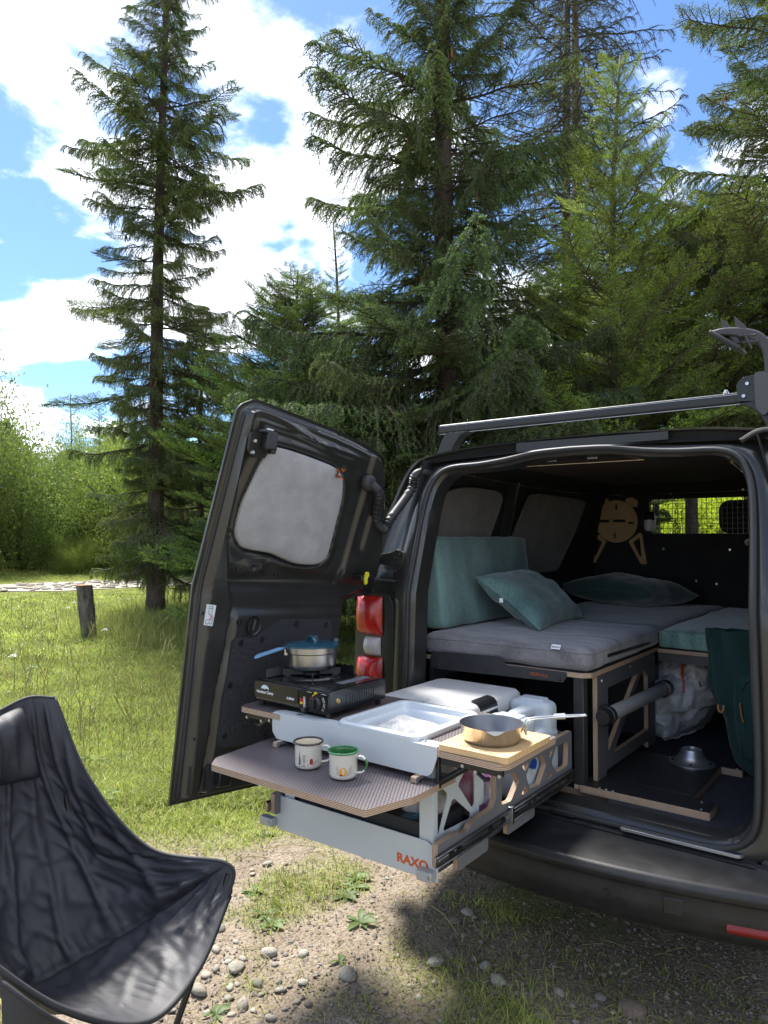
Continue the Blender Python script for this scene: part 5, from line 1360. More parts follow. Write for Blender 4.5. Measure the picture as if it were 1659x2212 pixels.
def ringseg(a0, a1, r0, r1, col, nm):
    A = np.linspace(R(a0), R(a1), 8); lab([(KX + r1 * math.cos(a), KZ + r1 * math.sin(a)) for a in A] + [(KX + r0 * math.cos(a), KZ + r0 * math.sin(a)) for a in A[::-1]], col, nm)
ringseg(105, 140, .027, .030, (.72, .45, .02), 'mark_yellow'); ringseg(150, 180, .025, .031, (.62, .03, .03), 'mark_red'); ringseg(184, 225, .025, .034, (.62, .03, .03), 'mark_red')
for a0, a1 in ((8, 40), (-22, 4), (-44, -30)):
    ringseg(a0, a1, .028, .0290, (.8, .8, .8), 'mark_white'); ringseg(a0, a1, .0335, .0345, (.8, .8, .8), 'mark_white')
lab([(KX - .006 + .008 * math.cos(a), 1.0815 + .0032 * math.sin(a)) for a in np.linspace(0, 6.1, 14)], (.72, .45, .02), 'mark_yellow')
lab([(-.520, 1.0806), (-.500, 1.0806), (-.500, 1.0816), (-.520, 1.0816)], (.8, .8, .8), 'mark_white'); lab([(-.458, 1.0806), (-.436, 1.0806), (-.436, 1.0816), (-.458, 1.0816)], (.8, .8, .8), 'mark_white')
kn = MB(); kn.lathe([(0, -.016), (.019, -.016), (.022, -.012), (.0225, 0)], (KX, SY0 - .003, KZ), 28, axis='y'); kn.box((KX - .006, SY0 - .028, KZ - .019), (KX + .006, SY0 - .018, KZ + .019)); kn.build('knob', blk_s, stv, smooth=40, bevel=.0015)
MB().box((-.532, SY0 - .020, SZ0 - .004), (-.518, SY0 - .004, SZ0 + .010)).build('gas_lever', blk, stv, bevel=.003)
for x, y in ((-.752, -.745), (-.752, -.49), (-.445, -.745), (-.445, -.49)):
    MB().lathe([(0, 1.0005), (.009, 1.0005), (.011, 1.022)], (x, y, 0), 12).build('foot', blk_s, stv)
pn = MB().plate(rrect(SX0 + .012, SY0 + .012, -.540, SY1 - .012, .012), 'z', SZ1 - .001, .005, [rrect(SX0 + .022, SY0 + .022, -.552, SY1 - .022, .012)]); pn.build('drip_tray_rim', gloss, stv, bevel=.002)
BXc, BYc = -.668, -.588
q = MB(); q.lathe([(.098, 1.088), (.094, 1.094), (.080, 1.094), (.070, 1.089)], (BXc, BYc, 0), 40); q.build('drip_ring', gloss, stv, smooth=60)
q = MB(); q.lathe([(.020, 1.088), (.030, 1.094), (.030, 1.104), (.024, 1.108), (0, 1.108)], (BXc, BYc, 0), 28); q.build('burner', blk_s, stv, smooth=50)
for k in range(4):
    a = R(45 + 90 * k); q = MB(); q.obox((BXc + .06 * math.cos(a), BYc + .06 * math.sin(a), 1.1045), (.085, .004, .022), Matrix.Rotation(a, 3, 'Z')); q.build('pan_support', blk_s, stv)
# serrated wind screen along the far and left sides
def saw(a, b_, axis, pos):
    n = 14; top = []
    for k in range(n + 1):
        t_ = a + (b_ - a) * k / n; top.append((t_, 1.118 + (.004 if k % 2 else 0)))
    return MB().plate([(a, 1.088)] + top + [(b_, 1.088)], axis, pos, .0015)
saw(SY0 + .04, SY1 - .014, 'x', SX0 + .012).build('wind_screen', mat('screen_steel', (.20, .19, .21), .35, .7), stv)
saw(SX0 + .02, -.560, 'y', SY1 - .014).build('wind_screen', blk_s, stv)
lidp = MB().plate(rrect(-.534, SY0 + .02, SX1 - .012, SY1 - .01, .008), 'z', SZ1 - .0005, .003); lo = lidp.build('cartridge_lid', gloss, stv, bevel=.001)
MB().plate(rrect(-.505, SY0 + .12, -.470, SY1 - .03, .002), 'z', SZ1 + .0026, .0004).build('info_label', mat('label_print', (.03, .03, .035), .4, col2=(.35, .38, .45), nscale=260, detail=1, contrast=(.5, .55)), lo)
MB().plate([(-.487 + .014 * math.cos(a), SY0 + .065 + .009 * math.sin(a)) for a in np.linspace(0, 6.05, 20)], 'z', SZ1 + .0026, .0004).build('finger_hole', mat('void_black', (.004, .004, .004), .9), lo)
q = MB().plate(rrect(SY0 + .085, 1.035, SY1 - .055, 1.070, .006), 'x', SX1 - .0005, .002, [rrect(SY0 + .10 + .0125 * k, 1.040, SY0 + .104 + .0125 * k, 1.066, .0015, 2) for k in range(11)]); q.build('vent_panel', gloss, stv, bevel=.0006, seg=1)
MB().lathe([(0, .004), (.007, .004), (.009, 0)], (SX1, SY0 + .045, 1.055), 14, axis='x').build('gas_inlet', mat('brass', (.5, .36, .14), .35, .9), stv)
# saucepan
pot = thing('saucepan', 'brushed steel saucepan with blue lid and long blue handle on the stove', 'saucepan', None, (BXc, BYc, 1.116))
brushed = mat('brushed_steel', (.36, .37, .38), .30, 1.0, col2=(.43, .44, .45), nscale=16, stretch=(1, 1, .15), bump=.02, bscale=160)
q = MB(); q.lathe([(0, 1.117), (.078, 1.117), (.085, 1.123), (.0875, 1.135), (.089, 1.172), (.0935, 1.176), (.0945, 1.196), (.091, 1.196), (.086, 1.17), (.083, 1.13), (0, 1.125)], (BXc, BYc, 0), 56); q.build('body', brushed, pot, smooth=40)
blue_p = mat('blue_plastic', (.018, .085, .135), .25, trans=.25, coat=.3); blue_h = mat('blue_handle', (.12, .25, .42), .4, col2=(.14, .28, .45), nscale=30)
q = MB(); q.lathe([(.098, 1.196), (.098, 1.201), (.090, 1.204), (.060, 1.208), (.030, 1.209), (0, 1.209)], (BXc, BYc, 0), 56); ld = q.build('lid', blue_p, pot, smooth=50)
q = MB(); q.tube(spline([(BXc - .030, BYc + .010, 1.207), (BXc - .018, BYc + .004, 1.222), (BXc + .006, BYc - .004, 1.226), (BXc + .030, BYc - .010, 1.207)], 12), [.007] * 12, 8); q.obox((BXc + .0, BYc, 1.213), (.05, .012, .012), Matrix.Rotation(R(-20), 3, 'Z')); q.build('lid_grip', blue_p, ld, bevel=.002)
for dx, dy in ((.062, .062), (-.045, .07)):
    MB().obox((BXc + dx, BYc + dy, 1.212), (.016, .006, .014), Matrix.Rotation(R(45), 3, 'Z')).build('strainer_tab', blue_p, ld, bevel=.001)
ha = Vector((BXc - .062, BYc - .076, 1.190)); hb = Vector((BXc - .085, BYc - .195, 1.168)); hd_ = (hb - ha).normalized(); hs = hd_.cross(Vector((0, 0, 1))).normalized()
def hpt(t_, w):
    p = ha.lerp(hb, t_) + hs * w + Vector((0, 0, .006 * math.sin(t_ * 3.14))); return p
L1 = [(0, .010), (.15, .013), (.8, .014), (.95, .010), (1.0, 0), (.95, -.010), (.8, -.014), (.15, -.013), (0, -.010)]; Hh = [(.22, .005), (.72, .006), (.78, 0), (.72, -.006), (.22, -.005), (.17, 0)]
q = MB().plate([(a, b_) for a, b_ in L1], 'z', -.003, .006, [Hh]); MB().add([hpt(x, y) + Vector((0, 0, z)) for x, y, z in q.v], q.f).build('handle', blue_h, pot, bevel=.0012)
MB().obox(ha + Vector((.008, .010, -.010)), (.024, .014, .034), Matrix.Rotation(R(35), 3, 'Z')).build('handle_bracket', steel, pot, bevel=.002)
# enamel mugs
cream = mat('cream_enamel', (.68, .645, .555), .22, coat=.4, col2=(.70, .665, .575), nscale=6); ink = mat('print_ink', (.03, .03, .035), .5)
def mug(name, cx, cy_, rim_m, in_m, label, hand, tipm):
    e = thing(name, label, 'mug', 'enamel mugs', (cx, cy_, .9003)); z0 = .9005
    q = MB(); q.lathe([(0, z0 + .003), (.030, z0 + .002), (.037, z0 + .006), (.040, z0 + .014), (.0405, z0 + .070), (.0430, z0 + .075)], (cx, cy_, 0), 48); bo = q.build('body', cream, e, smooth=60)
    q = MB(); q.lathe([(.0405, z0 + .074), (.038, z0 + .066), (.0375, z0 + .015), (.034, z0 + .008), (0, z0 + .007)], (cx, cy_, 0), 48); q.build('inside', in_m, e, smooth=60)
    q = MB(); q.lathe([(.0425 + .0032 * math.cos(a), z0 + .0765 + .0032 * math.sin(a)) for a in np.linspace(0, 6.2832, 11)], (cx, cy_, 0), 48); q.build('rim', rim_m, e, smooth=180)
    d = Vector((math.cos(hand), math.sin(hand), 0)); P_ = Vector((cx, cy_, z0))
    hp = spline([P_ + d * .039 + Vector((0, 0, .063)), P_ + d * .055 + Vector((0, 0, .064)), P_ + d * .068 + Vector((0, 0, .052)), P_ + d * .069 + Vector((0, 0, .036)), P_ + d * .058 + Vector((0, 0, .021)), P_ + d * .039 + Vector((0, 0, .017))], 22)
    q = MB(); sd_ = d.cross(Vector((0, 0, 1)))
    v, f = [], []
    for i, p in enumerate(hp):
        dd = (hp[min(i + 1, 21)] - hp[max(0, i - 1)]).normalized(); n = dd.cross(sd_).normalized()
        for k in range(8):
            a = 6.2832 * k / 8; v.append(p + sd_ * .0062 * math.cos(a) + n * .0028 * math.sin(a))
    f = [(i * 8 + k, i * 8 + (k + 1) % 8, (i + 1) * 8 + (k + 1) % 8, (i + 1) * 8 + k) for i in range(21) for k in range(8)]
    q.add(v, f, [1 if 7 <= i // 8 <= 14 else 0 for i in range(len(f))]); q.build('handle', [cream, tipm], e, smooth=180)
    return e, (cx, cy_, z0)
cv = lambda cx, cy_: math.atan2(CAM.y - cy_, CAM.x - cx)
def decal(e, cpos, pts, mt, nm='print', r0=.04085):
    """flat print wrapped on the mug: pts (arc mm to the right as seen, height mm)"""
    cx, cy_, z0 = cpos; b0 = cv(cx, cy_)
    v = [(cx + r0 * math.cos(b0 + a / 40.5), cy_ + r0 * math.sin(b0 + a / 40.5), z0 + h / 1000) for a, h in pts]
    MB().add(v, [tuple(range(len(v)))]).build(nm, mt, e)
def dl(e, c, p, w=.5, mt=None):
    for (a, b_), (c2, d) in zip(p[:-1], p[1:]):
        l = math.hypot(c2 - a, d - b_) or 1; nx_, ny_ = -(d - b_) / l * w / 2, (c2 - a) / l * w / 2
        decal(e, c, [(a + nx_, b_ + ny_), (c2 + nx_, d + ny_), (c2 - nx_, d - ny_), (a - nx_, b_ - ny_)], mt or ink)
e1, c1 = mug('mug', -.382, -.905, mat('brown_rim', (.045, .028, .026), .2, coat=.4), mat('cream_inside', (.72, .62, .46), .25, coat=.3), 'cream enamel mug with dark brown rim and camping drawings', cv(-.382, -.905) + R(82), mat('mug_red', (.55, .06, .06), .3))
for k in range(7):
    w = 1.2 + k * .95; h = 54 - k * 5.4; decal(e1, c1, [(-27.5, h + 3.5), (-27.5 + w, h - 3.2), (-27.5 + w * .3, h - 2.0), (-27.5 - w * .3, h - 2.0), (-27.5 - w, h - 3.2)], ink)
dl(e1, c1, [(-27.5, 19), (-27.5, 12)], 1.0); dl(e1, c1, [(-31, 12), (-23, 12)], .5)
dl(e1, c1, [(-13, 48), (-13, 17)], 1.6)
for h, dx, nm in ((44, 1.0, 'WOLNOSC'), (37, -1.0, 'NATURA'), (30, 1.5, 'PRZYGODA')):
    o = [(-20 + dx, h - 2.6), (-7 + dx, h - 1.4), (-4 + dx, h + 1.5), (-7.5 + dx, h + 3.4), (-20 + dx, h + 2.2), (-22 + dx, h)]
    decal(e1, c1, o, cream, r0=.04092); dl(e1, c1, o + [o[0]], .55)
    cx, cy_, z0 = c1; b0 = cv(cx, cy_) + (-13 + dx) / 40.5
    text('print', nm, .0030, ink, e1, Vector((cx + .0413 * math.cos(b0), cy_ + .0413 * math.sin(b0), z0 + (h + .4) / 1000)) - wloc(e1), (R(90), R(-4), b0 + R(90)), ext=.0001, sx=.75)
decal(e1, c1, [(4, 20), (12, 19), (14, 24), (13, 32), (11.5, 36), (5.5, 36), (3.5, 31)], mat('print_pack', (.30, .012, .022), .5)); decal(e1, c1, [(10.5, 33), (13.5, 33.5), (12.5, 36.5), (10.5, 36.5)], mat('print_tan', (.55, .28, .12), .5))
dl(e1, c1, [(13, 15), (22, 26)], 1.3, mat('print_wood', (.16, .06, .04), .5)); decal(e1, c1, [(20, 25), (25, 22.5), (25.5, 26), (22.5, 28.5)], mat('print_axe', (.32, .33, .36), .5)); dl(e1, c1, [(-21, 16), (-9, 13.5)], 1.6); decal(e1, c1, [(-3.5, 16), (.5, 16), (1, 20), (-4, 20)], MATS['print_tan'])
green_e = mat('green_enamel', (.035, .16, .04), .2, coat=.4)
e2, c2 = mug('mug', -.240, -.911, mat('green_rim', (.06, .22, .09), .2, coat=.4), green_e, 'cream enamel mug with green rim and orange sun drawing', cv(-.240, -.911) + R(72), green_e)
decal(e2, c2, [(-1 + 11.5 * math.cos(a), 28 + 11.5 * math.sin(a)) for a in np.linspace(0, 6.1, 30)], mat('print_sun', (.72, .33, .012), .45)); decal(e2, c2, [(-10, 17), (7, 17), (9, 23), (-9, 23)], MATS['print_sun'])
decal(e2, c2, [(-10.5, 17), (-2, 16.5), (-2, 20), (-4, 21.5), (-9, 21)], MATS['print_pack'], r0=.04095)
for p in ([(-22, 37), (-17, 36), (-13, 33), (-11, 18), (-9, 16), (8, 16), (12, 24), (17, 26), (20, 36), (27, 38)], [(-21, 33), (-16, 30)], [(-21, 29), (-14, 25)], [(-21, 25), (-13, 21)], [(-20, 20), (-12, 18)], [(27, 34), (19, 30)], [(27, 29), (15, 24)], [(26, 24), (13, 20)], [(25, 19), (11, 17)], [(-19, 36), (-19, 43)], [(-17, 36), (-17, 41)], [(17, 30), (17, 37)], [(22, 37), (22, 44)], [(24, 38), (24, 42)], [(13, 20), (13, 28)]):
    dl(e2, c2, p, .5)
# wash tray with a folded cloth
tray_m = mat('tray_plastic', (.60, .645, .68), .38, col2=(.62, .66, .69), nscale=4)
q = MB(); TR = (-.372, -.800, -.060, -.438)
def trr(g, z, r_): return [(x, y, z) for x, y in rrect(TR[0] + g, TR[1] + g, TR[2] - g, TR[3] - g, r_, 6)]
lay = [trr(.008, .992, .03), trr(0, 1.004, .038), trr(0, 1.016, .038), trr(.004, 1.020, .036), trr(.016, 1.021, .030), trr(.022, 1.017, .026), trr(.024, 1.000, .026), trr(.034, .996, .022), trr(.040, .990, .02), trr(.044, .960, .02), trr(.048, .956, .02), trr(.11, .956, .01), trr(.15, .956, .004)]
n = len(lay[0]); v = [p for l in lay for p in l]; f = [(i * n + k, i * n + (k + 1) % n, (i + 1) * n + (k + 1) % n, (i + 1) * n + k) for i in range(len(lay) - 1) for k in range(n)] + [tuple((len(lay) - 1) * n + k for k in range(n))]
tr_o = q.add(v, f).build('wash_tray', tray_m, None, smooth=40); tag(tr_o, 'pale blue-grey plastic wash tray set into the worktop', 'tray')
cl_m = fabric('cloth_speckle', (.30, .30, .295), (.66, .65, .63), 1100, patch=30, pc=(.42, .56))
def cloth(i, j):
    x = -.325 + .215 * i + .045 * j; y = -.752 + .20 * j - .02 * i; z = .964 + .052 * math.sin(math.pi * min(1, i * 1.04)) ** .5 * math.sin(math.pi * min(1, j * 1.02)) ** .45 + .006 * math.sin(i * 9 + j * 4) * math.sin(j * 7) + .012 * j
    return (x, y, z)
q = MB(); q.grid(cloth, 30, 26); co = q.build('dish_cloth', cl_m, None, smooth=180); tag(co, 'speckled white folded dish cloth lying in the wash tray', 'cloth')
co.modifiers.new('thick', 'SOLIDIFY').thickness = .004
# cutting board and pan
bam = mat('bamboo', (.56, .36, .17), .5, col2=(.66, .45, .23), nscale=14, detail=3, stretch=(.6, 9, 1), bump=.04, bscale=30)
cb = thing('cutting_board', 'small bamboo cutting board with engraved lettering on the side flap', 'cutting board', None, (.12, -.68, 1.0))
MB().plate(rrect(.014, -.812, .228, -.545, .012), 'z', 1.0005, .017).build('board', bam, cb, bevel=.003)
burn = mat('burnt_mark', (.10, .05, .02), .8)
text('engraving', 'NAVN', .019, burn, cb, Vector((.098, -.786, 1.0177)) - wloc(cb), (0, 0, R(0)), ext=.0001)
text('engraving', 'outdoors', .012, burn, cb, Vector((.158, -.795, 1.0177)) - wloc(cb), (0, 0, R(0)), ext=.0001)
PXc, PYc = .116, -.690
pan = thing('frying_pan', 'small steel frying pan with pouring lip and folding wire handle on the cutting board', 'frying pan', None, (PXc, PYc, 1.018))
def panv(prof_, mi0):
    v, f = [], []; n = 72
    for r_, z in prof_:
        for k in range(n):
            a = 6.2832 * k / n; g = math.exp(-((((a - cv(PXc, PYc) - R(6) + math.pi) % (2 * math.pi)) - math.pi) / .24) ** 2) * max(0, (z - 1.035)) / .03
            v.append((PXc + (r_ + .006 * g) * math.cos(a), PYc + (r_ + .006 * g) * math.sin(a), z - .011 * g))
    f = [(i * n + k, i * n + (k + 1) % n, (i + 1) * n + (k + 1) % n, (i + 1) * n + k) for i in range(len(prof_) - 1) for k in range(n)]
    return v, f
pan_out = mat('pan_steel', (.50, .465, .43), .24, 1.0, col2=(.57, .53, .49), nscale=10, stretch=(1, 1, .2)); pan_in = mat('pan_coating', (.16, .165, .175), .35, .5, col2=(.19, .195, .205), nscale=8)
q = MB(); v, f = panv([(0, 1.018), (.070, 1.018), (.077, 1.021), (.081, 1.030), (.0895, 1.066), (.0905, 1.067)], 0); q.add(v, f); q.build('outside', pan_out, pan, smooth=50)
q = MB(); v, f = panv([(.0905, 1.067), (.0885, 1.0665), (.080, 1.032), (.075, 1.024), (0, 1.023)], 0); q.add(v, f); q.build('cooking_surface', pan_in, pan, smooth=50)
hv = Vector((.36, .26, 0)).normalized(); hc = Vector((PXc, PYc, 0)) + hv * .089; hn = Vector((-hv.y, hv.x, 0))
for s in (-1, 1):
    MB().tube(spline([hc + hn * .012 * s + Vector((0, 0, 1.042)), hc + hn * .012 * s + hv * .008 + Vector((0, 0, 1.070)), hc + hn * .011 * s + hv * .022 + Vector((0, 0, 1.077)), hc + hn * .009 * s + hv * .08 + Vector((0, 0, 1.083)), hc + hn * .007 * s + hv * .165 + Vector((0, 0, 1.088)), hc + hn * .0 * s + hv * .172 + Vector((0, 0, 1.088))], 26), .0022, 8).build('wire_handle', steel, pan)
MB().obox(hc + hv * .004 + Vector((0, 0, 1.046)), (.006, .034, .020), Matrix.Rotation(math.atan2(hv.y, hv.x), 3, 'Z')).build('handle_clip', steel, pan, bevel=.0015)
MB().tube([hc + hv * .085 + Vector((0, 0, 1.0835)), hc + hv * .115 + Vector((0, 0, 1.085))], .0085, 8).build('slide_lock', steel, pan)
# cool box
cbx = thing('cool_box', 'low compressor cool box with speckled white lid and black latch behind the wash tray', 'cool box', None, (-.40, -.10, .655))
FX0, FX1, FY0, FY1 = -.600, -.200, -.330, .150
MB().plate(rrect(FX0 + .004, FY0 + .004, FX1 - .004, FY1 - .004, .04), 'z', .652, .268).build('body', blk, cbx, bevel=.006)
lidm = mat('lid_speckle', (.50, .50, .50), .55, col2=(.60, .60, .60), nscale=260, detail=2, bump=.3, bscale=330, bdist=.002)
def lr(g, z, r_): return [(x, y, z) for x, y in rrect(FX0 + g, FY0 + g, FX1 - g, FY1 - g, r_, 7)]
lay = [lr(0, .921, .05), lr(-.002, .950, .05), lr(.003, .966, .048), lr(.014, .977, .042), lr(.03, .981, .03), lr(.16, .983, .02)]
n = len(lay[0]); v = [p for l in lay for p in l]; f = [(i * n + k, i * n + (k + 1) % n, (i + 1) * n + (k + 1) % n, (i + 1) * n + k) for i in range(len(lay) - 1) for k in range(n)] + [tuple((len(lay) - 1) * n + k for k in range(n))]
lid = MB().add(v, f).build('lid', lidm, cbx, smooth=60)
for x, y in ((-.30, .06), (-.42, -.275)):
    MB().lathe([(.040, .9832), (.037, .9850), (.034, .9838), (0, .9836)], (x, y, 0), 30).build('cup_mark', lidm, lid, smooth=60)
def latch(i, j):
    y = -.205 + .13 * i; k = j * 5; a = [(-.245, .9855), (-.232, .985), (-.215, .980), (-.203, .968), (-.1985, .950), (-.1975, .918)]; m_ = min(4, int(k)); t_ = k - m_
    return (a[m_][0] + (a[m_ + 1][0] - a[m_][0]) * t_, y, a[m_][1] + (a[m_ + 1][1] - a[m_][1]) * t_ + .0015)
MB().grid(latch, 10, 14).build('latch', blk_s, cbx, smooth=60)
# water canister
can_m = mat('canister_plastic', (.72, .80, .86), .42, trans=.35, col2=(.68, .76, .83), nscale=8)
cn = thing('water_canister', 'translucent white water canister with moulded handle in the rear of the drawer', 'canister', None, (-.105, -.04, .652))
def rbox(x0, y0, z0, x1, y1, z1, r_, k=5):
    lay = []
    for t_ in range(k + 1):
        a = R(90 * t_ / k); lay.append((r_ * (1 - math.sin(a)), z0 + r_ * (1 - math.cos(a))))
    for t_ in range(k + 1):
        a = R(90 * t_ / k); lay.append((r_ * (1 - math.cos(a)), z1 - r_ * (1 - math.sin(a))))
    L_ = [[(x, y, z) for x, y in rrect(x0 + g, y0 + g, x1 - g, y1 - g, max(.004, r_ * 1.3 - g), 5)] for g, z in lay]
    n = len(L_[0]); v = [p for l in L_ for p in l]
    f = [(i * n + q_, i * n + (q_ + 1) % n, (i + 1) * n + (q_ + 1) % n, (i + 1) * n + q_) for i in range(len(L_) - 1) for q_ in range(n)] + [tuple(range(n))[::-1], tuple((len(L_) - 1) * n + q_ for q_ in range(n))]
    return v, f
q = MB(); q.add(*rbox(-.205, -.195, .655, -.022, .092, .880, .03)); q.add(*rbox(-.200, -.190, .84, -.027, -.098, .940, .022)); q.add(*rbox(-.200, .0, .84, -.027, .090, .968, .026)); q.add(*rbox(-.145, -.12, .915, -.085, .04, .952, .017)); q.add(*rbox(-.165, .012, .955, -.06, .078, .976, .010)); q.add(*rbox(-.165, -.178, .928, -.06, -.11, .947, .009))
q.build('tank', can_m, cn, smooth=50)
MB().lathe([(.0, -.0), (.016, 0), (.018, .004), (.018, .020), (0, .020)], (-.022, -.175, .800), 18, axis='x').build('tap', mat('tap_blue', (.012, .06, .30), .35), cn, smooth=40)
# bags and food inside the drawer
def blob(name, c, s, mt, label, cat, seed, amp=.22, group=None):
    bm = bmesh.new(); bmesh.ops.create_icosphere(bm, subdivisions=4, radius=1)
    from mathutils import noise as mn
    o_ = Vector((seed * 3.1, seed * 1.7, 0))
    for v in bm.verts:
        k = 1 + amp * mn.noise(v.co * 1.6 + o_) + amp * .55 * abs(mn.noise(v.co * 4.2 + o_)) + amp * .25 * mn.noise(v.co * 9 + o_)
        p = v.co * k; v.co = Vector([math.copysign(abs(p[i]) ** .8, p[i]) * s[i] for i in range(3)])
    me = bpy.data.meshes.new(name); bm.to_mesh(me); bm.free(); me.materials.append(mt); me.polygons.foreach_set('use_smooth', [True] * len(me.polygons))
    return tag(link(name, me, None, c), label, cat, group)
film_p = mat('bag_film', (.60, .58, .58), .25, trans=.45, col2=(.70, .68, .66), nscale=30, bump=.5, bscale=40, bdist=.01)
blob('food_bag', (-.125, -.375, .735), (.075, .065, .082), mat('bag_purple', (.42, .16, .36), .3, trans=.2, col2=(.60, .56, .60), nscale=22, contrast=(.42, .58), bump=.5, bscale=40, bdist=.01), 'clear bag with purple and pink contents behind the first hexagon cut-out', 'bag', 3)
blob('food_bag', (-.135, -.615, .800), (.065, .095, .100), mat('bag_crackle', (.45, .42, .40), .28, trans=.3, col2=(.66, .63, .60), nscale=16, bump=.6, bscale=36, bdist=.012), 'crinkled clear food bag behind the X-shaped upright', 'bag', 5)
blob('food_bag', (-.235, -.600, .790), (.07, .09, .09), mat('bag_brown', (.28, .16, .08), .5, col2=(.36, .22, .12), nscale=9), 'brown paper food bag deep in the drawer', 'bag', 8)
blob('food_bag', (-.110, -.468, .775), (.05, .03, .055), mat('bag_magenta', (.62, .06, .20), .35, col2=(.72, .45, .50), nscale=18), 'magenta packet between the upright and the plywood side', 'packet', 9)
jr = thing('jar', 'small glass jar with red lid behind the folding bracket', 'jar', None, (-.130, -.700, .86)); 
q = MB(); q.lathe([(0, .86), (.028, .86), (.032, .866), (.032, .915), (.028, .924)], (-.130, -.700, 0), 24); q.build('glass', film_p, jr, smooth=40)
q = MB(); q.lathe([(.030, .922), (.031, .936), (.028, .939), (0, .939)], (-.130, -.700, 0), 24); q.build('lid', mat('lid_red', (.55, .03, .02), .35), jr, smooth=40)
wb = thing('water_box', 'black box with a blue water label low in the drawer front', 'box', None, (-.30, -.66, .651))
MB().plate(rrect(-.575, -.758, -.052, -.56, .02), 'z', .651, .112).build('box', mat('box_black', (.010, .0105, .014), .6), wb, bevel=.012, seg=3)
lb_ = MB().plate(rpoly([(-.155, -.752), (-.116, -.752), (-.100, -.735), (-.100, -.655), (-.145, -.655), (-.155, -.665)], .004), 'z', .7632, .0004).build('label', mat('label_blue', (.03, .12, .19), .5), wb)
text('lettering', 'water2', .024, mat('label_cyan', (.22, .46, .60), .5), wb, Vector((-.125, -.694, .7642)) - wloc(wb), (0, 0, R(90)), ext=.0002)
# ================================================================ bed, cushions and gear inside the van
grey_f = fabric('mattress_cloth', (.105, .101, .110), (.235, .225, .238), 1000, patch=6, bump=.5, sheen=.35, pc=(.43, .57), stretch=(1, 3.5, 1))
green_f = fabric('cushion_cloth', (.055, .118, .115), (.15, .255, .242), 800, patch=7, bump=.6, sheen=.35, pc=(.43, .57), stretch=(1, 1, .4))
green_l = fabric('seat_cloth_green', (.085, .170, .145), (.20, .34, .295), 800, patch=6, bump=.5, sheen=.5, pc=(.43, .57), stretch=(4, .7, 1))
bed = thing('bed_frame', 'black and plywood bed frame built into the left side of the van', 'bed frame', None, (-.30, 1.2, .622))
MB().plate(rpoly([(-.675, .145), (.040, .137), (.072, .165), (.072, 2.30), (-.675, 2.30)], .012), 'z', 1.050, .018, mi=0, mi_edge=1).build('bed_board', [dark_ply, ply_edge('z')], bed)
fb = MB().plate([(-.640, 1.062), (-.625, 1.086), (-.300, 1.098), (-.270, 1.066), (-.016, 1.066), (-.016, 1.046), (-.030, 1.026), (-.604, 1.014), (-.640, 1.02)], 'y', .130, .004).build('front_bar', blk, bed, bevel=.001)
text('lettering', 'BEEVAK', .019, mat('engraved_orange', (.35, .07, .02), .6), fb, Vector((-.128, .1294, 1.0435)) - wloc(fb), (R(90), R(2), 0), ext=.0003, sx=1.2)
for x, z in ((-.36, 1.042), (-.045, 1.038), (-.60, 1.03)):
    MB().lathe([(0, -.003), (.006, -.003), (.008, 0)], (x, .130, z), 12, axis='y').build('bolt', blk_s, fb)
MB().box((-.003, .160, .640), (.040, .200, 1.048)).build('rear_post', blk, bed, bevel=.004)
MB().box((-.001, .162, .624), (.038, .198, .6405)).build('post_foot', mat('foot_ply', (.50, .42, .32), .6), bed)
out_ = [(.225, .632), (.318, .632), (.318, .665), (.83, .665), (.83, .632), (.940, .632), (.940, .962), (.986, .995), (.986, 1.046), (.225, 1.046)]
MB().plate(rpoly(out_, .010), 'x', .050, .018, [rpoly([(.338, .985), (.700, .985), (.338, .735)], .012), rpoly([(.835, .955), (.800, .985), (.755, .985), (.395, .715), (.835, .715)], .012)], mi=0, mi_edge=1).build('side_plate', [mat('bed_film', (.085, .086, .092), .45), ply_edge('x')], bed, smooth=20)
for y, z in ((.275, 1.022), (.60, 1.030), (.93, 1.026)):
    MB().lathe([(0, .003), (.006, .003), (.008, 0)], (.068, y, z), 12, axis='x').build('bolt', steel, bed)
MB().plate(rpoly([(.20, .64), (.20, 1.048), (2.28, 1.048), (2.28, .64)], .01), 'x', -.690, .016, [rpoly([(.30, .95), (.95, .95), (.95, .72), (.30, .72)], .02)]).build('side_plate', dark_ply, bed)
MB().box((-.672, 1.06, .624), (.045, 1.075, 1.046)).build('cross_board', dark_ply, bed)
MB().box((.050, .945, .985), (.068, 2.28, 1.046)).build('long_rail', dark_ply, bed)
MB().plate(rpoly([(.078, .940), (.74, .940), (.74, 2.30), (.078, 2.30)], .01), 'z', 1.048, .018, mi=0, mi_edge=1).build('seat_board', [dark_ply, ply_edge('z')], bed)
MB().box((.080, .958, 1.005), (.74, .975, 1.0475)).build('seat_rail', dark_ply, bed)
MB().box((.086, 1.545, .85), (.108, 1.565, 1.0475)).build('leg', ply_edge('x'), bed); MB().box((.080, 1.538, .645), (.114, 1.572, .85)).build('leg_sleeve', blk, bed, bevel=.003); MB().box((.085, 1.543, .6225), (.109, 1.567, .645)).build('leg_foot', MATS['foot_ply'], bed)
def slab(name, x0, y0, z0, x1, y1, z1, r_, mt, label, cat, sag=.0, group=None, seed=0):
    e = thing(name, label, cat, group, ((x0 + x1) / 2, (y0 + y1) / 2, z0))
    v, f = rbox(x0, y0, z0, x1, y1, z1, r_, 6)
    bm = bmesh.new(); bv = [bm.verts.new(p) for p in v]
    for q in f: bm.faces.new([bv[i] for i in q])
    return e, v, f
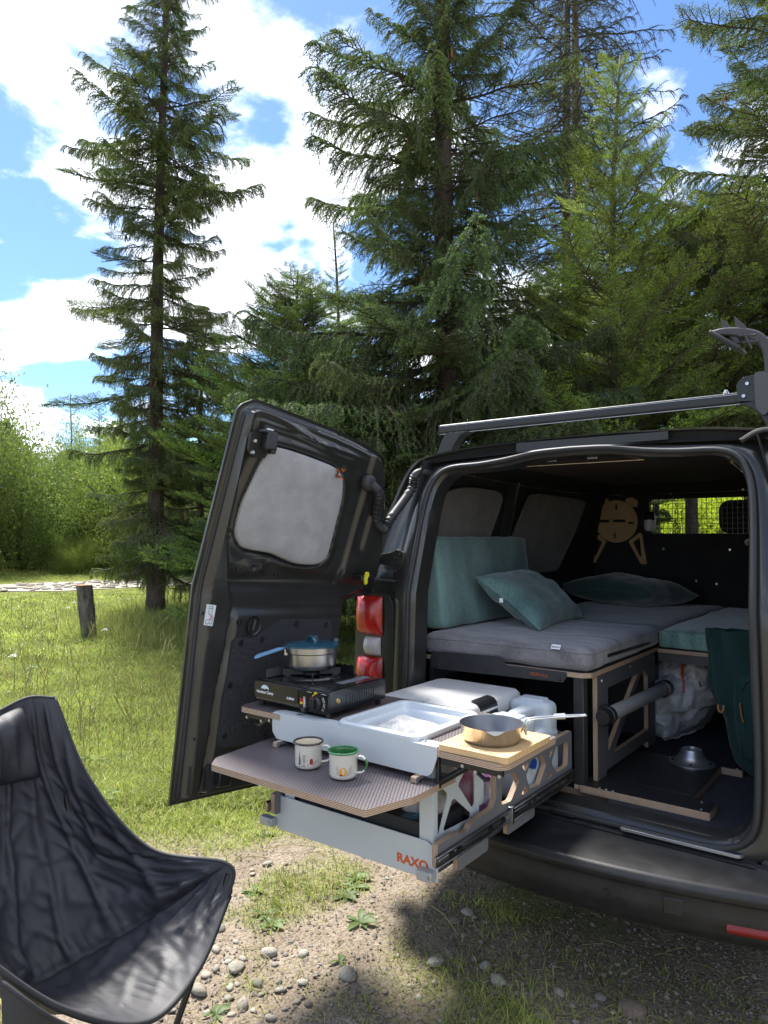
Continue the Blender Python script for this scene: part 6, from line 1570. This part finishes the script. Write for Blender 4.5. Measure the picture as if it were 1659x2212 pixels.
def cushion(name, dims, M_, mt, label, cat, r_=.025, group=None, puff=.0, seam=True, pm=None):
    """upholstered foam block with soft edges; M_ places the block's local frame"""
    lx, ly, lz = dims; e = thing(name, label, cat, group, M_.translation)
    n = 18
    def face(fn): return fn
    v, f = [], []
    bm = bmesh.new(); bmesh.ops.create_cube(bm, size=1); bmesh.ops.subdivide_edges(bm, edges=bm.edges[:], cuts=23, use_grid_fill=True)
    from mathutils import noise as mn
    for q in bm.verts:
        p = Vector((q.co.x * lx, q.co.y * ly, q.co.z * lz)); h = Vector((lx / 2 - r_, ly / 2 - r_, lz / 2 - r_))
        c = Vector([max(-h[i], min(h[i], p[i])) for i in range(3)]); d = p - c
        if d.length > 1e-6: p = c + d.normalized() * min(r_, d.length) if sum(abs(k) > 1e-6 for k in d) > 1 else p
        u, w = p.x / lx * 2, p.y / ly * 2
        if abs(p.z) > lz * .3: p.z += math.copysign(puff * (1 - u ** 2) * (1 - w ** 2), p.z) + .005 * mn.noise(p * 6 + Vector((lx, ly, 0))) + .003 * mn.noise(p * 14)
        q.co = M_ @ p
    me = bpy.data.meshes.new('cover'); bm.to_mesh(me); bm.free(); me.materials.append(mt); me.polygons.foreach_set('use_smooth', [True] * len(me.polygons))
    o = link('cover', me, e); o.location = -wloc(e)
    if seam:
        for sz in (1,):
            pts = [M_ @ Vector((x, y, lz / 2 - r_ * .62)) for x, y in rrect(-lx / 2 + .001, -ly / 2 + .001, lx / 2 - .001, ly / 2 - .001, r_, 4)]
            MB().tube(pts + [pts[0]], .0022, 6, cap=False).build('seam', pm or mt, e, smooth=180)
    return e
def T(x, y, z, rx=0, ry=0, rz=0):
    return Matrix.Translation((x, y, z)) @ Matrix.Rotation(rz, 4, 'Z') @ Matrix.Rotation(ry, 4, 'Y') @ Matrix.Rotation(rx, 4, 'X')
m1 = cushion('mattress', (.768, .855, .094), T(-.306, .5685, 1.1165), grey_f, 'grey woven mattress at the rear with a white brand tab', 'mattress', .034, 'grey mattresses', .006)
MB().obox((.0795, .57, 1.110), (.002, .52, .013), Matrix.Rotation(R(-1.3), 3, 'X')).build('velcro_strip', blk_s, m1)
tg = MB().obox((-.062, .140, 1.158), (.037, .0015, .019), Matrix.Rotation(R(-35), 3, 'X')).build('brand_tab', mat('tab_white', (.74, .77, .80), .7), m1)
text('lettering', 'RAXO', .0118, mat('print_black', (.02, .02, .02), .5), tg, Vector((-.062, .1388, 1.1575)) - wloc(tg), (R(90 - 35), 0, 0), ext=.0002, bold=.0004)
cushion('mattress', (.768, 1.295, .094), T(-.306, 1.648, 1.1165), grey_f, 'grey woven mattress further forward towards the bulkhead', 'mattress', .026, 'grey mattresses', .004)
cushion('seat_cushion', (.655, 1.36, .085), T(.410, 1.622, 1.1095), green_l, 'light green flat seat cushion beside the forward grey mattress', 'cushion', .018, None, .003)
cushion('backrest_cushion', (.105, .90, .412), T(-.688, .655, 1.374, 0, R(-7), 0), green_f, 'dark green upholstered backrest cushion standing against the left wall', 'cushion', .022, None, 0)
def pillow(label, w, h, t, M_, seed, mt):
    e = thing('pillow', label, 'pillow', 'green pillows', M_.translation); from mathutils import noise as mn
    def pt(i, j, s):
        u, v = i * 2 - 1, j * 2 - 1; ed = max(0, (1 - u ** 2)) ** .42 * max(0, (1 - v ** 2)) ** .42
        pin = 1 - .10 * (1 - abs(u)) * abs(v) ** 2 ; pin2 = 1 - .10 * (1 - abs(v)) * abs(u) ** 2
        x, y = u * w / 2 * pin2, v * h / 2 * pin
        z = s * t / 2 * ed * (1 + .18 * mn.noise(Vector((u * 1.6, v * 1.6, seed)))) + .016 * mn.noise(Vector((u * 3, v * 3, seed + s))) * ed + .008 * (.5 - abs(mn.noise(Vector((u * 6, v * 6, seed))))) * ed
        z += .010 * math.sin(u * 9 + v * 3 + seed) * ed * (abs(u) ** 3)
        return M_ @ Vector((x, y, z))
    q = MB(); q.grid(lambda i, j: pt(i, j, 1), 34, 28); q.grid(lambda i, j: pt(i, j, -1), 34, 28)
    o = q.build('cover', mt, e, smooth=180)
    pr = [pt(i, 0, 0) for i in np.linspace(0, 1, 24)] + [pt(1, j, 0) for j in np.linspace(0, 1, 20)[1:]] + [pt(i, 1, 0) for i in np.linspace(1, 0, 24)[1:]] + [pt(0, j, 0) for j in np.linspace(1, 0, 20)[1:]]
    MB().tube(pr, .0042, 6, cap=False).build('welt', mt, e, smooth=180)
    return e
# leaning pillow: local x along its long edge, y up its slope
bx_ = Vector((-.055, .61, 0)).normalized(); by_ = (Vector((-.600, .77, 1.366)) - Vector((-.330, .728, 1.175))); by_ = (by_ - bx_ * by_.dot(bx_)); H1 = by_.length; by_.normalize(); bz_ = bx_.cross(by_)
Mp = Matrix((bx_, by_, bz_)).transposed().to_4x4(); Mp.translation = Vector((-.455, .750, 1.285))
p1 = pillow('green pillow leaning against the backrest cushion', .64, H1 + .05, .175, Mp @ Matrix.Scale(-1, 4, Vector((0, 0, 1))) if bz_.z < 0 else Mp, 3.0, green_f)
tq = Mp @ Vector((-.325, .02, .0)); MB().obox(tq + Vector((-.004, -.010, 0)), (.016, .002, .020), Matrix.Rotation(R(30), 3, 'Z')).build('tab', MATS['tab_white'], p1)
pillow('dark green pillow lying flat near the bulkhead', .70, .44, .20, T(-.40, 1.93, 1.248, R(-4), 0, R(-22)), 7.0, fabric('pillow_dark', (.022, .058, .052), (.045, .098, .088), 800, patch=7, sheen=.5))

# telescopic table leg stowed on the frame
tl = thing('telescopic_tube', 'silver telescopic table leg with black end caps clipped along the bed frame', 'table leg', None, (.11, .56, .87))
a, b_ = Vector((.108, .185, .905)), Vector((.108, .955, .884)); d = (b_ - a).normalized()
MB().tube([a + d * .05, b_ - d * .03], .0285, 28).build('tube', mat('anodised', (.40, .41, .425), .42, .35), tl, smooth=60)
MB().tube([a - d * .012, a, a + d * .022, a + d * .024, a + d * .05, a + d * .052], [.026, .031, .032, .035, .035, .0285], 28).build('end_cap', blk_s, tl, smooth=40)
MB().tube([b_ - d * .04, b_ - d * .038, b_ + d * .012, b_ + d * .014], [.0285, .038, .038, .034], 28).build('end_cap', blk_s, tl, smooth=40)
for s in (-1, 1):
    MB().lathe([(0, 0), (.004, 0), (.004, -.002)], (a.x + .012 * s, a.y - .0125, a.z + .010 * s), 8, axis='y').build('pin', blk, tl)
MB().box((.068, .26, .875), (.084, .30, .93)).build('clip', blk, tl, bevel=.002)

# floor panel with its table socket
fpn2 = thing('floor_panel', 'black hexagon-patterned plywood floor panel with metal track on the van floor', 'floor panel', None, (.25, .43, .622))
MB().plate(rpoly([(.026, .143), (.487, .143), (.487, .262), (.403, .262), (.403, .690), (.482, .690), (.482, .716), (.026, .716)], .006), 'z', .6225, .026, mi=0, mi_edge=1).build('board', [hex_mat('hex_black', (.017, .017, .020), (.010, .010, .011)), ply_edge('z')], fpn2)
pl_ = MB().plate(rrect(.205, .272, .402, .688, .006), 'z', .6490, .005).build('track_plate', mat('plate_black', (.012, .012, .014), .4), fpn2, bevel=.001)
for pts in (((.245, .335), (.255, .318), (.275, .318), (.285, .335)), ((.325, .335), (.335, .318), (.355, .318), (.365, .335)), ((.24, .46), (.29, .465)), ((.32, .46), (.385, .455)), ((.31, .41), (.385, .405))):
    MB().tube([(x, y, .6535) for x, y in pts], .0022, 6).build('slot', MATS['void_black'], pl_)
for x, y in ((.10, .155), (.125, .155), (.15, .155), (.455, .165), (.44, .235), (.20, .70), (.23, .70), (.26, .70), (.46, .703)):
    MB().lathe([(0, .6505), (.005, .6503), (.0055, .6487)], (x, y, 0), 10).build('screw', steel, fpn2)
ts = thing('table_socket', 'silver conical table socket screwed to the floor panel', 'table socket', None, (.300, .655, .654))
q = MB(); q.lathe([(.088, .6545), (.088, .659), (.078, .664), (.062, .674), (.050, .690), (.043, .706), (.038, .712), (.032, .712), (.030, .700), (.030, .66)], (.300, .655, 0), 40); q.build('cone', mat('cast_alu', (.46, .47, .48), .36, .9), ts, smooth=40)
for k in range(5):
    a = R(72 * k - 80); MB().lathe([(0, 0), (.006, 0), (.006, -.003)], (.300 + .074 * math.cos(a), .655 + .074 * math.sin(a), .669), 10).build('screw_hole', MATS['void_black'], ts)

# stool parts strapped to the bulkhead
mdf = mat('stool_board', (.46, .31, .15), .65, col2=(.50, .34, .175), nscale=8)
stl = thing('flat_pack_stool', 'round plywood flat-pack stool strapped to the bulkhead', 'stool', None, (-.594, 2.33, 1.40))
SCx, SCz = -.596, 1.683
MB().plate([(SCx + .143 * math.cos(a), SCz + .143 * math.sin(a)) for a in np.linspace(0, 6.2832, 49)[:-1]], 'y', 2.318, .018, [rrect(SCx - .006, SCz + .078, SCx + .008, SCz + .115, .003), rrect(SCx - .018, SCz - .115, SCx - .004, SCz - .078, .003), rrect(SCx + .080, SCz - .018, SCx + .118, SCz - .004, .003), rrect(SCx - .13, SCz - .006, SCx + .055, SCz + .012, .002)]).build('seat', mdf, stl, bevel=.002)
for s in (-1, 1):
    o = [(SCx + s * .165, SCz - .085), (SCx + s * .150, SCz - .075), (SCx + s * .075, SCz - .135), (SCx + s * .155, SCz - .285), (SCx + s * .195, SCz - .285)]
    h = [(SCx + s * .150, SCz - .110), (SCx + s * .105, SCz - .140), (SCx + s * .150, SCz - .235), (SCx + s * .162, SCz - .235)]
    MB().plate(rpoly(o, .010), 'y', 2.337, .018, [rpoly(h, .008)]).build('leg', mdf, stl, bevel=.002)
    MB().plate(rpoly([(SCx + s * .055, SCz + .10), (SCx + s * .06, SCz + .155), (SCx + s * .105, SCz + .160), (SCx + s * .140, SCz + .135), (SCx + s * .135, SCz + .095)], .008), 'y', 2.337, .018).build('leg_tip', mdf, stl, bevel=.002)
MB().box((SCx - .120, 2.3145, SCz - .006), (SCx + .062, 2.3175, SCz + .012)).build('strap', blk_s, stl); MB().plate(rrect(SCx - .045, SCz - .010, SCx - .018, SCz + .016, .003), 'y', 2.3120, .003).build('buckle', MATS['brass'], stl, bevel=.001)
lt = thing('lantern', 'small white camping lantern hanging beside the bulkhead window', 'lantern', None, (-.372, 2.31, 1.62))
MB().lathe([(0, 1.615), (.022, 1.617), (.034, 1.630), (.036, 1.655), (.036, 1.690)], (-.372, 2.312, 0), 24).build('globe', mat('lantern_globe', (.66, .68, .72), .4), lt, smooth=60)
MB().lathe([(.037, 1.690), (.034, 1.735), (.026, 1.745), (0, 1.747)], (-.372, 2.312, 0), 24).build('cap', blk_s, lt, smooth=40); MB().tube([(-.372, 2.312, 1.747), (-.378, 2.315, 1.762), (-.370, 2.335, 1.772), (-.366, 2.355, 1.772)], .002, 6).build('hook', blk_s, lt)
bl_ = thing('push_light', 'small round white push light on the bulkhead', 'light', None, (.205, 2.35, 1.548)); MB().lathe([(0, -.014), (.016, -.014), (.021, -.009), (.022, 0)], (.205, 2.3585, 1.548), 24, axis='y').build('housing', mat('push_white', (.72, .70, .66), .4), bl_, smooth=50); MB().lathe([(0, -.016), (.008, -.016), (.009, -.0135)], (.205, 2.3585, 1.548), 16, axis='y').build('button', blk_s, bl_)
# string of tiny lights along the ceiling
sl_ = thing('string_light', 'thin copper string of tiny lights looped around the van ceiling', 'string light', None, (-.6, .2, 1.87))
wp = spline([(.605, .27, 1.785), (.545, .25, 1.849), (.515, .25, 1.870), (.2, .25, 1.874), (-.2, .25, 1.876), (-.60, .24, 1.874), (-.622, .5, 1.868), (-.640, 1.0, 1.857), (-.645, 1.5, 1.850), (-.64, 2.0, 1.855), (-.60, 2.345, 1.862), (-.2, 2.345, 1.860), (.3, 2.345, 1.866)], 120)
MB().tube(wp, .0011, 5).build('wire', mat('copper_wire', (.55, .40, .28), .35, .9), sl_)
q = MB()
for i in range(4, 118, 5): q.lathe([(0, -.003), (.0028, 0), (0, .003)], tuple(wp[i]), 6)
q.build('bulbs', mat('bulb_clear', (.75, .72, .65), .2), sl_)

# soft gear on the floor
bagm = mat('bin_bag', (.62, .63, .63), .42, col2=(.50, .51, .52), nscale=9, bump=.7, bscale=22, bdist=.02)
tb_ = thing('waste_bag', 'crumpled white waste bag with orange drawstring under the seat', 'bag', None, (.09, 1.25, .624))
from mathutils import noise as mnz
def bagpt(i, j):
    a = i * 6.2832; z = .630 + .41 * j; w = (.055 + .085 * math.sin(math.pi * min(1, j * .92 + .06)) ** .7) * (1 + .16 * math.sin(a * 3 + j * 4) + .30 * abs(mnz.noise(Vector((math.cos(a) * 3, math.sin(a) * 3, j * 7)))))
    return (.10 + w * math.cos(a) + .05 * (j - .5), 1.27 + .10 * j + w * 2.3 * math.sin(a) * (1 - .15 * j), z + .03 * mnz.noise(Vector((math.cos(a) * 3, j * 6, 1))))
MB().grid(bagpt, 60, 40, closed=True).build('bag', bagm, tb_, smooth=180)
MB().tube([bagpt(k / 30, .02) for k in range(31)], .006, 6, cap=False).build('hem', white_m, tb_)
MB().tube(spline([(.165, 1.03, .94), (.150, 1.12, .995), (.17, 1.25, 1.02), (.19, 1.42, 1.035)], 14), .007, 6).tube(spline([(.165, 1.03, .94), (.18, 1.0, .90), (.172, 1.02, .86)], 8), .004, 6).build('drawstring', mat('cord_orange', (.60, .075, .02), .6), tb_)
MB().add([(.225, 1.10, .880), (.232, 1.16, .868), (.222, 1.20, .895), (.215, 1.17, .915), (.218, 1.14, .893), (.214, 1.11, .910)], [(0, 1, 4, 5), (1, 2, 3, 4)]).build('print', mat('print_orange', (.65, .10, .02), .6), tb_)
pk_m = fabric('pack_cloth', (.012, .038, .034), (.022, .060, .054), 900, patch=8, sheen=.15, bump=.25)
pk = thing('backpack', 'dark green backpack with tan leather tabs leaning on the seat front', 'backpack', None, (.50, .80, .624))
def packpt(i, j):
    a = i * 6.2832; z = .626 + .56 * j; w = .165 * (1 - .22 * max(0, j - .6) / .4) * (1 + .05 * math.sin(j * 14)); d_ = .105 * (1 - .55 * max(0, j - .55) / .45)
    c, s = math.cos(a), math.sin(a); c = math.copysign(abs(c) ** .6, c); s = math.copysign(abs(s) ** .6, s)
    fold = .014 * math.sin(a * 9 + j * 5) * max(0, j - .35) * 2 + .006 * mnz.noise(Vector((c * 3, s * 3, j * 7)))
    if j < .06: w *= .80 + .2 * j / .06; d_ *= .8 + .2 * j / .06
    return (.505 + (w + fold) * c * (.72 + .28 * min(1, j * 1.4)) + .075 * (1 - j) ** 1.3 - .045 * j, .800 + (d_ + fold) * s + .06 * j, z)
MB().grid(packpt, 72, 44, closed=True).build('main_bag', pk_m, pk, smooth=180)
def fpk(i, j):
    a = math.pi * (1 + i); z = .70 + .33 * j; w = .095; b2 = math.sin(math.pi * min(1, max(0, j * .96 + .02))) ** .35
    return (.56 + w * math.cos(a) * (b2 * .35 + .65) - .03 * j, .700 + .055 * math.sin(a) * b2 + .05 * j, z)
MB().grid(fpk, 24, 20).build('front_pocket', pk_m, pk, smooth=180)
MB().tube(spline([(.485, .685, .70), (.478, .690, .85), (.490, .705, .98), (.55, .715, 1.03)], 16), .0022, 6).build('zip', blk_s, pk)
tan_m = mat('tan_leather', (.34, .19, .07), .6)
MB().tube(spline([(.395, .690, .900), (.398, .682, .880), (.408, .680, .872), (.416, .682, .882), (.416, .690, .900)], 12), .0045, 6).build('lash_tab', tan_m, pk); MB().tube([(.478, .680, .92), (.484, .672, .88), (.492, .670, .845)], .003, 6).build('zip_pull', tan_m, pk)
MB().grid(lambda i, j: (.355 + .055 * i + .10 * (1 - j), .845 + .01 * i, .64 + .27 * j), 4, 10).build('burgundy_panel', mat('burgundy', (.055, .010, .020), .8), pk)
sbx = thing('food_crate', 'shallow crate of jars under the green seat', 'crate', None, (.33, 1.65, .80))
MB().box((.16, 1.60, .80), (.62, 1.78, .815)).box((.16, 1.60, .815), (.62, 1.606, .86)).build('shelf', mat('crate_ply', (.40, .30, .16), .6), sbx)
for k, (x, c) in enumerate(((.20, (.50, .36, .08)), (.27, (.55, .45, .30)), (.34, (.42, .40, .38)))):
    jo = thing('storage_jar', ('amber', 'pale tan', 'grey')[k] + ' storage jar standing in the crate under the seat', 'jar', 'storage jars', (x, 1.66, .8155)); MB().lathe([(0, .8155), (.026, .8155), (.028, .820), (.028, .89), (.024, .90)], (x, 1.66, 0), 18).build('glass', mat('jar_%d' % k, c, .2, coat=.5), jo, smooth=40); MB().lathe([(.026, .899), (.026, .916), (0, .917)], (x, 1.66, 0), 18).build('lid', mat('jar_lid', (.45, .45, .44), .5), jo, smooth=40)
# ================================================================ camping chair
nyl = mat('chair_nylon', (.022, .023, .029), .58, col2=(.028, .029, .036), nscale=6, spec=.5, bump=.35, bscale=420, bdist=.0016)
bind = mat('chair_binding', (.022, .023, .027), .7, bump=.3, bscale=700, bdist=.001)
OC = CAM + CR * (-.685) + CF * 1.84; OC.z = 0
AX = CR * .6 + CF * .8; GX_ = CR * .8 - CF * .6
def cw(a, g, z): return OC + AX * a + GX_ * g + Vector((0, 0, z))
chair = thing('camping_chair', 'black fabric folding camping chair with padded headrest at the lower left', 'chair', None, tuple(cw(0, -.2, 0)))
CG = [[(-.22, -.54, 1.015), (-.12, -.57, 1.05), (-.03, -.585, 1.055), (.07, -.58, 1.085), (.145, -.555, 1.075)],
      [(-.26, -.42, .84), (-.13, -.54, .85), (0, -.58, .85), (.12, -.545, .85), (.185, -.42, .84)],
      [(-.32, -.22, .74), (-.20, -.43, .61), (0, -.52, .60), (.19, -.44, .61), (.275, -.24, .645)],
      [(-.385, 0, .80), (-.22, -.20, .48), (0, -.34, .35), (.21, -.22, .44), (.375, .0, .625)],
      [(-.385, .03, .76), (-.19, .10, .54), (.03, .105, .395), (.20, .085, .43), (.362, .025, .545)]]
CGa = np.array(CG); _w = {}
def w5(t_):
    """Catmull-Rom weights of the five control rows at t_"""
    k = round(t_, 5)
    if k not in _w:
        u = k * 4; i = min(int(u), 3); t = u - i; w = np.zeros(7)
        w[i:i + 4] = .5 * np.array([-t + 2 * t * t - t ** 3, 2 - 5 * t * t + 3 * t ** 3, t + 4 * t * t - 3 * t ** 3, -t * t + t ** 3])
        o = w[1:6].copy(); o[0] += 2 * w[0]; o[1] -= w[0]; o[4] += 2 * w[6]; o[3] -= w[6]; _w[k] = o
    return _w[k]
def csurf(s, t_):
    return np.einsum('i,j,ijk->k', w5(t_), w5(s), CGa)
def rdg(x, y, z, p=3):
    return (1 - min(1, abs(mnz.noise(Vector((x, y, z)))) * 2.4)) ** p
def wrinkle(s, t_):
    """folds radiating from the pockets and the seat crease"""
    n = mnz.noise
    w = .008 * n(Vector((s * 6, t_ * 2.5, 1)))
    rad = math.hypot((s - 1) * 1.2, (t_ - .74)); w += .009 * math.sin(math.atan2(t_ - .74, 1 - s) * 17 + 5 * n(Vector((s * 4, t_ * 4, 3)))) * math.exp(-rad * 3.0) * min(1, rad * 6)
    if t_ < .74:
        w += .013 * rdg(s * 9 + t_ * 1.2, t_ * 2.2, 9) + .010 * rdg(s * 5 + t_ * 8, t_ * 6 - s * 5, 4) * max(0, 1 - abs(t_ - .55) * 3.2) + .008 * rdg(s * 11 - t_ * 9, t_ * 7 + s * 3, 6) * min(1, t_ * 2)
        w += .010 * rdg(s * 26, t_ * 4, 2) * max(0, 1 - (.74 - t_) * 9)
    else:
        w += .008 * rdg(s * 7 + t_ * 12, t_ * 5 - s * 4, 2) + .004 * rdg(s * 30 + t_ * 6, t_ * 9, 5)
    w -= .016 * math.exp(-((t_ - .745) / .012) ** 2)
    edge = min(1, min(s, 1 - s, t_, 1 - t_) * 14)
    return w * edge
def chp(i, j):
    p = csurf(i, j); e_ = .004
    du = csurf(min(1, i + e_), j) - csurf(max(0, i - e_), j); dv = csurf(i, min(1, j + e_)) - csurf(i, max(0, j - e_))
    nn = np.cross(du, dv); nn = nn / (np.linalg.norm(nn) + 1e-12)
    p = p + nn * wrinkle(i, j); return tuple(cw(*p))
q = MB(); q.grid(chp, 130, 140); sl = q.build('seat_sling', nyl, chair, smooth=180)
sl.modifiers.new('thick', 'SOLIDIFY').thickness = .003
def edge(nm, fn, n=70, r_=.0055):
    MB().tube([Vector(fn(k / (n - 1))) for k in range(n)], r_, 6).build(nm, bind, chair, smooth=180)
edge('edge_binding', lambda k: chp(1, k)); edge('edge_binding', lambda k: chp(0, k)); edge('edge_binding', lambda k: chp(k, 0)); edge('edge_binding', lambda k: chp(k, 1), r_=.008)
def stitched(fn, n=60):
    MB().tube([Vector(fn(k / (n - 1))) for k in range(n)], .0016, 5).build('stitching', bind, chair, smooth=180)
def off(i, j, d=.002):
    p = Vector(chp(i, j)); return p + (CAM - p).normalized() * d
stitched(lambda k: off(.93 - .05 * k * 0, .60 + .14 * k)); stitched(lambda k: off(k * .94 + .03, .748)); stitched(lambda k: off(.70 + .04 * k, .02 + .16 * k)); stitched(lambda k: off(.90, .02 + .16 * k)); stitched(lambda k: off(.975, .03 + .68 * k)); stitched(lambda k: off(.70 + .27 * k, .19))
# corner pocket panel
def pocket(i, j):
    s, t_ = .915 + .08 * i, .585 + .16 * j; p = Vector(chp(s, t_)); return tuple(p + (CAM - p).normalized() * (.004 + .004 * math.sin(math.pi * i)))
MB().grid(pocket, 12, 18).build('corner_pocket', nyl, chair, smooth=180)
# headrest pillow
def head(i, j):
    u, v = i * 2 - 1, j * 2 - 1; ed = max(0, 1 - u ** 4) ** .5 * max(0, 1 - v ** 4) ** .5; p = Vector(chp(.04 + .66 * i, .012 + .25 * j)); return tuple(p + (AX * 0 + GX_) * (.006 + .055 * ed + .004 * math.sin(i * 17 + j * 6)) )
MB().grid(head, 34, 26).build('headrest', nyl, chair, smooth=180)
# cargo pocket hanging on the front wing
def cargo(i, j):
    p = Vector(chp(.10 + .34 * i, .985)); return tuple(p + GX_ * (.020 + .03 * math.sin(math.pi * i) + .012 * math.sin(i * 11 + j * 3)) - Vector((0, 0, .02 + .22 * j)))
MB().grid(cargo, 30, 14).build('cargo_pocket', nyl, chair, smooth=180)
MB().tube([Vector(cargo(k / 29, 0)) for k in range(30)], .005, 6).build('edge_binding', bind, chair, smooth=180)
fr = mat('chair_tube', (.012, .012, .014), .3, .4, coat=.4)
def pole(nm, *pts): MB().tube([cw(*p) for p in pts], .0095, 10).build(nm, fr, chair, smooth=60)
pole('pole', (.372, .010, .60), (.150, -.070, .012)); pole('pole', (-.385, .01, .66), (-.15, -.07, .012)); pole('pole', (-.20, .03, .41), (.330, -.030, .012)); pole('pole', (.20, .02, .41), (-.33, -.03, .012))
pole('pole', (.145, -.56, 1.05), (.20, -.36, .012)); pole('pole', (-.215, -.55, .99), (-.20, -.36, .012)); pole('pole', (.33, -.03, .05), (.05, -.40, .33)); pole('pole', (-.33, -.03, .05), (-.05, -.40, .33))
for a, g in ((.15, -.07), (-.15, -.07), (.33, -.03), (-.33, -.03), (.20, -.36), (-.20, -.36)):
    p = cw(a, g, 0); MB().lathe([(0, .002), (.013, .002), (.014, .02), (.011, .045)], (p.x, p.y, 0), 12).build('foot', rubber, chair, smooth=40)
MB().obox(cw(.372, .008, .565), (.02, .02, .05), Matrix()).build('joint', blk_s, chair, bevel=.004)
